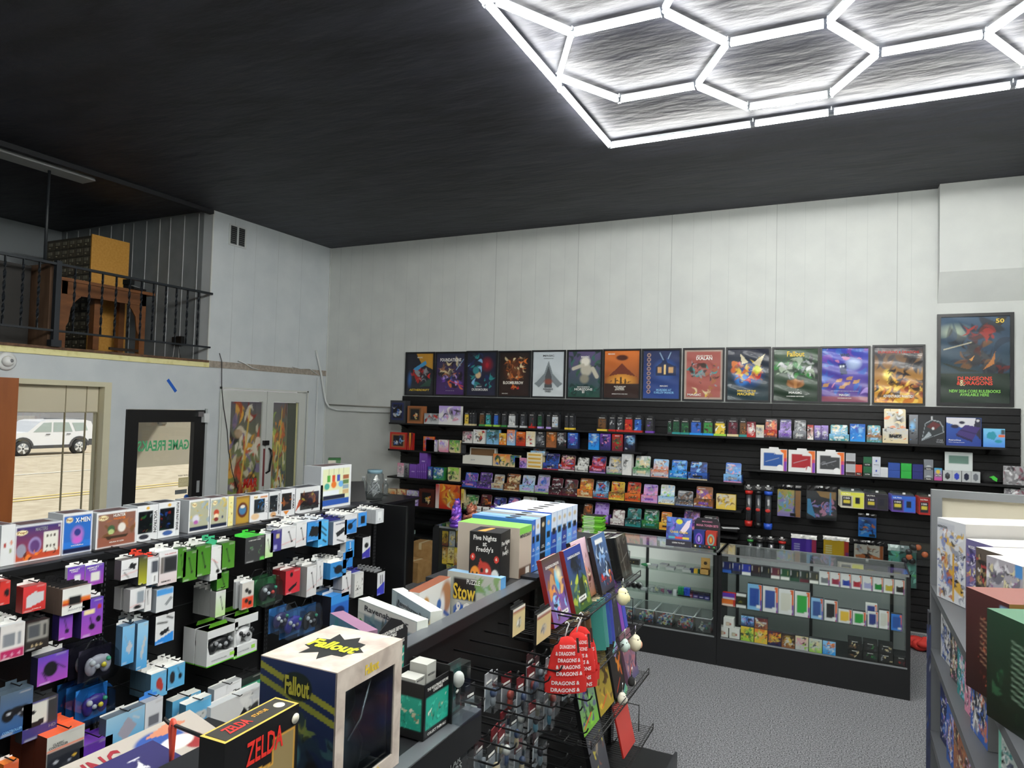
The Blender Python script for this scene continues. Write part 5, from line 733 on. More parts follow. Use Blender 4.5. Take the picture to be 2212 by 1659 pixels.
hg(101, 181, 1568, 1665, [('f', 'c9c8c0'), ('r', 0, .62, 1, .66, 'e8744c'), ('r', 0, 0, 1, .6, '34363c')] + pad(.5, .3, .55, .22, '20232c', 'd8b03c'), 'orange topped classic controller box at bottom left', copies=3, step=.09, side='5c2a1c', tab='e8643c', tabh=.12, top='e8643c', d=.09, texts=[('CLASSIC\nCONTROLLER', .3, .74, .5, .12, 'x')], x=-3.05)
hg(172, 242, 1588, 1670, [('f', '8a8c90'), ('r', 0, .62, 1, 1, '5a2f96')] + pad(.55, .35, .55, .25, '9a9ca4'), 'purple topped controller box beside the orange one', side='4a2a80', tab='5a2f96', d=.09, top='6a3aa0', x=-3.05); hg(8, 40, 1640, 1680, [('f', 'd8643c')], 'small orange pack peeping in at the lower left', side='o', x=-3.05)
hg(262, 298, 1200, 1250, WG + [('p', [(.55, .8), (.9, .7), (.8, .45), (.45, .55)], '222327'), ('l', .2, .35, .45, .08, .03, '2a2a2c')], 'white charger box first in the middle section', side='54504e', texts=[('ADAPTER', .3, .5, .5, .06, 'a')])
hg(300, 318, 1190, 1262, [('g', 'a8a82c', '3c4030')], 'slim box with red tab and yellow face', side='x', tab='d8402c', copies=2, step=.04); hg(318, 344, 1196, 1262, [('f', 'd8dadc'), ('r', .35, .45, .9, .9, '4c5058'), ('r', .45, .05, .85, .4, 'e8e8e8'), ('l', .65, .3, .65, .12, .04, '1c1c1e')], 'tall narrow white console cable box', tab='d8402c'); hg(343, 383, 1178, 1261, [('g', 'd8c8c8', 'e2e3e4'), ('r', .1, .35, .28, .85, '6a6460'), ('r', .28, .35, .98, .85, '4a4c50'), ('r', .34, .4, .94, .8, '2c2d30')], 'white box with handheld console picture and armor text', copies=2, step=.04, texts=[('ARMOR3', .4, .1, .5, .05, 'k'), ('FOR SWITCH', .6, .92, .6, .03, 'r')])
def green(uL, uR, vT, vB, lab, c='3f7a22', **k): return hg(uL, uR, vT, vB, [('g', '4f8a2c', c)] + cable_(), lab, side='1f4a1c', **k)
green(384, 402, 1172, 1248, 'leftmost slim green cable box'); green(396, 427, 1178, 1254, 'green cable box with cable picture, second from left', copies=2, step=.05); green(424, 456, 1166, 1243, 'green cable box with red yellow plugs pictured', copies=2, step=.05)
hg(455, 480, 1160, 1252, [('f', 'dcdedc'), ('l', .3, .6, .7, .3, .03, '1c1c1e'), ('e', .65, .25, .2, .07, '222', .3) if 0 else ('e', .65, .25, .2, .07, '222222', .3), ('l', .1, .65, .6, .5, .02, 'c83a2c')], 'white cable box with teal round hang tag', tab='3aa878', tabh=.22, copies=2, step=.05); green(478, 507, 1161, 1228, 'green cable box right of the teal tagged one'); green(469, 494, 1229, 1273, 'small green adapter box under the teal tag')
hg(530, 573, 1148, 1213, [('f', '3c3d3e'), ('s', 60, ['5a8a5c', '6a6c6c'], 8, .1, .3, .9, .7, .1), ('r', .75, .02, .98, .14, '5fc04c')], 'black component cable box with bright green flap', side='141415', tab='3fb83c', top='3fb83c', d=.09, texts=[('COMPONENT CABLE', .45, .86, .6, .05, 'w')]); hg(572, 590, 1144, 1204, WG + [('g', 'b4d890', 'dfe1e0')] + cable_('1c1c1e'), 'slim white green cable box next to the black one'); hg(585, 608, 1136, 1191, [('f', '3f3a80'), ('r', .5, .6, .8, .8, 'c8b888'), ('r', .3, .1, .6, .3, 'a8a8d8')], 'small indigo cable box under a clear tab', tab='a')
for a in ((609, 639, 1130, 1183, 'white cable box with pink wave, first of the pair'), (640, 662, 1119, 1180, 'narrow white cable box with pink wave, second of pair')): hg(*a[:4], WG + cable_('1c1c1e', .6), a[4], copies=3, step=.045)
hg(664, 694, 1120, 1168, [('f', '3a8cd0'), ('p', [(.1, .3), (.3, .8), (.9, .7), (.75, .2)], '1d1e20')], 'blue receiver box with black square picture', copies=4, step=.04, side='2a6aa8'); hg(688, 709, 1114, 1180, [('g', '4aa8e0', '5ab4e8'), ('l', .3, .8, .8, .6, .05, '1c1c1e'), ('l', .3, .6, .8, .4, .05, '1c1c1e'), ('l', .5, .25, .8, .15, .06, '1c1c1e')], 'sky blue cable box with four black plugs', copies=3, step=.05, side='3a90c8')
hg(720, 749, 1116, 1174, [('f', 'dcdde0'), ('p', [(.2, .5), (.8, .7), (.85, .5), (.3, .3)], '26282c'), ('l', .3, .2, .8, .05, .03, '26282c')], 'white adapter box with navy loops on top', copies=4, step=.045, side='6a7a8c', tab='2c2c70', texts=[('ADAPTER', .5, .88, .7, .06, 'n')]); hg(745, 771, 1104, 1153, [('f', 'dcdde0'), ('r', 0, 0, 1, .75, '3a86d0'), ('e', .45, .4, .25, .2, '1c1d20', .3), ('l', .5, .5, .9, .7, .03, '1c1d20')], 'white and blue adapter box near the end', copies=4, step=.045)
hg(774, 792, 1101, 1137, [('f', '3a8cd8'), ('r', .3, .2, .8, .75, '1c1d20')], 'small blue card reader box close to the end panel', copies=2, step=.04); hg(812, 829, 1095, 1130, [('f', 'c4c8cc'), ('r', .25, .2, .75, .85, 'dfe2e4'), ('e', .5, .3, .12, .1, 'a9aeb2', .3)], 'silver phone grip pack, last before the end panel', copies=4, step=.045, side='b4b8bc')
# second row
hg(281, 314, 1262, 1318, WG + [('r', .45, .3, .9, .85, '8a949c'), ('e', .5, .15, .3, .1, '1c1c1e', .3)], 'white mouse box with black tab', copies=2, step=.07, side='a8a8a8', tab='k'); hg(313, 327, 1266, 1320, [('f', 'd8d8d8'), ('l', .4, .9, .5, .3, .06, '1c1c1e')], 'thin white stylus pack with round R label', tabh=.1); hg(338, 374, 1262, 1319, [('f', 'd3d6d8'), ('r', 0, .72, 1, 1, '4a94d4'), ('p', [(.5, .3), (.85, .6), (.95, .5), (.65, .2)], '8a8e92')], 'white microphone box with blue top', side='9aa0a6', tab='3a84c4', d=.08)
hg(336, 376, 1322, 1388, [('f', 'd8dadb'), ('p', [(0, 0), (1, 0), (1, .35), (0, .12)], '2f86d4'), ('p', [(.2, .4), (.7, .52), (.75, .38), (.3, .28)], '202124'), ('l', .1, .75, .6, .7, .04, '202124'), ('l', .6, .9, .9, .8, .04, '202124')], 'white and blue converter box with black cable picture', tab='x', tabh=.08, side='17171a')
hg(264, 290, 1342, 1434, LB() + [('p', [(.3, .4), (.6, .6), (.9, .45), (.6, .25)], 'b8bcc4'), ('l', .2, .75, .5, .5, .015, '8a90a0')], 'tall light blue hub box under the white mouse box', side='50708c', tabh=.1); hg(296, 319, 1331, 1444, LB('9ac8e4') + [('p', [(.3, .3), (.7, .7), (.85, .65), (.5, .2)], 'b8bcc0')], 'taller light blue cable box just behind and right', copies=3, step=.05, side='50708c', tabh=.12)
hg(326, 362, 1438, 1506, [('f', '68b0d8'), ('e', .5, .55, .2, .25, 'a83a30', .2), ('e', .62, .4, .13, .2, 'a83a30', .2)], 'blue box picturing a red motion controller', copies=4, step=.04, side='4a6678', top='w', tabh=.2); hg(360, 399, 1424, 1485, [('f', '5aaad8'), ('e', .32, .5, .16, .3, '2a2a2e', .2), ('e', .75, .45, .12, .15, '1f2022', .3), ('l', .6, .85, .75, .5, .015, '1f2022')], 'blue box picturing a dark motion controller', copies=3, step=.04, side='4a6678', top='w', tabh=.2)
hg(466, 487, 1266, 1331, [('g', 'b4d890', 'd8dad8')] + cable_('1c1c1e', .6), 'slim white green cable box, front of four', copies=4, step=.045, side='8c8e8c'); hg(523, 548, 1247, 1314, [('f', 'd0ccc4'), ('r', 0, 0, 1, .45, 'd84a2c'), ('e', .4, .7, .18, .1, '202020', .3), ('e', .65, .6, .18, .1, '202020', .3), ('e', .4, .3, .18, .1, '202020', .3), ('e', .7, .2, .18, .1, '202020', .3)], 'red white pack of black thumb grips', d=.02, copies=2, step=.05)
gamepad(562, 612, 1236, 1307, '3c7a4c', '1e1f22', 'clear blister with black controller on green card', 2, c2='c83a30')
hg(617, 648, 1221, 1281, [('f', 'c8303c'), ('p', [(.2, .2), (.8, .45), (.75, .3), (.3, .1)], '1c1c20'), ('e', .4, .8, .12, .12, '1c1c20', .3)], 'red cable pack beside the clear controller blister', copies=2, step=.06, side='7c1c24'); hg(663, 684, 1210, 1287, WG + cable_('1c1c1e', .6), 'tall white cable box, front of its row', copies=3, step=.05, side='9c9a98'); hg(684, 698, 1200, 1266, WG + cable_('1c1c1e', .6), 'white cable box peeping out right of the tall one')
hg(714, 748, 1202, 1247, [('f', '3a8cd0'), ('e', .5, .5, .3, .3, '1c1d22', .2), ('l', .2, .7, .8, .2, .03, '1c1d22')], 'blue box with folded white top and black plug picture', copies=5, step=.035, side='3a86c4', top='w', tabh=.24); hg(741, 762, 1185, 1226, [('f', '2f7ec8'), ('l', .3, .3, .8, .8, .05, '1c1d22')], 'smaller blue cable box behind the folded topped row'); hg(747, 765, 1161, 1205, [('f', '3a90d4'), ('l', .5, .9, .6, .3, .04, 'd8d8dc'), ('e', .6, .25, .15, .08, 'c83a2c', .3)], 'narrow blue cable box hanging high right'); hg(783, 800, 1156, 1205, [('f', 'd4d6d8'), ('p', [(0, 0), (1, 0), (1, .5), (0, .25)], '3a34a0'), ('e', .5, .6, .3, .15, '1c1d20', .3)], 'white violet adapter box in a black shell', side='141416', tab='k', d=.07, tabh=.08)
hg(739, 758, 1227, 1286, WG + cable_('1c1c1e', .6), 'white cable box at lower right of the pegboard', side='a4a2a0', copies=2, step=.04); hg(766, 785, 1228, 1288, [('f', 'd6d6d2'), ('s', 61, pal('xkd'), 12, .1, .1, .9, .7, .2)], 'white box of black cables with violet loops', copies=4, step=.04, tab='3a3a90'); hg(815, 831, 1227, 1284, [('f', 'd8dadc'), ('p', [(0, 0), (1, 0), (1, .55), (0, .3)], '3a40b8'), ('l', .4, .85, .45, .5, .05, '1c1c1e'), ('l', .65, .85, .7, .5, .05, '1c1c1e')], 'white blue cable box, front of a black spined row', copies=7, step=.035, side='141416', tab='8a8c8e')
def xpad(uL, uR, vT, vB, dark, lab, copies):
    M, w, h = atX(uL, uR, vT, vB, HX)
    for k in range(copies):
        r_ = empty('controller_box', M @ Matrix.Translation((0, .10 * k, 0))); d = .09; W2 = mat('d6d8d8', .45); b = MB(); b.box((-w / 2, 0, h * .70), (w / 2, d, h * .90), W2); b.add([(-w / 2, 0, h * .9), (w / 2, 0, h * .9), (w / 2, d, h * .9), (-w / 2, d, h * .9)], [(0, 1, 2, 3)], mat('74b23a', .45)); b.box((-w / 2, 0, .004), (w / 2, d, h * .25), W2); b.box((-w / 2, .06, h * .25), (w / 2, d, h * .7), W2); b.box((-w / 2, -.001, 0), (w / 2, d, .006), mat('6abf3c', .5))
        b.prism([(-w / 2, h * .25), (-w / 2 + .02, h * .25), (-w / 2 + .005, h * .5), (-w / 2 + .005, h * .7), (-w / 2, h * .7)], 0, .06, W2); put_text(b, 'CONTROLLER', (-w * .1, h * .12), w * .5, h * .035, 'a', lambda a, c: (a, -.001, c)); b.box((w * .25, -.001, h * .1), (w * .4, 0, h * .18), mat('9ad84c', .5)); b.build('box', r_)
        g_ = MB(); c = mat('1c1e20' if dark else 'd6d8da', .35); g_.blob((-w * .24, .03, h * .40), (w * .14, .025, h * .17), c); g_.blob((w * .24, .03, h * .40), (w * .14, .025, h * .17), c); g_.blob((0, .03, h * .5), (w * .3, .025, h * .13), c)
        for a, z in ((-.2, .52), (.12, .44), (.24, .55), (.3, .5), (-.08, .44)): g_.blob((w * a, .004, h * z), (.012, .01, .012), mat('8a8d90' if dark else '26282a', .4))
        g_.build('controller', r_); MB().prism([(-w * .3, h * .9), (w * .3, h * .9), (w * .25, h), (-w * .25, h)], .04, .044, mat('62a82c', .5)).build('hang_tab', r_); tag(r_, lab if k == 0 else lab + ', standing behind', 'controller', 'green topped controller boxes')
xpad(448, 513, 1346, 1430, True, 'white green controller box with black controller', 2); xpad(507, 556, 1320, 1414, False, 'white green controller box with white controller', 2)
for a in ((617, 664, 1306, 1377, 'blue tinted hard pack with cobalt controller, frontmost', '3a3aa0'), (594, 634, 1300, 1366, 'blue tinted hard pack behind and left of the front', '2c2c60'), (657, 697, 1294, 1370, 'blue tinted hard pack with black controller, rightmost', '202228')): gamepad(*a[:4], '3a78b8', a[5], a[4], 1, x=-3.08 if 'front' in a[4] else -3.12, c2='6a6c74')
hg(715, 753, 1272, 1345, [('f', '2a66c0'), ('r', 0, .7, 1, 1, '3a90dc'), ('e', .45, .4, .35, .22, '17265c', .2)], 'big blue controller box above the puzzle boxes', copies=2, step=.09, side='20222c', top='3a90dc', d=.08)
# bottom row
hg(229, 311, 1532, 1618, [('g', '4aa4d4', '9cc4dc'), ('p', [(.3, .5), (.55, .85), (.8, .55), (.5, .2)], 'a09caa'), ('l', .7, .8, .85, .7, .02, 'c8ccd0')], 'light blue adapter box with mauve square, leaning', side='54606c', tabh=.08, x=-3.05); hg(313, 350, 1498, 1618, [('f', 'd6d8dc'), ('r', .2, .5, .8, .7, '6a6c74'), ('r', .25, .3, .7, .42, '6a6c74'), ('p', [(0, 0), (.2, 0), (1, .25), (1, .35)], '3a80d0')], 'tall white adapter box with blue ring tag', side='a4a6ac', tab='3a80d0', tabh=.12, x=-3.05)
gpd = LB('66b4dc') + pad(.5, .5, .4, .22, 'c8cac8', '8a8c88')
hg(401, 455, 1508, 1580, gpd, 'light blue box with white classic gamepad, front one', side='4a7c98', top='w', tabh=.06, x=-3.05); hg(372, 432, 1500, 1572, gpd, 'light blue gamepad box behind the front one', side='4a7c98', top='w', tabh=.06, x=-3.16); hg(462, 520, 1474, 1548, WG + [('p', [(.45, .2), (.7, .75), (.95, .7), (.7, .15)], '222326'), ('l', .1, .2, .5, .3, .02, '222326')], 'grey white power adapter box with black brick', side='a4a6a8', tabh=.06, x=-3.08, texts=[('AC ADAPTER', .35, .6, .5, .06, 'x')]); hg(517, 566, 1448, 1524, [('f', '24302a'), ('r', .0, .6, 1, .75, '4ab08c'), ('s', 62, ['6ad04c', '1c1c1e', 'd8e0d8', '58b848'], 16, .05, .1, .95, .55, .16)], 'black and green headset charger box', side='141416', tab='k', x=-3.1); hg(455, 566, 1500, 1592, [('f', 'd8d8d6'), ('p', [(.35, .2), (.6, .6), (.7, .9), (.85, .95), (.7, .4), (.5, .1)], '1c1d20'), ('s', 63, pal('wsk'), 8, .6, .3, .95, .95, .2)], 'large white box with black swoosh low on the pegboard', side='s', tabh=.05, x=-3.02)
# ================================================================ centre gondola (right of the first one) and its wire racks
CX0 = -1.245
t = empty('gondola', loc=(0, 0, 0)); MB().box((-1.285, 1.62, .14), (-1.262, 4.08, 1.355), PEG).build('pegboard', t)
RAIL = mat('73777d', .32, .5)
m = MB(); m.box((-1.30, 1.62, 1.352), (-1.238, 4.08, 1.372), RAIL); m.box((-1.238, 1.62, 1.335), (-1.232, 4.08, 1.372), M_MTL); m.build('top_rail', t)
MB().box((-1.68, 2.62, 1.352), (-1.301, 4.08, 1.372), mat('2a2b2f', .35)).build('top_shelf', t); MB().box((-1.72, 1.62, 1.108), (-1.29, 2.62, 1.128), mat('202124', .4)).build('side_shelf', t)
for y in (2.86, 4.06):
    m = MB(); m.box((-1.262, y - .018, .14), (-1.243, y + .018, 1.34), M_MTL)
    for k in range(44): m.box((-1.2435, y - .004, .16 + k * .0268), (-1.2425, y + .004, .174 + k * .0268), mat('5c5f63', .5))
    m.build('upright', t); MB().box((-1.31, y - .04, 1.372), (-1.225, y + .04, 1.384), M_BLK).build('joint_cap', t)
m = MB(); m.box((-1.68, 1.62, 0), (-.87, 4.11, .13), M_MTL); m.box((-.875, 1.62, .0), (-.86, 4.11, .152), mat('3a3c40', .35, .4)); m.build('base_deck', t); MB().box((-1.69, 4.08, 0), (-1.245, 4.10, 1.35), M_BLK).build('end_panel', t)
tag(t, 'black pegboard gondola in the centre holding wire racks and hooks', 'display rack')
# wire shelves
for i, z in enumerate((1.20, .94, .66, .36)):
    t = empty('wire_shelf', loc=(-1.24, 2.62 if i == 0 else 2.9, z)); L_ = 3.88 - t.location.y; m = MB(); r = .0026; dp = .20 + .03 * i
    for x in (.0, dp * .5, dp): m.tube([(x, 0, 0), (x, L_, 0)], r * 1.5 if x else r, M_BLK, 6)
    n = int(L_ / .021)
    for k in range(n + 1): y = L_ * k / n; m.tube([(0, y, .004), (dp, y, .004)], .0015, M_BLK, 4, False)
    m.build('wire_deck', t); m = MB(); m.tube([(dp, 0, 0), (dp, 0, .03), (dp, L_, .03), (dp, L_, 0)], .0022, M_BLK, 5); m.build('front_lip', t)
    b_ = MB(); y = L_ - .09; b_.tube([(dp * .15, y, .01), (dp * .15, y, .15), (dp * .8, y, .15), (dp * .8, y, .01)], .003, M_BLK, 6); b_.build('bookend', t)
    tag(t, f'black wire shelf with bookend, {ORD[i]} from the top on centre gondola', 'shelf', 'wire shelves')
# books on the wire shelves
def book(y0, y1, z, h, tilt, spec, lab, th=.022, x=-1.085, spine='7a1c1c', texts=(), rz=0, name='book'):
    M = Matrix.Translation((x, (y0 + y1) / 2, z + .010 + (th + .006) * math.sin(tilt))) @ Matrix.Rotation(PI / 2 + rz, 4, 'Z') @ Matrix.Rotation(-tilt, 4, 'X'); w = y1 - y0; t = empty(name, M)
    b = MB(); b.box((-w / 2 + .003, .002, .003), (w / 2, th - .002, h - .003), mat('e6e2d6', .8)); b.build('pages', t); b = MB(); S2 = mat(K.get(spine, spine), .4)
    nw, nh = res(w, h, 260); b.art(paint(spec, nw, nh, h / w), lambda s, q: (w * (s - .5), 0, h * q)); b.box((-w / 2, .0005, 0), (w / 2, .002, h), S2); b.box((-w / 2, th - .002, 0), (w / 2, th, h), S2); b.box((-w / 2 - .001, 0, 0), (-w / 2 + .002, th, h), S2)
    for q in texts: put_text(b, q[0], (w * (q[1] - .5), h * q[2]), q[3] * w, q[4] * h, K.get(q[5], q[5]), lambda a, c: (a, -.0012, c))
    b.build('cover', t); return tag(t, lab, 'book')
DT = lambda: [('DUNGEONS & DRAGONS', .5, .86, .74, .04, 'w')]
book(2.70, 2.90, 1.20, .285, .25, [('g', '7a5a9c', '4a3a2c'), ('s', 71, ['d88c2c', 'e8a83c', 'c89a5c', '8a5a2c'], 16, .1, .45, .9, .8, .25), ('e', .6, .62, .12, .2, '3aa0c8', .4), ('e', .75, .7, .22, .14, 'd8d0b0', .8), ('s', 72, pal('pidkc'), 26, .2, .05, .95, .42, .16), ('r', .45, .1, .9, .16, 'e6e6e2')], 'orange and purple rulebook, nearest on the top wire shelf', texts=DT() + [('$49.99', .68, .13, .3, .03, 'k')])
book(2.93, 3.15, 1.20, .285, .25, [('g', '3a5a1c', '2a3a8c'), ('e', .45, .72, .3, .2, '141c2c', .6), ('s', 73, ['1c2430', '2a3038', '14181c'], 18, .3, .5, .75, .85, .2), ('s', 74, ['a8b83a', '7a8f2c', 'd8c84c', '2f4a1c', '3a6a5a'], 30, .05, .1, .95, .5, .16), ('p', [(.35, .1), (.5, .45), (.75, .5), (.75, .1)], '26301c'), ('r', .3, .14, .75, .21, 'e6e6e2')], 'blue and green rulebook with red spine beside the orange one', texts=DT() + [('$49.99', .52, .175, .3, .03, 'k')], x=-1.075)
book(3.12, 3.33, 1.20, .285, .25, [('g', '8a5a38', 'd8b8c8'), ('s', 75, pal('zdeqo'), 40, .1, .05, .9, .7, .13)], 'pink and tan battle scene rulebook, partly hidden', x=-1.115, spine='k'); book(3.32, 3.53, 1.20, .285, .25, [('g', '2a2430', '4a6a98'), ('s', 76, ['7aa0d0', '1c2028', '2f4058', '101418', 'b8c8d8'], 44, .1, .2, .9, .85, .18), ('s', 77, pal('ro'), 10, .2, .08, .95, .3, .12), ('r', .2, .84, .75, .92, 'dfe0dd')], 'dark blue monster rulebook with red lettering', texts=[('D&D', .3, .22, .4, .05, 'r')], spine='k', x=-1.08)
for k, (y, lb) in enumerate(((3.56, 'dark shrink wrapped journal, left of two'), (3.63, 'brown leather journal in crinkled plastic wrap'))):
    o = book(y, y + .17, 1.20, .23, .22, [('f', '2b2622' if k == 0 else '4c4238'), ('s', 78 + k, ['6c6258', '1c1815', '8a8074'], 16, 0, 0, 1, 1, .2), ('l', .1, .4, .9, .55, .01, 'c9c0b4'), ('l', .3, .95, .4, .05, .01, 'c9c0b4')], lb, th=.05, x=-1.12 + .055 * k, spine='k')
    q = MB(); q.box((-.088, -.004, -.002), (.088, .054, .235), M_PLAST); q.build('shrink_wrap', o)
bk2 = [(2.95, 'brown leather journal, first on the second wire shelf', '5a3f28'), (3.02, 'second brown leather journal with cream pages', '4a3422'), (3.09, 'third brown leather journal, thicker and lighter', '6a4c30'), (3.22, 'teal mottled book spine on second wire shelf', '3f8f86'), (3.27, 'pale teal mottled book spine', '5aa09a'), (3.32, 'blue speckled book spine', '3a5aa8'), (3.37, 'blue violet speckled book spine', '4a55b0')]
for y, lb, c in bk2:
    j = 'journal' in lb; M = Matrix.Translation((-1.19, y, .952)) @ Matrix.Rotation(.3, 4, 'Z') @ Matrix.Rotation(-.12, 4, 'Y'); t = empty('book', M); h = .21 if j else .235
    b = MB(); b.prism([(0, -.022), (.14, -.022), (.145, 0), (.14, .022), (0, .022)] if j else [(0, -.018), (.16, -.018), (.16, .018), (0, .018)], 0, h, mat(c, .5), 'z'); b.build('cover', t); b = MB(); b.box((.0, -.017, .004), (.135, .017, h + .002), mat('d8caa0', .8)); b.build('pages', t)
    if j: b = MB(); b.tube([(.146, -.02, h * .35), (.15, 0, h * .4), (.146, .02, h * .35)], .002, mat('1c1610', .6), 5); b.build('strap', t)
    tag(t, lb, 'book')
book(3.42, 3.60, .94, .26, .2, [('f', '34343a'), ('s', 81, ['8a8a90', '5c5c62', 'a9a9ae', '2a2a2e'], 40, .1, .1, .9, .95, .12)], 'charcoal book with silver tangle on its cover', x=-1.06, spine='x'); book(3.61, 3.66, .94, .27, .2, [('f', '8a4ab0')], 'narrow magenta speckled book', x=-1.06, spine='p'); book(3.67, 3.72, .94, .27, .2, [('f', '4a50b8')], 'narrow indigo speckled book at the shelf end', x=-1.06, spine='b')
book(2.95, 3.16, .66, .28, .22, [('g', '7ab83a', '5a3a8c'), ('s', 82, ['2a3a1c', '8ad03c', '1c1c22', '4a2a80'], 34, .1, .1, .9, .85, .16), ('l', .1, .1, .6, .22, .02, 'd84a2c')], 'purple and lime rulebook on the third wire shelf', x=-1.03, spine='k'); book(3.18, 3.39, .66, .28, .22, [('g', 'a8902c', '8a7a3a'), ('s', 83, ['d8b83c', '5a3a1c', '3a2814', 'c89a2c'], 34, .1, .1, .9, .95, .16), ('l', .2, .1, .6, .22, .02, 'd84a2c')], 'golden yellow rulebook beside the purple one', x=-1.03, spine='k')
book(3.42, 3.60, .66, .27, .2, [('g', '2a2422', '34302e'), ('s', 84, ['e0862c', 'c8602c', '3a2c28'], 14, .5, .3, .95, .8, .2), ('l', .2, .08, .6, .25, .02, 'd84a2c')], 'dark book with orange flame on third wire shelf', x=-1.03, spine='k'); book(3.63, 3.82, .66, .25, .25, [('g', '5a5a80', 'c88a9a'), ('s', 85, ['8a4a5c', 'e0a8a0', 'c87a7c', '6a5a70'], 26, .1, .2, .9, .9, .22), ('l', .2, .15, .5, .3, .02, 'd84a2c')], 'pink rose coloured book at end of third wire shelf', x=-1.02, spine='7a5a70')
book(3.45, 3.66, .36, .25, .25, [('f', 'cf4a40'), ('g', 'c8443c', 'd85248')], 'plain coral red folder on the lowest wire shelf', th=.008, x=-.99, spine='r'); book(3.06, 3.27, .36, .27, .25, [('g', '3a3a40', '5a5c64'), ('s', 86, ['8a5a4c', '2a2a30', 'b0a08c', 'd8c84c'], 26, .1, .1, .9, .9, .16), ('l', .1, .1, .5, .25, .02, 'd84a2c')], 'grey rulebook on the lowest wire shelf', x=-1.0, spine='k'); book(3.78, 3.82, .36, .2, .1, [('f', '5a9a4c')], 'slim green folder beside the lowest bookend', th=.03, x=-1.1, spine='g')
def plush(u, v, x, s_, lab, c='e9e4c8', extra=None):
    p = on(u, v, 0, x); t = empty('plush_keychain', loc=(p[0], p[1], p[2])); B2 = mat(c, .9); MB().blob((0, 0, 0), (s_ * .8, s_ * .8, s_), B2, 18, 12).build('body', t); MB().blob((.0, .0, s_ * .55), (s_ * .62, s_ * .62, s_ * .6), B2, 16, 10).build('head', t)
    m = MB(); m.blob((s_ * .45, -s_ * .38, s_ * .62), (s_ * .09,) * 3, mat('141414', .2), 8, 6); m.blob((s_ * .6, s_ * .05, s_ * .62), (s_ * .09,) * 3, mat('141414', .2), 8, 6); m.build('eye', t)
    m = MB(); m.tube([(0, 0, s_ * 1.1), (0, 0, s_ * 1.1 + .05)], .003, M_CHR, 6); m.build('chain', t); MB().blob((s_ * .6, s_ * .5, -s_ * .2), (s_ * .22, s_ * .22, s_ * .45), mat(extra or c, .9), 12, 8).build('arm', t); tag(t, lab, 'plush toy', 'plush keychains')
plush(1345, 1290, -1.02, .042, 'cream plush keychain just below the top wire shelf', 'efe6b4'); plush(1372, 1390, -1.0, .042, 'cream owl plush keychain with pink arm over the carpet', 'e9e2c4', 'e8a888'); plush(1349, 1395, -1.01, .032, 'pale blue green plush keychain behind the lilac tag', 'cfe0d8'); plush(1344, 1510, -1.0, .030, 'small white plush keychain below the third shelf', 'e6e2d4'); plush(1364, 1473, -.98, .024, 'tiny black and white plush keychain at the third shelf corner', '2a2a2a', 'e0ded8')
for (u, v, c, lb) in ((1330, 1400, 'a89ad0', 'folded lilac and teal price tag card hanging from wire shelf'), (1352, 1491, '8ad09c', 'small mint green tag card hanging below third wire shelf')):
    p = on(u, v, 0, -1.02); m = MB(); m.prism([(-.03, -.03), (.0, -.045), (.03, .0), (.0, .03)], -.001, .001, mat(c, .6), 'x'); m.prism([(-.03, -.03), (.0, .03), (-.01, .04), (-.045, -.01)], -.002, 0, mat('7ac0c0', .6), 'x'); tag(m.build('tag_card', M=Matrix.Translation(p)), lb, 'tag')
# red knitted hats
def hat(y, x, lab):
    t = empty('knit_hat', Matrix.Translation((x, y, 1.085)) @ Matrix.Rotation(-1.0, 4, 'Z') @ Matrix.Scale(.62, 4)); m = MB(); RD = mat('c4231f', .9); n = 26; pr = [(.0, .30), (.035, .29), (.07, .25), (.10, .18), (.115, .10), (.12, .02), (.125, 0)]
    v = [(.32 * r * math.cos(2 * PI * j / n) * (1 + .05 * math.sin(4 * z * 30)), r * math.sin(2 * PI * j / n), z) for r, z in pr for j in range(n)]; m.add(v, [(i * n + (j + 1) % n, i * n + j, (i + 1) * n + j, (i + 1) * n + (j + 1) % n) for i in range(len(pr) - 1) for j in range(n)], RD, True); m.build('crown', t)
    m = MB(); v = [(.36 * .132 * math.cos(2 * PI * j / n), .132 * math.sin(2 * PI * j / n), z) for z in (-.035, .06) for j in range(n)]; m.add(v, [(j, (j + 1) % n, n + (j + 1) % n, n + j) for j in range(n)], RD, True); m.build('cuff', t)
    m = MB(); rg = random.Random(int(y * 100))
    for z in (-.012, .03, .085, .125, .165, .205, .245):
        hw = np.interp(z, [-.05, .1, .18, .25, .3], [.11, .095, .08, .055, .02]); s_ = rg.uniform(-.02, .02); tx = rg.choice(['DUNGEONS', '& DRAGONS', 'DRAGONS &'])
        def PQ(a, b, z=z): rr = .128; yy = max(-.98, min(.98, a / rr)); return (.36 * rr * math.sqrt(1 - yy * yy) * (np.interp(z, [0, .1, .2, .3], [1.05, .98, .86, .6])) + .004, a, z + b)
        put_text(m, tx, (s_, 0), hw * 1.7, .024, 'e9dede', PQ, .03)
    m.build('hat_lettering', t); MB().prism([(.06, .21), (.075, .21), (.065, .30), (.05, .30)], .040, .043, mat('3a2420', .6), 'x').build('label_tag', t)
    h = MB(); h.tube([(0, -.01, .29), (.0, .0, .34), (-.01, .015, .37), (-.005, 0, .385), (0, -.012, .375)], .004, mat('e2e4e5', .4), 6); h.build('hanger', t); tag(t, lab, 'hat', 'red knitted hats')
hat(2.56, -.93, 'red knitted hat with white lettering, nearest on its hook'); hat(2.63, -.945, 'red knitted hat with white lettering, behind the nearest'); hat(2.49, -.95, 'third red knitted hat, half hidden at the left')
m = MB(); m.tube([(-1.262, 2.60, 1.325), (-.90, 2.60, 1.32), (-.885, 2.60, 1.34)], .0035, M_BLK, 6); tag(m.build('peg_hook'), 'long black hook that carries the red knitted hats', 'hook')
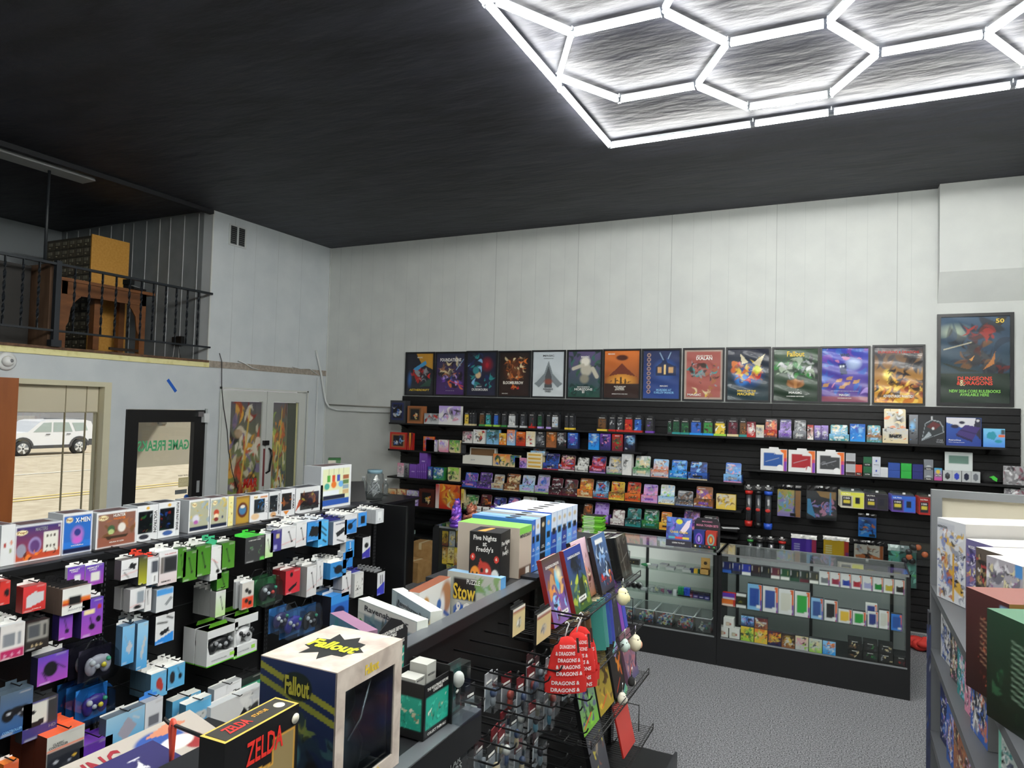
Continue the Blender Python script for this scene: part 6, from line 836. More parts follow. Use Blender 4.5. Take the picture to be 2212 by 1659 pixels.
# hooks with blister packed keychains
KEYM = [mat(c, .4) for c in ('8a8f94', '3a4a6a', '6a7a84', 'a8483c', '4a7a8c', 'b8a888', '2c2e34', 'd8d4cc')]; rg = random.Random(11)
row = 0
for zi, z in enumerate((1.26, 1.15, 1.03, .91, .79, .67, .55)):
    for yi in range(10):
        y = 1.70 + yi * .118 + (.04 if zi % 2 else 0)
        if y > 2.83: continue
        hk = MB(); L_ = .27; hk.tube([(-1.262, y, z), (-1.24 + L_, y, z - .004), (-1.225 + L_, y, z + .006), (-1.218 + L_, y, z + .022)], .0034, M_BLK, 6); hk = hk.build('peg_hook')
        tag(hk, f'long black hook, {ORD[yi]} from near end in {ORD[zi]} row of the centre pegboard', 'hook', 'long hooks on the centre pegboard')
        bare = (zi == 0 and yi > 3) or (y > 2.5 and zi in (3, 4, 5)); n = 0 if bare else rg.choice((2, 2, 3, 3))
        if zi == 1 and yi >= 8: n = 0
        if zi in (1, 3) and yi < 5: n = 0
        if zi == 0 and yi <= 3: n = 1
        for k in range(n):
            x = -1.24 + L_ - .03 - k * .045 - rg.uniform(0, .05); w, h, d = rg.choice(((.055, .10, .035), (.065, .12, .038), (.05, .115, .03))); t = empty('keychain_pack', Matrix.Translation((x, y + rg.uniform(-.006, .006), z - h - .022)) @ Matrix.Rotation(PI / 2 + rg.uniform(-.12, .12), 4, 'Z'))
            c = rg.choice(('6a1c22', '1c1c1e', '2a2a2c', '8a8c90', '3a1a1e')); b = MB(); b.box((-w / 2, d, 0), (w / 2, d + .001, h), mat('b9bcc0', .6)); b.box((-w / 2, d - .002, h * .82), (w / 2, d + .002, h + .02), mat(c, .5)); b.box((-w * .35, d - .003, h * .86), (w * .35, d - .002, h * .92), mat('e0e0dc', .5)); b.build('backing_card', t)
            q = MB(); q.prism([(-w * .48, 0), (w * .48, 0), (w * .42, h * .84), (-w * .42, h * .84)], 0, d - .002, M_PLAST); q.build('blister', t)
            f_ = MB(); mm = rg.choice(KEYM); f_.blob((0, d * .5, h * .3), (w * .2, d * .3, h * .2), mm, 10, 6); f_.blob((0, d * .45, h * .56), (w * .26, d * .36, h * .15), rg.choice(KEYM), 10, 6); f_.build('figurine', t)
            tag(t, f'clear keychain blister, {ORD[k]} back on hook {ORD[yi]} of the {ORD[zi]} centre row', 'keychain', 'keychain blister packs')
for uL, uR, vT, vB, lb in ((1108, 1134, 1300, 1368, 'tan carded pin pack, left of the pair at the upper right'), (1160, 1190, 1308, 1382, 'tan carded pin pack with white figure, right one')):
    M, w, h = atX(uL, uR, vT, vB, -1.0); hang('pin_card', M, w, h, .012, [('f', 'cdbb8a'), ('r', 0, .9, 1, 1, 'e0e0dc'), ('r', 0, .82, 1, .9, '8a1f24'), ('e', .5, .4, .25, .2, 'b8b4a4', .4), ('s', int(uL), pal('wax'), 6, .3, .25, .7, .55, .14)], lb, 'card pack', tab='k', side='1a1a1a', hook=False)
# ---- things on the centre gondola
def tbox(tl, tr, zt, zb, d, spec, lab, name='puzzle_box', cat='box', **kw):
    M, w, h = at2(tl, tr, zt, zb); return tag(body(MB(), w, h, d, spec, **kw).build(name, M=M), lab, cat)
tbox((774, 1293), (901, 1343), 1.40, 1.13, .048, [('g', '8f9a86', '5f8496'), ('r', 0, .82, 1, 1, 'd8dcd4'), ('s', 90, ['3f6a80', '7a9a9c', '4a5a50', 'a8b8a0'], 30, .1, .05, 1, .8, .2), ('r', 0, 0, .12, .82, 'c9cfc4')], 'pale 500 piece puzzle box nearest, leaning on the side shelf', side='cfd4cc', top='dde2d6', texts=[('Ravensburger', .5, .9, .75, .1, 'x'), ('500', .06, .45, .6, .09, 'g', PI / 2)], sidetext=[('500', .5, .4, .3, .7, 'g', PI / 2)])
tbox((847, 1272), (930, 1322), 1.40, 1.13, .048, [('g', '8a9aa0', '90a0ac'), ('r', 0, 0, .14, 1, 'aebfc4'), ('s', 91, pal('acsxe'), 30, .15, .05, 1, .85, .2)], 'blue grey 500 piece puzzle box behind the pale one', side='c9ccc4', top='d9ddd8', texts=[('Ravensburger Puzzle', .58, .86, .8, .09, 'x')], sidetext=[('500', .5, .4, .3, .7, 'g', PI / 2)])
tbox((906, 1281), (974, 1246), 1.40, 1.13, .055, [('f', 'dadbd8'), ('e', .85, .72, .22, .3, 'b07a58', .3), ('e', .72, .62, .12, .25, 'e6e6e8', .5), ('e', .62, .66, .08, .1, '2a5fa8', .2), ('e', .2, .78, .12, .12, 'b8863c', .3), ('l', .8, .5, .95, .4, .03, '2a55a8')], 'white puzzle box with brown top and a bearded face picture', side='c9cac8', top='8a5038')
tbox((967, 1232), (1082, 1250), 1.42, 1.13, .046, [('f', 'b9bcb4'), ('r', .12, .6, .55, .92, '1c1c1e'), ('s', 92, ['7aa05c', '6f9a68', 'a9c0b0'], 14, .55, .6, 1, .95, .14), ('s', 93, pal('bc'), 10, 0, .1, .3, .5, .14), ('p', [(.1, .08), (.2, .2), (.8, .42), (.75, .22)], 'd8b84c')], 'grey and yellow puzzle storage box lettered Stow and Go', side='5a96c8', top='8fb8d8', texts=[('PUZZLE', .5, .88, .25, .07, 'w'), ('Stow', .33, .72, .42, .24, 'y'), ('&GO!', .42, .45, .5, .24, 'w'), ('PERFECT\nPUZZLE+\nACCESSORIES', .78, .48, .2, .16, 'b')])
tbox((713, 1324), (786, 1366), 1.40, 1.13, .05, [('g', '3a5a7c', '5a86a0'), ('s', 94, pal('cbtn'), 18, 0, 0, 1, 1, .2)], 'mauve topped puzzle box lying askew nearest the big box', side='8a6a80', top='96708c')
M, w, h = at2((1015, 1147), (1082, 1153), 1.60, 1.374); fs = [('f', '121214'), ('e', .5, .25, .24, .2, 'b5382c', .15), ('p', [(.3, .36), (.36, .5), (.44, .42)], 'b5382c'), ('e', .2, .2, .16, .16, 'd8862c', .15), ('e', .84, .18, .13, .14, 'd0ccc4', .15), ('e', .12, .22, .035, .03, '1a1212', .3), ('e', .26, .22, .035, .03, '1a1212', .3), ('e', .42, .28, .06, .05, '1a1212', .3), ('e', .58, .28, .05, .045, 'e8e0d0', .3), ('e', .12, .52, .08, .07, 'c8382c', .15), ('e', .88, .5, .08, .07, 'c8382c', .15)]
m = body(MB(), w, h, .13, fs, side='121214', top='2a2a2c', texts=[('Five Nights\nat\nFreddy\'s', .5, .77, .74, .34, 'w'), ('6', .12, .53, .05, .06, 'w'), ('6', .88, .51, .05, .06, 'w')], den=260, sidetext=[('Five Nights\nat\nFreddy\'s', .5, .68, .8, .3, 'w')])
m.prism([(-w * .3, .02), (-w * .05, .02), (w * .05, .11), (-w * .1, .11)], h, h + .001, mat('d89a4c', .5), 'z'); tag(m.build('mystery_box', M=M), 'black mystery figure box with bear faces and white title', 'box')
ys = [2.80, 2.935, 2.975, 3.035, 3.10, 3.17, 3.245, 3.315, 3.385, 3.46, 3.54]; cs = [('minecraft', 'bfb3a4', '8ac85c'), ('blue', '2f62b8', '6f9ad8'), ('pale blue', '4f88d0', '8ab4e8'), ('black', '1a1b1e', '8a8c8e'), ('sky blue', '3a8ee0', 'b8ccdc'), ('navy white', '2a4aa8', 'd8dade'), ('light blue', '6fa8e0', 'dcdfe4'), ('indigo', '2e3f94', 'd8dae4'), ('azure', '6aa6e4', 'dcdfe8'), ('periwinkle', '5a7ad0', 'd4dcec')]
for k, (nm, c, tc) in enumerate(cs):
    y0, y1 = ys[k], ys[k + 1] - .002; M = Matrix.Translation((-1.305, (y0 + y1) / 2, 1.374)) @ Matrix.Rotation(PI / 2, 4, 'Z'); w = y1 - y0; h = .225 if k == 0 else .242 + (.006 if k > 4 else 0)
    if k == 0: sp = [('f', 'b9aa9c'), ('r', 0, .86, 1, 1, '7ac04c'), ('r', 0, 0, 1, .2, '5a4030'), ('r', .55, .03, .85, .17, 'd8d4cc')]; tx = [('MINECRAFT', .5, .83, .9, .07, 'x'), ('lorem', .5, .5, .01, .01, 'a')][:1]
    else: sp = [('f', c), ('r', 0, .62 if k % 2 else .7, 1, 1, 'c9d4e4' if k > 4 or k == 2 else c), ('r', .2, .55, .8, .68, '14161c'), ('r', 0, .3, 1, .32, '8fb0dc')] + [('e', .5, .85, .3, .06, 'b8a88c', .4)]; tx = [('ULTIMATE\nCOLLECTION', .5, .42, .6, .06, 'w'), ('AGES 3+', .5, .12, .6, .03, 'w')]
    m = body(MB(), w, h, .32, sp, side=c, top=tc, texts=tx, den=230)
    if k: m.lathe([(.03, h), (.03, h + .0008)], mat('121214', .5), 20, (0, .12, 0), sx=.55)
    tag(m.build('advent_box', M=M), {0: 'tan and green block game box right of the black mystery box'}.get(k, f'{nm} spined tall box, {ORD[k - 1]} from the green topped box'), 'box', 'tall boxes on the centre gondola')
# ---- near unit of the centre gondola
t = empty('gondola', loc=(0, 0, 0)); m = MB(); m.box((-1.28, .35, 1.35), (-.865, 1.56, 1.37), mat('232427', .35)); m.box((-.865, .35, 1.352), (-.822, 1.56, 1.374), RAIL); m.box((-.826, .35, 1.30), (-.820, 1.56, 1.372), M_MTL); m.build('top_shelf', t); MB().box((-1.25, .35, .14), (-1.22, 1.54, 1.35), PEG).build('pegboard', t)
MB().box((-1.66, .35, 0), (-.84, 1.58, .13), M_MTL).build('base_deck', t); MB().box((-1.28, 1.54, .13), (-1.19, 1.56, 1.35), M_BLK).build('end_panel', t); MB().box((-1.72, .35, 1.16), (-1.26, 1.50, 1.18), mat('202124', .4)).build('side_shelf', t); tag(t, 'nearest black gondola section carrying the big window box', 'display rack')
for k, (y, z) in enumerate(((1.50, 1.30), (1.30, 1.30), (1.08, 1.30))):
    hang('carded_figure', Matrix.Translation((-.835, y, z - .2)) @ Matrix.Rotation(PI / 2, 4, 'Z'), .15, .21, .04, [('f', '16181a'), ('e', .5, .38, .3, .25, '5a7a68', .5), ('e', .5, .4, .2, .16, '8aa890', .5)], f'black carded figure pack with white title, {ORD[k]} from the rail end', 'card pack', side='141416', tab='k', clear=True, texts=[('STAR\nWARS', .5, .82, .6, .2, 'w')], hook=False)
# big window box
A_, B2_ = (564, 1417), (729, 1456); M, w, h = at2(A_, B2_, 1.635, 1.375); d = .215; t = empty('window_box', M); STONE = noisy('stone_print', 'a89a90', 'c9bdb2', 22, .5, lo=.3, hi=.62, dist=.4)
sp = [('g', '10182c', '1d2c54'), ('p', [(0, .97), (0, .92), (1, .70), (1, .75)], '8a8a30'), ('p', [(0, .87), (0, .82), (1, .60), (1, .65)], '7f8230'), ('e', .5, .84, .2, .11, '14201c', .08), ('s', 95, ['3a4a2c', '6a7a3a', '2a3a30', '8a8f3a'], 16, .3, .45, .7, .62, .12), ('s', 96, ['0c1018', '2c4a50', '141c28', '1a2c3c'], 20, .4, .05, 1, .5, .2), ('e', .72, .22, .12, .14, '101010', .3), ('e', .745, .2, .06, .085, '9a7a64', .3), ('p', [(.6, 0), (.68, .1), (.82, .1), (.92, 0)], '3f3a34'), ('e', .5, .35, .08, .1, '3f6a70', .4)]
b = MB(); nw, nh = 80, 110; b.art(paint(sp, nw, nh, h / w), lambda s, q: (w * (s - .5), 0, h * q)); b.add([(-w / 2, 0, 0), (-w / 2, d, 0), (-w / 2, d, h), (-w / 2, 0, h)], [(3, 2, 1, 0)], mat('1a2748', .5)); b.add([(-w / 2, d, 0), (w / 2, d, 0), (w / 2, d, h), (-w / 2, d, h)], [(3, 2, 1, 0)], STONE)
put_text(b, 'Fallout', (0, h * .84), w * .32, h * .14, 'a8a238', lambda a, c: (a, -.0012, c), .035)
b.prism([(-w / 2, 0), (w / 2, 0), (w / 2, d), (-w / 2, d)], h, h + .002, STONE, 'z')
st = []
for k in range(18): a = 2 * PI * k / 18; r_ = (.085 if k % 2 == 0 else .058) * (1 + .12 * math.sin(k * 2.3)); st.append((r_ * math.cos(a) * .85, d / 2 + r_ * math.sin(a) * .8))
b.prism(st, h + .002, h + .0026, mat('1b1e1e', .5), 'z'); put_text(b, 'Fallout', (0, 0), .115, .042, 'c9cc2c', lambda a, c: (a, d / 2 + c, h + .0034), .04)
x = w / 2; f = .026
for p0, p1 in (((x - .004, 0, 0), (x, f, h)), ((x - .004, d - f, 0), (x, d, h)), ((x - .004, f, h - .042), (x, d - f, h)), ((x - .004, f, 0), (x, d - f, .03))): b.box(p0, p1, STONE)
put_text(b, 'Fallout', (d * .5, h - .022), .045, .02, 'd8b82c', lambda a, c: (x + .0008, a, c), .03); put_text(b, 'Fallout', (d * .5, .02), .07, .03, 'd8b82c', lambda a, c: (x + .0008, a, c), .03)
b.box((-w / 2 + .006, .006, .004), (-w / 2 + .009, d - .006, h - .004), mat('10182c', .6)); b.box((-w / 2 + .01, d - .010, .004), (w / 2 - .008, d - .006, h - .004), mat('1a2548', .6)); b.box((-w / 2 + .01, .002, .004), (w / 2 - .008, .006, h - .004), mat('1a2548', .6)); b.build('carton', t)
MB().box((x - .003, f - .003, .028), (x - .002, d - f + .003, h - .04), M_PLAST).build('window', t)
q = MB(); q.lathe([(.05, .01), (.055, .03), (.06, .07), (.045, .10), (.035, .12)], mat('2a2c30', .35, .5), 20, (x - .09, d * .5, 0)); q.blob((x - .09, d * .5, .155), (.04, .045, .05), mat('3a3d42', .3, .6), 18, 12); q.box((x - .06, d * .5 - .06, .03), (x - .04, d * .5 + .06, .035), mat('5a5c60', .3, .6)); q.tube([(x - .05, d * .25, .05), (x - .04, d * .6, .12), (x - .04, d * .75, .2)], .004, M_CHR, 6); q.build('statue', t)
q = MB(); q.prism([(x - .085, .02), (x - .01, .02), (x - .012, .19), (x - .085, .2)], f + .004, d - f - .004, M_PLAST); q.build('inner_blister', t)
tag(t, 'large stone patterned window box with torn star opening on top', 'box')
M, w, h = at2((486, 1607), (646, 1519), 1.60, 1.375); d = .055; t = empty('statue_box', M); b = MB(); sp = [('f', '121214'), ('p', [(.04, .0), (.04, .5), (.28, .58), (.3, .7), (.62, .66), (.62, .84), (.96, .84), (.96, 0)], 'c8963c'), ('p', [(.06, .0), (.06, .48), (.3, .56), (.32, .68), (.64, .64), (.64, .82), (.94, .82), (.94, 0)], '8a7852'), ('p', [(.25, .0), (.5, .62), (.72, 0)], 'b8ac3c'), ('p', [(.38, 0), (.5, .3), (.6, 0)], '2a2a2c')]
body(b, w, h, d, sp, side='161618', top='c8a850', den=320, texts=[('ZELDA', .52, .83, .5, .17, 'd02c24')]); b.prism([(-w / 2 + .006, .005), (w / 2 - .006, .005), (w / 2 - .006, d - .005), (-w / 2 + .006, d - .005)], h, h + .0008, mat('34332f', .5), 'z'); put_text(b, 'ZELDA', (-w * .2, d * .5), w * .3, d * .42, 'c8322c', lambda a, c: (a, c, h + .0016), .03); put_text(b, 'STATUE', (w * .12, d * .55), w * .2, d * .16, 'd8a03c', lambda a, c: (a, c, h + .0016), .02)
b.lathe([(.010, h), (.010, h + .0014)], mat('e2dccc', .5), 20, (w * .36, d * .45, 0)); b.lathe([(.009, 0), (.009, .001)], mat('e2dccc', .5), 20, (0, 0, 0)); b.v[-40:] = [(w * .44 + a, -.0015 - z, h * .9 + c) for a, c, z in b.v[-40:]]; b.build('carton', t); tag(t, 'slim black and gold statue box with red title, nearest item', 'box')
# mystery figure trays
TEAL = lambda s_: [('g', '111214', '17181b'), ('r', .08, .16, .95, .74, '1f9a84'), ('s', s_, ['4ac0a8', '167a68', '2aa890'], 30, .08, .16, .95, .74, .1), ('s', s_ + 1, ['c8c0a0', '2a2420', '8a6a50', 'e0dccc'], 12, .15, .2, .88, .65, .08), ('r', 0, 0, 1, .15, '131416'), ('r', 0, .75, 1, 1, '131416'), ('r', .95, 0, 1, 1, '131416')]
def tray(tl, tr, zt, d, lab, s_):
    M, w, h = at2(tl, tr, zt, 1.375); t = empty('figure_tray', M); b = MB(); nw, nh = res(w, h, 380); b.art(paint(TEAL(s_), nw, nh, h / w), lambda s, q: (w * (s - .5), 0, h * q)); BK = mat('131416', .5)
    b.box((-w / 2, .001, 0), (w / 2, .004, h), BK); b.box((-w / 2, 0, 0), (-w / 2 + .003, d, h), BK); b.box((w / 2 - .003, 0, 0), (w / 2, d, h * 1.1), BK); b.box((-w / 2, d - .003, 0), (w / 2, d, h), BK); b.box((-w / 2, 0, 0), (w / 2, d, .004), BK)
    nw, nh = res(d, h, 380); b.art(paint(TEAL(s_ + 3), nw, nh, h / d), lambda s, q: (-w / 2 - .0006, d * (1 - s), h * q)); put_text(b, 'THE NIGHTMARE BEFORE\nCHRISTMAS', (0, h * .86), w * .8, h * .12, 'w', lambda a, c: (a, -.0012, c)); put_text(b, 'COLLECT THEM ALL!', (0, h * .08), w * .7, h * .05, 'w', lambda a, c: (a, -.0012, c)); b.build('tray', t)
    for k in range(2): q = MB(); q.box((-w * .4 + k * w * .42, d * .3, .005), (-w * .04 + k * w * .42, d * .75, h * (1.18 if k else 1.02)), mat('a9aaa4', .6)); put_text(q, 'MYSTERY', (-w * .22 + k * w * .42, h * .98), w * .26, h * .04, 'x', lambda a, c: (a, d * .3 - .001, c)); q.build('mystery_carton', t)
    tag(t, lab, 'display box')
tray((917, 1482), (973, 1448), 1.50, .11, 'black and teal mystery figure tray holding grey boxes', 101)
M, w, h = at2((980, 1450), (1021, 1428), 1.50, 1.375); t = empty('figure_pack', M); b = MB(); nw, nh = res(w, h, 380); b.art(paint([('f', '1a5a54'), ('s', 105, ['2a8a7c', '184a44', '3aa090'], 16, 0, 0, 1, 1, .2), ('r', 0, .93, 1, 1, '131416')], nw, nh, h / w), lambda s, q: (w * (s - .5), .035, h * q)); b.box((-w / 2, .036, 0), (w / 2, .04, h), M_BLK); b.box((-w / 2 - .003, .0, 0), (-w / 2, .04, h), M_BLK); b.build('backing_card', t); q = MB(); q.blob((.01, .02, h * .68), (.017, .014, .02), mat('e2e0d8', .5)); q.tube([(.01, .02, h * .55), (.01, .02, h * .2)], .006, mat('1c1c1e', .5), 8); q.tube([(-.012, .01, h * .5), (.01, .02, h * .48)], .003, mat('e2e0d8', .5), 6); q.build('figurine', t); q = MB(); q.box((-w / 2, -.03, 0), (w / 2, .034, h * .25), M_PLAST); q.box((-w / 2, .005, h * .25), (w / 2, .034, h), M_PLAST); q.build('blister', t); tag(t, 'teal carded pack with round white headed figure beside the tray', 'toy')
M, w, h = at2((806, 1352), (882, 1318), 1.57, 1.375); b = MB(); t = empty('header_sign', M); pts = [(-w / 2, 0), (w / 2, 0), (w / 2, h * .75), (w * .3, h * .9), (0, h), (-w * .3, h * .88), (-w / 2, h * .7)]; b.prism(pts, 0, .003, mat('141518', .5)); nw, nh = 24, 20; b.art(paint([('f', '1f8a78'), ('s', 107, ['e0dccc', '2a2420', '4ac0a8', 'b8a890'], 26, 0, 0, 1, 1, .12)], nw, nh, 1), lambda s, q: (w * .8 * (s - .5), -.001, h * (.18 + .36 * q))); put_text(b, 'THE NIGHTMARE BEFORE\nCHRISTMAS', (0, h * .78), w * .7, h * .12, 'w', lambda a, c: (a, -.001, c)); put_text(b, 'MYSTERY VINYL FIGURES', (0, h * .62), w * .8, h * .05, 'w', lambda a, c: (a, -.001, c)); b.build('sign_board', t)
MB().box((-w / 2, .004, 0), (w / 2, .09, .05), mat('141518', .5)).build('tray', t); MB().box((-w * .45, .01, .0501), (w * .4, .08, .075), mat('6a9a7c', .6)).build('mystery_carton', t); tag(t, 'arched black header sign of a teal mystery figure display', 'sign')
# left side shelf: flat boxes and a coral cord on a hook
M = Matrix.Translation((-1.50, 1.20, 1.216)) @ Matrix.Rotation(PI / 2, 4, 'Z') @ Matrix.Rotation(-PI / 2 + .25, 4, 'X'); w, h = .37, .17
m = body(MB(), w, h, .03, [('f', 'a8a198'), ('e', .62, .6, .2, .3, '2a4a8c', .15), ('e', .8, .35, .09, .22, '8a2a2c', .15), ('e', .7, .45, .14, .16, 'dcdad4', .2), ('p', [(.55, .8), (.8, .95), (.9, .8), (.7, .7)], 'b8785c'), ('e', .45, .3, .1, .14, 'a82c34', .4)], side='a09a90', top='a8a198', den=260, texts=[('RING', .2, .66, .34, .42, '8a1f2c')]); tag(m.build('game_box', M=M), 'flat grey game box with maroon letters and blue shapes, lower left', 'box')
M = Matrix.Translation((-1.40, 1.02, 1.26)) @ Matrix.Rotation(PI / 2, 4, 'Z') @ Matrix.Rotation(-PI / 2 + .12, 4, 'X'); m = body(MB(), .34, .16, .02, [('f', '34315f'), ('s', 110, ['e0e0e8', 'b8b4d0'], 12, .15, .3, .8, .8, .1)], side='2a2850', den=260, texts=[]); tag(m.build('game_box', M=M), 'navy board with blurred white marks at the bottom edge', 'box')
p = on(365, 1562, 2, 1.36); q_ = on(440, 1592, 2, 1.36); m = MB(); m.tube([tuple(q_ + (q_ - p) * 1.6), tuple(q_), tuple(p), tuple(p + np.array([-.012, -.006, .012]))], .0045, M_BLK, 8); tag(m.build('peg_hook'), 'thick black hook pointing left from the nearest gondola section', 'hook')
m = MB(); e = p + (q_ - p) * .12; m.tube([tuple(e + np.array([0, 0, .012])), tuple(e + np.array([-.008, 0, -.01])), tuple(e + np.array([-.008, .005, -.06])), tuple(e + np.array([.0, .0, -.095])), tuple(e + np.array([.008, -.005, -.05])), tuple(e + np.array([.006, 0, .0])), tuple(e + np.array([0, 0, .012]))], .0055, mat('d8503c', .5), 8); tag(m.build('lanyard'), 'coral cord loop hanging on the thick black hook', 'lanyard')
# ================================================================ glass showcases
def showcase(x0, x1, y0, d, lab, back, shelves, stile=.03, zb=.23, zt=.945):
    t = empty('glass_showcase', loc=(0, 0, 0)); MB().box((x0, y0, 0), (x1, y0 + d, zb), mat('131416', .5)).build('base', t); m = MB(); AL = mat('a4a8aa', .3, .7)
    m.box((x0, y0, zb), (x0 + stile, y0 + .02, zt), M_BLK); m.box((x0, y0 + .02, zb), (x0 + .012, y0 + d, zt), M_BLK); m.build('end_post', t); MB().box((x1 - .03, y0, zb), (x1, y0 + .02, zt), M_BLK).build('end_post', t)
    m = MB(); m.box((x1 - .006, y0, zb), (x1, y0 + d, zt - .01), M_GLASS); m.build('side_pane', t)
    m = MB(); m.box((x0 + stile, y0 - .004, zt - .018), (x1 - .01, y0 + .006, zt), AL); m.box((x0, y0 + d - .01, zt - .02), (x1, y0 + d, zt), AL); m.box((x1 - .012, y0, zt - .018), (x1, y0 + d, zt), mat('2a2c2e', .4)); m.box((x0, y0, zt - .018), (x0 + .02, y0 + d, zt), mat('2a2c2e', .4)); m.box((x0 + stile, y0 - .003, zb), (x1 - .02, y0 + .004, zb + .012), AL); m.build('metal_trim', t)
    MB().box((x0 + stile, y0 + .003, zb + .01), (x1 - .03, y0 + .007, zt - .018), M_GLASS).build('front_pane', t); MB().box((x0 + .02, y0 + .006, zt - .008), (x1 - .012, y0 + d - .01, zt - .002), M_GLASS).build('top_pane', t)
    MB().box((x0 + .012, y0 + d - .02, zb), (x1 - .006, y0 + d - .008, zt - .02), mat(back, .7)).build('back_panel', t)
    m = MB()
    for f in (.07, .5, .93): xx = x0 + (x1 - x0) * f; m.box((xx - .012, y0 + d - .035, zb), (xx + .012, y0 + d - .02, zt - .02), mat('2a2b2d', .4, .5))
    m.build('shelf_standard', t)
    for z in shelves: q = MB(); q.box((x0 + stile + .01, y0 + .05, z - .008), (x1 - .04, y0 + d - .036, z), thin_glass('green_shelf_glass', 'd0e4dc', .1)) if 0 else q.box((x0 + stile + .01, y0 + .05, z - .008), (x1 - .04, y0 + d - .036, z), GSH); q.build('glass_shelf', t)
    tag(t, lab, 'display case'); return t
GSH = thin_glass('green_shelf_glass', 'f4faf7', .05)
showcase(-.957, .468, 6.08, .50, 'right glass showcase full of colourful card cases, black base', '8a8d90', (.775, .495))
showcase(-2.42, -.96, 6.08, .50, 'middle glass showcase with tubs of loose dice inside', 'f0f1ef', (.73, .515), .01)
showcase(-3.69, -2.46, 5.86, .45, 'left glass showcase half hidden behind the tall boxes', 'd0d4d2', (.74, .56, .40), .075)
def inc(uL, uR, vT, z, spec, lab, d=.05, y=6.14, name='card_case', grp='goods in the right showcase', cat='box', **kw):
    M, w, h = atY(uL, uR, vT, z + .0005, y); return carton(name, M, w, h, d, spec, lab, cat, grp, **kw)
r1 = [('1c2358', 'b', 'navy'), ('1f2a6a', 'x', 'dark blue'), ('2a369c', 'w', 'royal blue'), ('34242c', 'x', 'plum'), ('262a2c', 'x', 'charcoal'), ('5a2230', 'w', 'wine red'), ('1f5230', 'w', 'forest green'), ('1c2e26', 'j', 'blackish green'), ('1f3028', 'm', 'bottle green'), ('3a3c34', 'w', 'olive grey')]
for k, (c, f, nm) in enumerate(r1): u = 1560.5 + 20.9 * k; inc(u, u + 19.6, 1214 + 2.55 * k, .775, [('f', c), ('r', 0, 0, 1, .28, f), ('r', .02, .5, .1, .95, 'd8d8dc'), ('r', .78, .45, .84, .85, 'b8a878')], f'{nm} card binder case, {ORD[k]} from left on the upper glass shelf', side='x')
r1b = [('6a6e74', 'grey'), ('8a1f3a', 'magenta red'), ('1f3a9c', 'royal blue'), ('a02030', 'crimson'), ('9a9cc8', 'lavender'), ('1a7a34', 'green'), ('b0a02c', 'mustard'), ('1a1a1c', 'black')]
OR_ = [('p', [(.75, 1), (1, 1), (1, 0), (.86, 0), (.86, .75)], 'd8602c'), ('r', .88, 0, 1, .4, '5a2f9c')]
for k, (c, nm) in enumerate(r1b): u = 1770 + 23.2 * k; inc(u, u + 22, 1234 + 2.7 * k, .775, [('f', 'd8d9da')] + OR_ + [('r', .16, .14, .86, .55, c), ('e', .5, .58, .2, .1, 'd8d9da', .2)], f'white orange edged box with {nm} card case on the upper glass shelf')
def wb(uL, uR, vT, c, lab, base='d8d9da', z=.495): return inc(uL, uR, vT, z, [('f', base)] + OR_ + [('r', .14, .14, .80, .84, c), ('r', .62, .08, .9, .2, 'dfe0e0')], lab)
M, w, h = atY(1559, 1588, 1290, .495, 6.15); carton('card_case', M @ Matrix.Translation((0, 0, 0)), w, .055, .05, [('f', 'd8702c'), ('r', 0, 0, 1, .25, 'e0d8d0'), ('r', .85, 0, 1, 1, 'b0242c')], 'orange and red box under a purple one in the right showcase', 'box', side='r'); carton('card_case', M @ Matrix.Translation((.005, 0, .0555)), w, .052, .05, [('f', '5a34a0'), ('r', 0, 0, 1, .3, 'd8d4e0'), ('r', .9, 0, 1, 1, 'b0242c')], 'purple and red box standing on the orange one', 'box', side='r')
inc(1590, 1612, 1282, .495, [('f', '26281f'), ('r', 0, 0, 1, .2, 'd8d9d8'), ('r', 0, .8, 1, 1, 'd8d9d8'), ('s', 120, ['6a6a2c', '3a3c24'], 8, .2, .3, .8, .7, .2)], 'small white topped box with olive creature art'); wb(1615, 1646, 1262, '2a4a9a', 'light blue edged box with navy folder, middle glass shelf', '7ab0dc'); wb(1648, 1681, 1267, '2a4690', 'white box with navy folder right of the light blue one'); wb(1682, 1715, 1273, 'd0cfc4', 'white box with cream folder on the middle glass shelf'); wb(1717, 1750, 1278, '2aa040', 'white box with bright green folder on the middle glass shelf')
wb(1752, 1778, 1292, '2f4f90', 'pale blue box with denim folder and hang tab', '86b4dc'); wb(1781, 1809, 1297, '1c1d20', 'white box with black folder on the middle glass shelf'); wb(1811, 1840, 1316, 'e0b83c', 'low white box with yellow folder'); wb(1842, 1871, 1321, '27963c', 'low white box with green folder'); wb(1874, 1897, 1321, '26357c', 'lower white box with navy folder under its twin'); wb(1899, 1921, 1319, 'c8c8c0', 'white box with cream folder near the right end'); wb(1925, 1949, 1327, '24509c', 'blue box with teal tab at the right end of shelf', '2f70c4')
M, w, h = atY(1870, 1895, 1284, .495, 6.15); carton('card_case', Matrix.Translation((0, 0, .09)) @ M, w, .085, .05, [('f', 'd8d9da')] + OR_ + [('r', .14, .14, .80, .84, '26357c')], 'upper white box with navy folder balanced on its twin', 'box', side='w')
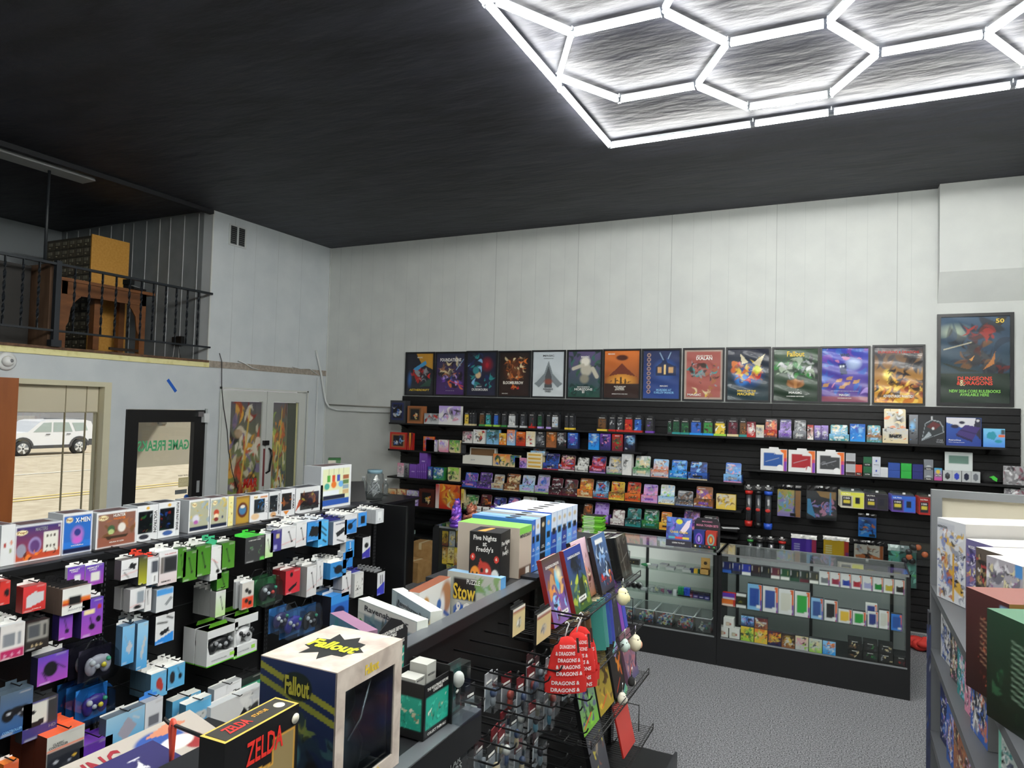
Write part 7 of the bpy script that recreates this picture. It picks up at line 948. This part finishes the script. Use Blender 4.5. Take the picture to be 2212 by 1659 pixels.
for k, (u, zz) in enumerate(((1549, 0), (1574, 0), (1561, 1))):
    M, w, h = atY(u, u + 25, 1352, .232, 6.13); carton('mug_box', M @ Matrix.Translation((0, 0, zz * .082)), .085, .08, .08, [('f', 'd9d9d6'), ('r', .25, .25, .6, .6, '8a4a2c' if k != 1 else '4a6a3c'), ('r', .28, .28, .57, .57, 'c8b8a0'), ('e', .68, .42, .1, .14, 'b04a2c', .4)], ('white cube box at the lower left corner of right showcase', 'second white cube box beside the corner one', 'white cube box stacked on the two lower ones')[k], 'box', 'white cube boxes', side='w')
for k in range(7):
    u = 1600 + 29.5 * k; P_ = ('lyjkg', 'yoekl', 'nmyko', 'zkyes', 'seilk', 'lseak', 'ucwzo')[k]; inc(u, u + 28, 1354 + 5.2 * k, .232, auto(130 + k, pal(P_), n=34), ('lime', 'yellow', 'navy and red', 'brown gold', 'rose cream', 'pale green', 'sky blue')[k] + f' art tin, {ORD[k]} in the bottom row of the right showcase', name='art_tin', cat='tin', y=6.12, side='x')
for k in range(2):
    M, w, h = atY(1600 + 29.5 * k, 1628 + 29.5 * k, 1354 + 5 * k, .232, 6.12); carton('art_tin', M @ Matrix.Translation((0, .01, h + .001)), w, .085, .06, auto(140 + k, pal(('ncbkv', 'zmsek')[k]), n=34), ('blue white art tin stacked on the lime tin', 'red brown art tin stacked on the yellow tin')[k], 'tin', side='x')
for k in range(4):
    for j in range(2):
        if k == 3 and j: continue
        u = 1831 + 33.5 * k; M, w, h = atY(u, u + 31, 1400 + 5 * k, .232, 6.13); carton('dark_deck_carton', M @ Matrix.Translation((0, 0, j * .072)), w, .070, .12, [('f', '1c1d1c'), ('s', 150 + 2 * k + j, pal(('dxe', 'jgx', 'xae', 'mrx')[k]), 8, .15, .2, .85, .7, .16)], f'dark deck carton with {("gold", "green", "silver", "red")[k]} emblem, {"upper" if j else "lower"} one in right showcase', 'box', 'dark deck cartons', side='k', texts=[('MAGIC', .5, .85, .4, .1, 'w')])
# middle showcase
G1 = 'goods in the middle showcase'
def dz(u, v, z, s_, y=6.2): p = on(u, v, 1, y); return p[0]
for k in range(6): u = 1412 + 19 * k - (2 if k > 2 else 0); x = on(u, 1225, 1, 6.22)[0]; j = k % 2; carton('dice_tin', Matrix.Translation((x, 6.16 + .09 * j, .7305)), .075, .022, .08, [('f', 'a9adac')], f'flat silver dice tin, {ORD[k]} from left on the upper shelf', 'tin', 'flat silver dice tins', side='a', top='a')
x = on(1397, 1222, 1, 6.2)[0]; m = MB(); m.blob((0, .04, .014), (.055, .035, .014), mat('2a7a4c', .3), 14, 8); m.blob((.02, .03, .024), (.02, .02, .01), mat('e0e6e2', .4), 10, 6); tag(m.build('dice_bag', M=Matrix.Translation((x, 6.16, .7305))), 'green and white dice bag lying left on the upper shelf', 'bag')
for k, (u, c, nm) in enumerate(((1494, 'n', 'navy'), (1503, 'b8962c', 'gold'), (1511, 'j', 'green'))): x = on(u, 1236, 1, 6.17)[0]; carton('dice_case', Matrix.Translation((x, 6.17, .7305)), .034, .035, .04, [('f', K.get(c, c))], f'small {nm} dice case beside the wooden box', 'case', 'small dice cases', side=c)
t = empty('wooden_box', loc=(on(1522, 1240, 1, 6.17)[0], 6.15, .7305)); WD = noisy('light_bamboo', 'b08a4c', 'c49c5c', 20, .5, stretch=(1, 1, 4)); m = MB()
for a, b in (((-.04, 0, 0), (.04, .005, .045)), ((-.04, .075, 0), (.04, .08, .045)), ((-.04, 0, 0), (-.035, .08, .045)), ((.035, 0, 0), (.04, .08, .045)), ((-.04, 0, 0), (.04, .08, .004))): m.box(a, b, WD)
m.build('tray', t); m = MB(); m.box((-.038, .055, .046), (.038, .065, .135), WD); m.prism([(.016 * math.cos(q * PI / 3), .09 + .016 * math.sin(q * PI / 3)) for q in range(6)], .053, .055, mat('3a2c1c', .6)); m.build('lid', t); tag(t, 'light wooden dice box with its lid standing open behind', 'box')
carton('dark_dice_box', Matrix.Translation((on(1365, 1222, 1, 6.2)[0], 6.2, .7305)), .13, .045, .05, [('f', '24241c'), ('s', 160, pal('yx'), 6, .3, .3, .7, .7, .1)], 'black and gold flat box left of the green dice bag', 'box', side='x')
for k in range(5):
    u = (1357, 1371, 1383, 1392, 1401)[k] if k < 3 else (1386 + 0, 1400)[k - 3]
xs_ = [(1358, 'watch', 0), (1370, 'watch', 1), (1381, 'watch', 2)]
for u, _, k in xs_: x = on(u, 1272, 1, 6.2)[0]; t = empty('dice_puck', loc=(x, 6.19, .5155)); MB().tube([(0, 0, .032), (0, .03, .032)], .031, mat('9a9ea0', .3, .5), 20).build('ring', t); MB().tube([(0, -.004, .032), (0, .0, .032)], .022, mat('1a1b1d', .3), 16).build('face', t); tag(t, f'round silver and black dice puck, {ORD[k]} from left on middle shelf', 'dice', 'round dice pucks')
for k in range(4): x = on(1392 + 10 * k, 1280, 1, 6.2)[0]; t = empty('dice_box', loc=(x, 6.16 + .09 * (k % 2), .5155)); MB().box((-.03, 0, 0), (.03, .07, .028), M_PLAST).build('case', t); MB().box((-.024, .008, .003), (.024, .06, .020), mat('c4c6c6', .4)).build('dice_set', t); tag(t, f'flat clear dice box with white dice, {ORD[k]} on the middle shelf', 'dice', 'flat clear dice boxes')
for k, c in enumerate(('c8c49c', 'a05a78', '6a4a80', '3a4a6a', '2c2d34')):
    x = on(1417 + 14 * k, 1282 + k, 1, 6.16)[0]; t = empty('dice_cube', loc=(x, 6.15, .5155)); MB().box((-.026, 0, 0), (.026, .05, .05), M_PLAST).build('case', t); m = MB(); rg = random.Random(k)
    for q in range(6): m.box(*(lambda a, b, e: ((a, b, e), (a + .014, b + .014, e + .014)))(rg.uniform(-.022, .006), rg.uniform(.005, .03), rg.uniform(.003, .028)), mat(c, .3))
    m.build('dice_set', t); tag(t, f'clear cube of {("cream", "rose", "violet", "slate", "black")[k]} dice on the middle shelf', 'dice', 'clear dice cubes')
for k, (c, nm) in enumerate((('2a8a5a', 'green'), ('2f50c0', 'blue'))):
    x = on(1471 + 13 * k, 1285, 1, 6.16)[0]; t = empty('dice_block', loc=(x, 6.15, .5155)); m = MB()
    for a in range(4):
        for b in range(5): m.box((-.026 + a * .0132, 0, .014 + b * .0132), (-.015 + a * .0132, .05, .025 + b * .0132), mat(c, .3))
    m.build('dice_set', t); MB().box((-.028, -.001, 0), (.028, .052, .013), mat('1c1c1e', .4)).build('tray', t); tag(t, f'block of small {nm} dice in a black tray, middle shelf', 'dice')
carton('white_tag_box', Matrix.Translation((on(1458, 1286, 1, 6.16)[0], 6.15, .5155)), .03, .05, .03, [('f', 'd8dadc')], 'tiny white card box between clear cubes and green dice', 'box', side='w')
for k, (c, nm) in enumerate((('6a1f3c', 'wine'), ('3a2a6a', 'violet'), ('2a2c60', 'indigo'), ('2c2f70', 'blue violet'))): inc(1484.5 + 12.2 * k, 1496 + 12.2 * k, 1277 + 2.0 * k, .5155, [('f', c), ('r', 0, .6, 1, 1, '1a1a1e'), ('r', .2, .25, .8, .35, 'd0cce0')], f'small black topped {nm} dice carton at right of middle shelf', y=6.16, grp=G1, name='dice_carton', side='k')
for k in range(5):
    uL, uR = (1344, 1371, 1413, 1456, 1500)[k], (1368, 1411, 1453, 1498, 1537)[k]; a = on(uL, 1345 + 4 * k, 1, 6.14)[0]; b = on(uR, 1345 + 4 * k, 1, 6.14)[0]; w = b - a; t = empty('plastic_tub', loc=((a + b) / 2, 6.14, .232)); h = .125; m = MB(); L_ = .30; tw = w / 2; bw = tw * .84
    TUB = M_PLAST; v = [(-bw, .02, 0), (bw, .02, 0), (bw, L_ - .02, 0), (-bw, L_ - .02, 0), (-tw, 0, h), (tw, 0, h), (tw, L_, h), (-tw, L_, h)]; m.add(v, [(0, 3, 2, 1), (0, 1, 5, 4), (1, 2, 6, 5), (2, 3, 7, 6), (3, 0, 4, 7)], FROST); m.tube([(-tw, 0, h), (tw, 0, h), (tw, L_, h), (-tw, L_, h)], .004, mat('c9cfd2', .3), 6, True, True); m.build('tub', t)
    m = MB(); rg = random.Random(40 + k); n = (90, 150, 190, 190, 22)[k]; cl = [mat(c, .3) for c in ('e4e0d0', 'b84a4c', '4a6aba', 'd8dce0', '5aa08a', '3a3c44', 'e8dc7a', '9ab0d8')]
    for q in range(n): s_ = .008; x = rg.uniform(-bw * .9, bw * .9); y = rg.uniform(.03, L_ - .05); z = rg.uniform(.004, .045 if k < 4 else .012); m.box((x - s_, y - s_, z), (x + s_, y + s_, z + 2 * s_), cl[rg.randrange(8)])
    o = m.build('loose_dice', t); o['kind'] = 'stuff'; tag(t, f'frosted tub of loose dice, {ORD[k]} from left in the middle showcase' + (', nearly empty' if k == 4 else ''), 'tub', 'tubs of loose dice')
for k in range(3): inc(955 + 15 * k, 968 + 15 * k, 1147, .74, auto(170 + k, pal(('mykx', 'asyk', 'nykb')[k])), f'small yellow labelled pack, {ORD[k]} on upper shelf of left showcase', y=5.93, grp='goods in the left showcase', name='small_pack', side='x')
for k in range(4): inc(955 + 13 * k, 967 + 13 * k, 1181 + k, .56, auto(180 + k, pal(('yzek', 'yedk', 'zyek', 'eysk')[k])), f'yellow brown pack, {ORD[k]} on middle shelf of left showcase', y=5.93, grp='goods in the left showcase', name='small_pack', side='e')
inc(964, 980, 1217, .40, auto(190, pal('tynk')), 'teal and yellow pack on the lowest glass shelf at left', y=5.93, grp='goods in the left showcase', name='small_pack', side='t')
m = MB(); m.lathe([(.05, 0), (.055, .015), (.05, .02)], mat('3a4a5c', .4), 14); m.blob((.05, 0, .03), (.05, .03, .02), mat('d8dcda', .5)); m.blob((.1, .02, .02), (.04, .03, .02), mat('b8702c', .5)); tag(m.build('figure_pile', M=Matrix.Translation((-3.30, 6.0, .401))), 'small heap of white and orange miniatures beside the teal pack', 'miniatures')
# things on the showcase tops
def statue(u, v, cols, h, r, lab, sd, horns=False):
    p = on(u, v, 2, .945); t = empty('resin_figurine', loc=tuple(p)); rg = random.Random(sd); m = MB(); ms = [mat(c, .3, .3) for c in cols]
    m.lathe([(r, 0), (r * 1.05, .02), (r * .8, .04)], ms[0], 18)
    for k in range(26):
        z = .03 + (h - .05) * rg.random() ** 1.2; rr = r * (.75 * (1 - z / h) + .25) * (1.15 if horns else .8); a = rg.uniform(0, 2 * PI); pts = [(rr * math.cos(a + q * .5), rr * math.sin(a + q * .5), z + q * .012 * rg.uniform(.3, 1.4)) for q in range(5)]; m.tube(pts, [.012, .02, .022, .018, .008], rg.choice(ms), 7)
    m.blob((0, 0, h * .45), (r * .6, r * .6, h * .42), ms[0], 14, 10); m.build('body', t)
    if horns: [MB().tube([(s_ * .03, -.01, h * .88), (s_ * .055, -.01, h), (s_ * .05, -.01, h * 1.08)], [.012, .008, .001], ms[1], 8).build('horn', t) for s_ in (-1, 1)]
    else: q = MB(); q.blob((0, 0, h * .88), (.03, .03, .035), ms[1], 12, 8); [q.tube([(0, 0, h * .95), (.012 * s_, 0, h * 1.08), (.03 * s_, 0, h * 1.12)], [.01, .006, .001], ms[2], 6) for s_ in (-1, 0, 1)]; q.build('head', t)
    tag(t, lab, 'figurine')
statue(985, 1138, ('6a3fb0', '8a5ad0', '3a4ab8', 'b86ac0'), .25, .065, 'iridescent purple dragon figurine on the left glass showcase', 3); statue(1019, 1138, ('8a4a38', 'a86048', '6a3428', 'b87860'), .20, .085, 'copper horned coiled figurine beside the purple one', 4, True)
for k in range(3): p = on(1056 + 22 * k, 1122, 2, .945); fs_ = empty('figure_box', Matrix.Translation((p[0], 6.245, .946))); body(MB(), .105, .16, .05, [('f', 'd8d9d8'), ('r', .1, .1, .9, .68, '1c1c20'), ('s', 200 + k, pal(('zod', 'cak', 'wxd')[k]), 10, .25, .15, .75, .6, .2)], side='w', den=160, texts=[('FIGURE', .5, .85, .5, .08, 'x')]).build('carton', fs_); MB().box((-.04, -.002, .018), (.04, -.001, .108), M_PLAST).build('window', fs_); tag(fs_, f'white window figure box, {ORD[k]} behind the copper figurine', 'toy box', 'figure boxes on the left showcase')
def pile(u, v, n, w, d, cols, lab, grp, rot=.15, hh=.014):
    p = on(u, v, 2, .945); rg = random.Random(int(u)); p = p * (6.12 / p[1])
    for k in range(n): M = Matrix.Translation((p[0] + rg.uniform(-.006, .006), p[1] + .08 + rg.uniform(-.006, .006), .946 + k * (hh + .0005))) @ Matrix.Rotation(rot + rg.uniform(-.06, .06), 4, 'Z'); c = cols[k % len(cols)]; carton('game_case', M, w, hh, d, [('f', c), ('r', .05, .3, .6, .7, 'e0e4dc')], f'{lab}, {ORD[k]} from the bottom', 'game case', grp, side=c, top=('2a2c2c' if k == n - 1 else c))
pile(1272, 1178, 13, .19, .135, ('6ab82c', '5aa824', '7ac83c', '58a024'), 'lime green game case in the taller pile', 'lime game cases', .1); pile(1306, 1170, 4, .17, .13, ('2c2d2c', 'd8dad4', '6ab03c', 'd8dad4'), 'game case in the low green and white pile', 'low game case pile', .3); pile(1258, 1186, 4, .08, .07, ('c8cccc', 'b4b8b8'), 'small clear grey case beside the lime pile', 'clear grey cases', -.1)
M, w, h = at2((1440, 1112), (1485, 1120), 1.185, .946); h = .24; t = tag(body(MB(), .225, .255, .006, [('g', '3a4478', '5a78c8'), ('s', 210, ['8a6ad0', '4a5ac0', '5a90e0', '3a3c80'], 20, 0, .35, 1, 1, .2), ('p', [(.55, .55), (.8, .9), (.95, .95), (.9, .7), (.7, .45)], 'e8d8e4'), ('e', .5, .86, .14, .1, 'd8d83c', .2), ('r', .1, .27, .9, .34, 'd04a3c'), ('r', .1, .27, .35, .34, '4ab0c0'), ('r', .65, .27, .9, .34, 'd8c84c'), ('r', 0, 0, 1, .22, '34323c')], side='x', den=260, texts=[('Quick Guide', .5, .5, .7, .1, 'y'), ('LEARN TO PLAY', .5, .13, .5, .05, 'w')]).build('card_sign', M=Matrix.Translation((-1.315, 6.16, .946)) @ Matrix.Rotation(-.12, 4, 'X')), 'upright blue and violet dragon game sign on the middle showcase', 'sign')
t = empty('token_display', loc=(-1.095, 6.22, .946)); w = .225; BK = mat('2c2a30', .5); m = MB(); m.box((-w / 2, -.02, 0), (w / 2, -.015, .035), BK); m.box((-w / 2, -.02, 0), (w / 2, .10, .004), BK); m.box((-w / 2, -.02, 0), (-w / 2 + .003, .10, .12), BK); m.box((w / 2 - .003, -.02, 0), (w / 2, .10, .12), BK)
for k in range(5): m.tube([(-.08 + .04 * k, -.021, .017), (-.08 + .04 * k, -.0225, .017)], .009, mat(('e0d8a0', '3a6ac0', '3a3a3c', 'c83a2c', '3a9a4c')[k], .4), 12)
m.build('tray', t); m = MB(); m.prism([(-w / 2, 0), (w / 2, 0), (w / 2, .21), (w * .38, .25), (-w * .38, .25), (-w / 2, .21)], .10, .104, BK); put_text(m, 'MANA TOKEN SETS', (0, .185), w * .85, .02, 'i', lambda a, b: (a, .0985, b)); put_text(m, 'MAGIC', (0, .22), w * .4, .012, 'i', lambda a, b: (a, .0985, b)); m.build('header_card', t)
for k, c in enumerate(('2c3a80', 'b03a2c')):
    for j in range(4): m = MB(); m.box((-.1 + .103 * k, .0 + j * .02, .006), (-.006 + .103 * k, .016 + j * .02, .15), mat(c, .4)); (m.art(paint([('f', c), ('e', .5, .5, .35, .38, '8a5ad0' if k == 0 else '6ac0b0', .2), ('e', .5, .5, .25, .28, c, .2), ('e', .5, .5, .12, .2, 'c8b8e8' if k == 0 else 'd8a03c', .4)], 20, 30, 1.5), lambda s, q: (-.1 + .103 * k + .094 * s, -.0008, .006 + .144 * q)) if j == 0 else 0); m.build('token_pack', t)
tag(t, 'dark counter display of token packs with pink lettering', 'display box')
m = MB(); m.box((-1.24, 7.70, .873), (-1.02, 7.97, .895), SLAT); tag(m.build('wall_shelf'), 'short black shelf left of the hanging playmat tubes', 'shelf')
m = MB(); m.v = []; m.box((-.09, -.04, 0), (.09, .05, .003), mat('d8dadb', .6)); tag(m.build('paper_slip', M=Matrix.Translation((-1.10, 7.78, .8955)) @ Matrix.Rotation(.35, 4, 'Z')), 'white paper slip lying on the short black shelf', 'paper')
# ---- low shelves and cardboard boxes at the left end of the slatwall
for z, nm in ((.40, 'lower'), (.585, 'upper')): m = MB(); m.box((-5.45, 7.66, z - .02), (-4.5, 7.97, z), M_BLK); tag(m.build('wall_shelf'), f'{nm} dark low shelf at the left end of the slatwall', 'shelf')
for (x, z, w, h, c, lb) in ((-5.28, .401, .16, .05, 'b8d4d0', 'pale turquoise box on the lower dark shelf'), (-5.30, .586, .14, .09, 'c8d4d8', 'white blue box on the upper dark shelf'), (-4.72, .401, .12, .08, '3a7ac0', 'blue wrapped pack on the lower dark shelf')): carton('small_carton', Matrix.Translation((x, 7.70, z)), w, h, .12, [('f', c)], lb, 'box', side=c)
CB_ = noisy('cardboard', 'a07a48', 'b08a56', 14, .85)
for (x, y, z, w, h, d, r_, lb) in ((-5.15, 7.30, 0, .42, .26, .3, .0, 'long brown cardboard box with white label on the floor'), (-4.79, 7.32, .0, .28, .20, .24, .1, 'lower brown cardboard box of the stack of two'), (-4.79, 7.32, .202, .28, .2, .24, .05, 'upper brown cardboard box of the stack of two'), (-4.72, 7.0, 0, .26, .24, .22, -.15, 'front brown cardboard box with taped top')):
    t = empty('cardboard_box', Matrix.Translation((x, y, z)) @ Matrix.Rotation(r_, 4, 'Z')); MB().box((-w / 2, 0, 0), (w / 2, d, h), CB_).build('carton', t); m = MB(); m.box((-.02, -.0015, h * .6), (.02, 0, h), mat('c9b890', .4)); m.box((-.02, 0, h), (.02, d, h + .001), mat('c9b890', .4)); m.build('packing_tape', t)
    if 'label' in lb: m = MB(); m.box((-.12, -.0025, .06), (.02, -.0016, .16), mat('d8d8d4', .6)); put_text(m, 'PARCEL', (-.05, .12), .08, .02, 'x', lambda a, b: (a, -.003, b)); m.build('shipping_label', t)
    tag(t, lb, 'box')
m = MB(); m.tube([(-5.0, 6.45, .012), (-4.5, 6.6, .012), (-4.1, 6.55, .012), (-3.75, 6.35, .012)], .009, mat('d2d4d4', .5), 8); tag(m.build('floor_cable'), 'white cable curving over the floor by the cardboard boxes', 'cable')
m = MB(); rg = random.Random(8); RC = mat('c8342c', .7)
for k in range(14): m.blob((rg.uniform(-.13, .15), rg.uniform(-.07, .1), rg.uniform(.02, .09)), (rg.uniform(.05, .09), rg.uniform(.04, .07), rg.uniform(.02, .06)), RC, 9, 6)
tag(m.build('red_cloth', M=Matrix.Translation((.72, 7.45, .0))), 'crumpled red cloth on the floor behind the right showcase', 'cloth')
t = empty('clear_bin', loc=(.42, 7.5, 0)); m = MB(); v = [(-.1, .0, 0), (.12, 0, 0), (.12, .3, 0), (-.1, .3, 0), (-.13, -.02, .2), (.15, -.02, .2), (.15, .32, .2), (-.13, .32, .2)]; m.add(v, [(0, 3, 2, 1), (0, 1, 5, 4), (1, 2, 6, 5), (2, 3, 7, 6), (3, 0, 4, 7)], FROST); m.build('bin', t); tag(t, 'clear plastic bin half hidden beside the red cloth', 'bin')
t = empty('miniature_pack', loc=(.62, 7.74, .72)); MB().box((-.12, 0, 0), (.14, .04, .22), M_PLAST).build('blister', t); m = MB(); rg = random.Random(3)
for k in range(8): m.blob((rg.uniform(-.09, .11), .02, rg.uniform(.03, .19)), (.03, .015, .03), mat(rg.choice(('1c1c1e', '2a2a2e', 'c8683c')), .4), 8, 6)
m.build('miniature', t); tag(t, 'black miniatures blister hanging right of the sea green bag', 'package')
# ================================================================ right gondola: angled model kit boxes
GRY = mat('7d8084', .4, .3); CRM = mat('cfc8b4', .7)
t = empty('gondola', loc=(0, 0, 0)); m = MB(); m.box((.345, 3.50, 0), (.385, 3.54, 1.832), GRY); m.box((.385, 3.50, 1.80), (1.50, 3.54, 1.832), GRY); m.build('end_frame', t); MB().box((.385, 3.52, .1), (1.48, 3.535, 1.80), CRM).build('back_panel', t); MB().box((1.10, .6, 0), (1.14, 3.50, 1.80), CRM).build('spine', t)
m = MB(); m.box((.338, 3.50, .05), (.345, 3.56, 1.3), mat('24262e', .5)); nw, nh = 6, 60; m.art(paint([('f', '444a66'), ('s', 230, pal('xabsnx'), 60, 0, 0, 1, 1, .4)], nw, nh, 20), lambda s, q: (.347, 3.4985, 0) if 0 else (.33 + .016 * s, 3.4975, .05 + 1.2 * q)); m.build('side_print', t)
for z in (1.42, 1.15, .80, .45): MB().box((.345, .6, z - .03), (1.10, 3.50, z), mat('55585c', .45, .2)).build('shelf_board', t)
MB().box((.40, .6, 0), (1.10, 3.5, .1), GRY).build('base_deck', t); tag(t, 'grey gondola with cream end panel holding model kit boxes', 'display rack')
KG = 'model kit boxes'
def kit(tl, tr, zt, zb, d, spec, lab, side='b2b0ae', top='d8d4cc', **kw): M, w, h = at2(tl, tr, zt, zb); return tag(body(MB(), w, h, d, spec, side=side, top=top, den=240, **kw).build('model_kit_box', M=M), lab, 'box', KG)
MEC = lambda s_, bg, p, n=50: [('f', bg), ('s', s_ + 60, p, 16, .2, .2, .85, .8, .3), ('s', s_, p, n * 2, .05, .05, .95, .92, .13), ('s', s_ + 90, ['1c1c22', 'e8e8ec'], 20, .1, .1, .9, .9, .08)]
kit((2025, 1117), (2086, 1133), 1.74, 1.422, .40, MEC(240, 'c9ccd0', ['3a4a8c', '8a8e9c', '2a2c34', 'a85a3c', 'c8a03c', 'dfe1e4', '6a7ab0'], 44) + [('r', .0, .88, .62, .95, 'b8bcc4'), ('r', .55, .02, .62, .6, 'c89a2c')], 'large white model kit box with blue robot art, farthest on the top shelf', texts=[('INSTRUCTION', .2, .9, .35, .03, 'x')])
def kitp(u, v, zt, w, d, spec, lab, ang=-66, side='a9a7a5', top='d8d4cc', zb=1.421, **kw):
    a = on(u, v, 2, zt); r = math.radians(ang); M = Matrix.Translation((a[0] + math.cos(r) * w / 2, a[1] + math.sin(r) * w / 2, zb)) @ Matrix.Rotation(r, 4, 'Z'); return tag(body(MB(), w, zt - zb, d, spec, side=side, top=top, den=240, **kw).build('model_kit_box', M=M), lab, 'box', KG)
kitp(2087, 1163, 1.69, .155, .36, MEC(241, '6a6490', ['4a3f8c', '8a86b0', 'c8c4d8', '2a2848', 'b06a6a', 'd8c44c'], 40), 'violet robot kit box just right of the large white one', texts=[('MODEL KIT', .3, .9, .4, .04, 'w')])
kitp(2108, 1181, 1.69, .145, .36, MEC(242, '5a5048', ['8a7a4c', '2c2a28', 'b8a070', 'a83c3c'], 36), 'grey brown robot kit box between violet and light grey ones')
kitp(2131, 1199, 1.69, .17, .36, MEC(243, 'a8a4ac', ['8a5a8c', '6a6a74', 'd8d0a0', '3a3440', 'dcdce0'], 44) + [('r', .8, .85, 1, 1, '4a8ac8')], 'light grey kit box with purple robot art behind the dark red one')
kitp(2087, 1267, 1.685, .17, .34, [('g', '2a1412', '4a221e'), ('s', 244, ['8a3c2c', '5a241c', 'a8583c'], 26, .3, .1, .8, .8, .05)] + [('l', .35, .75 - .06 * k, .6, .70 - .06 * k, .006, 'b08a6c') for k in range(8)] + [('r', .80, .84, .98, .95, '8ab4d8')], 'dark red model kit box with gold top edge', side='8a6a38', top='7a4840')
kitp(2132, 1313, 1.68, .25, .34, [('g', '101c14', '1f3f2a'), ('s', 245, ['2c5a3c', '16301f'], 20, .1, .1, .8, .8, .1)] + [('l', .35, .8 - .055 * k, .6, .76 - .055 * k, .005, '8aa890') for k in range(10)] + [('r', .8, .86, .96, .96, '8ab4d8')], 'dark green model kit box, nearest on the right gondola', side='1f3a28', top='3f6a50')
kitp(2157, 1560, 1.385, .10, .3, MEC(246, 'b8c4c0', pal('tnswk'), 40) + [('r', 0, 0, .1, 1, '6ac0a8'), ('r', .8, .02, .98, .2, 'c8a03c')], 'teal edged kit box on the second shelf under the green one', zb=1.151); kitp(2204, 1640, 1.34, .16, .3, MEC(247, 'bfc0c4', pal('xaks'), 16), 'white grey kit box with black figure at lower right corner', zb=1.151)
lowk = [((2040, 1377), (2075, 1400), 1.30, 'nabkws', 'navy white'), ((2073, 1412), (2090, 1420), 1.26, 'aicwx', 'pale teal')]
def kx(u0, u1, vT, vB, x, p, lab, sd): M, w, h = atX(u0, u1, vT, vB, x); M = Matrix.Translation(M.translation) @ Matrix.Rotation(-PI / 2, 4, 'Z'); return tag(body(MB(), abs(w), h, .22, MEC(sd, K[p[0]], pal(p), 40), side='8d8f90', top='c8c4bc', den=220).build('model_kit_box', M=M), lab, 'box', KG)
for i, (y0, y1, z, h, p, lb) in enumerate(((3.20, 3.42, 1.15, .19, 'swbkn', 'white and navy kit box at far end of the second shelf'), (3.02, 3.17, 1.15, .17, 'xwaei', 'black white kit box, second on the second shelf'), (2.86, 2.99, 1.15, .2, 'tciws', 'mint kit box, third on the second shelf'),
        (3.28, 3.45, .80, .24, 'nbvwx', 'blue robot kit box at far end of the third shelf'), (3.08, 3.25, .80, .22, 'bvwnz', 'second blue robot kit box on the third shelf'), (2.86, 3.05, .80, .25, 'zkmoe', 'orange robot kit box with black spine on third shelf'), (2.64, 2.83, .80, .25, 'zkvoe', 'second orange robot kit box with black spine'), (2.40, 2.58, .80, .26, 'tnswk', 'teal edged robot kit box nearer the camera'), (2.72, 2.83, 1.15, .2, 'iwxna', 'pink white kit box, fourth on the second shelf'), (2.50, 2.68, 1.15, .2, 'bwkoa', 'blue black kit box, fifth on the second shelf'), (2.15, 2.36, .80, .24, 'sawxk', 'white grey kit box at lower right edge'),
        (3.25, 3.45, .45, .22, 'nbiwv', 'blue pink kit box at far end of lowest shelf'), (3.0, 3.2, .45, .24, 'bnozi', 'navy and orange kit box on lowest shelf'), (2.75, 2.95, .45, .22, 'nrvek', 'navy and red kit box on lowest shelf'), (2.5, 2.7, .45, .2, 'ctewk', 'cyan yellow kit box on lowest shelf'))):
    M = Matrix.Translation((.385, (y0 + y1) / 2, z + .001)) @ Matrix.Rotation(-PI / 2 + .12, 4, 'Z'); tag(body(MB(), (y1 - y0) * .92, h, .3, MEC(250 + i, K[p[0]], pal(p), 44) + ([('r', .86, .04, .97, .96, '1c1c1e')] if 'spine' in lb else []), side='8d8f90', top='c8c4bc', den=220).build('model_kit_box', M=M), lb, 'box', KG)
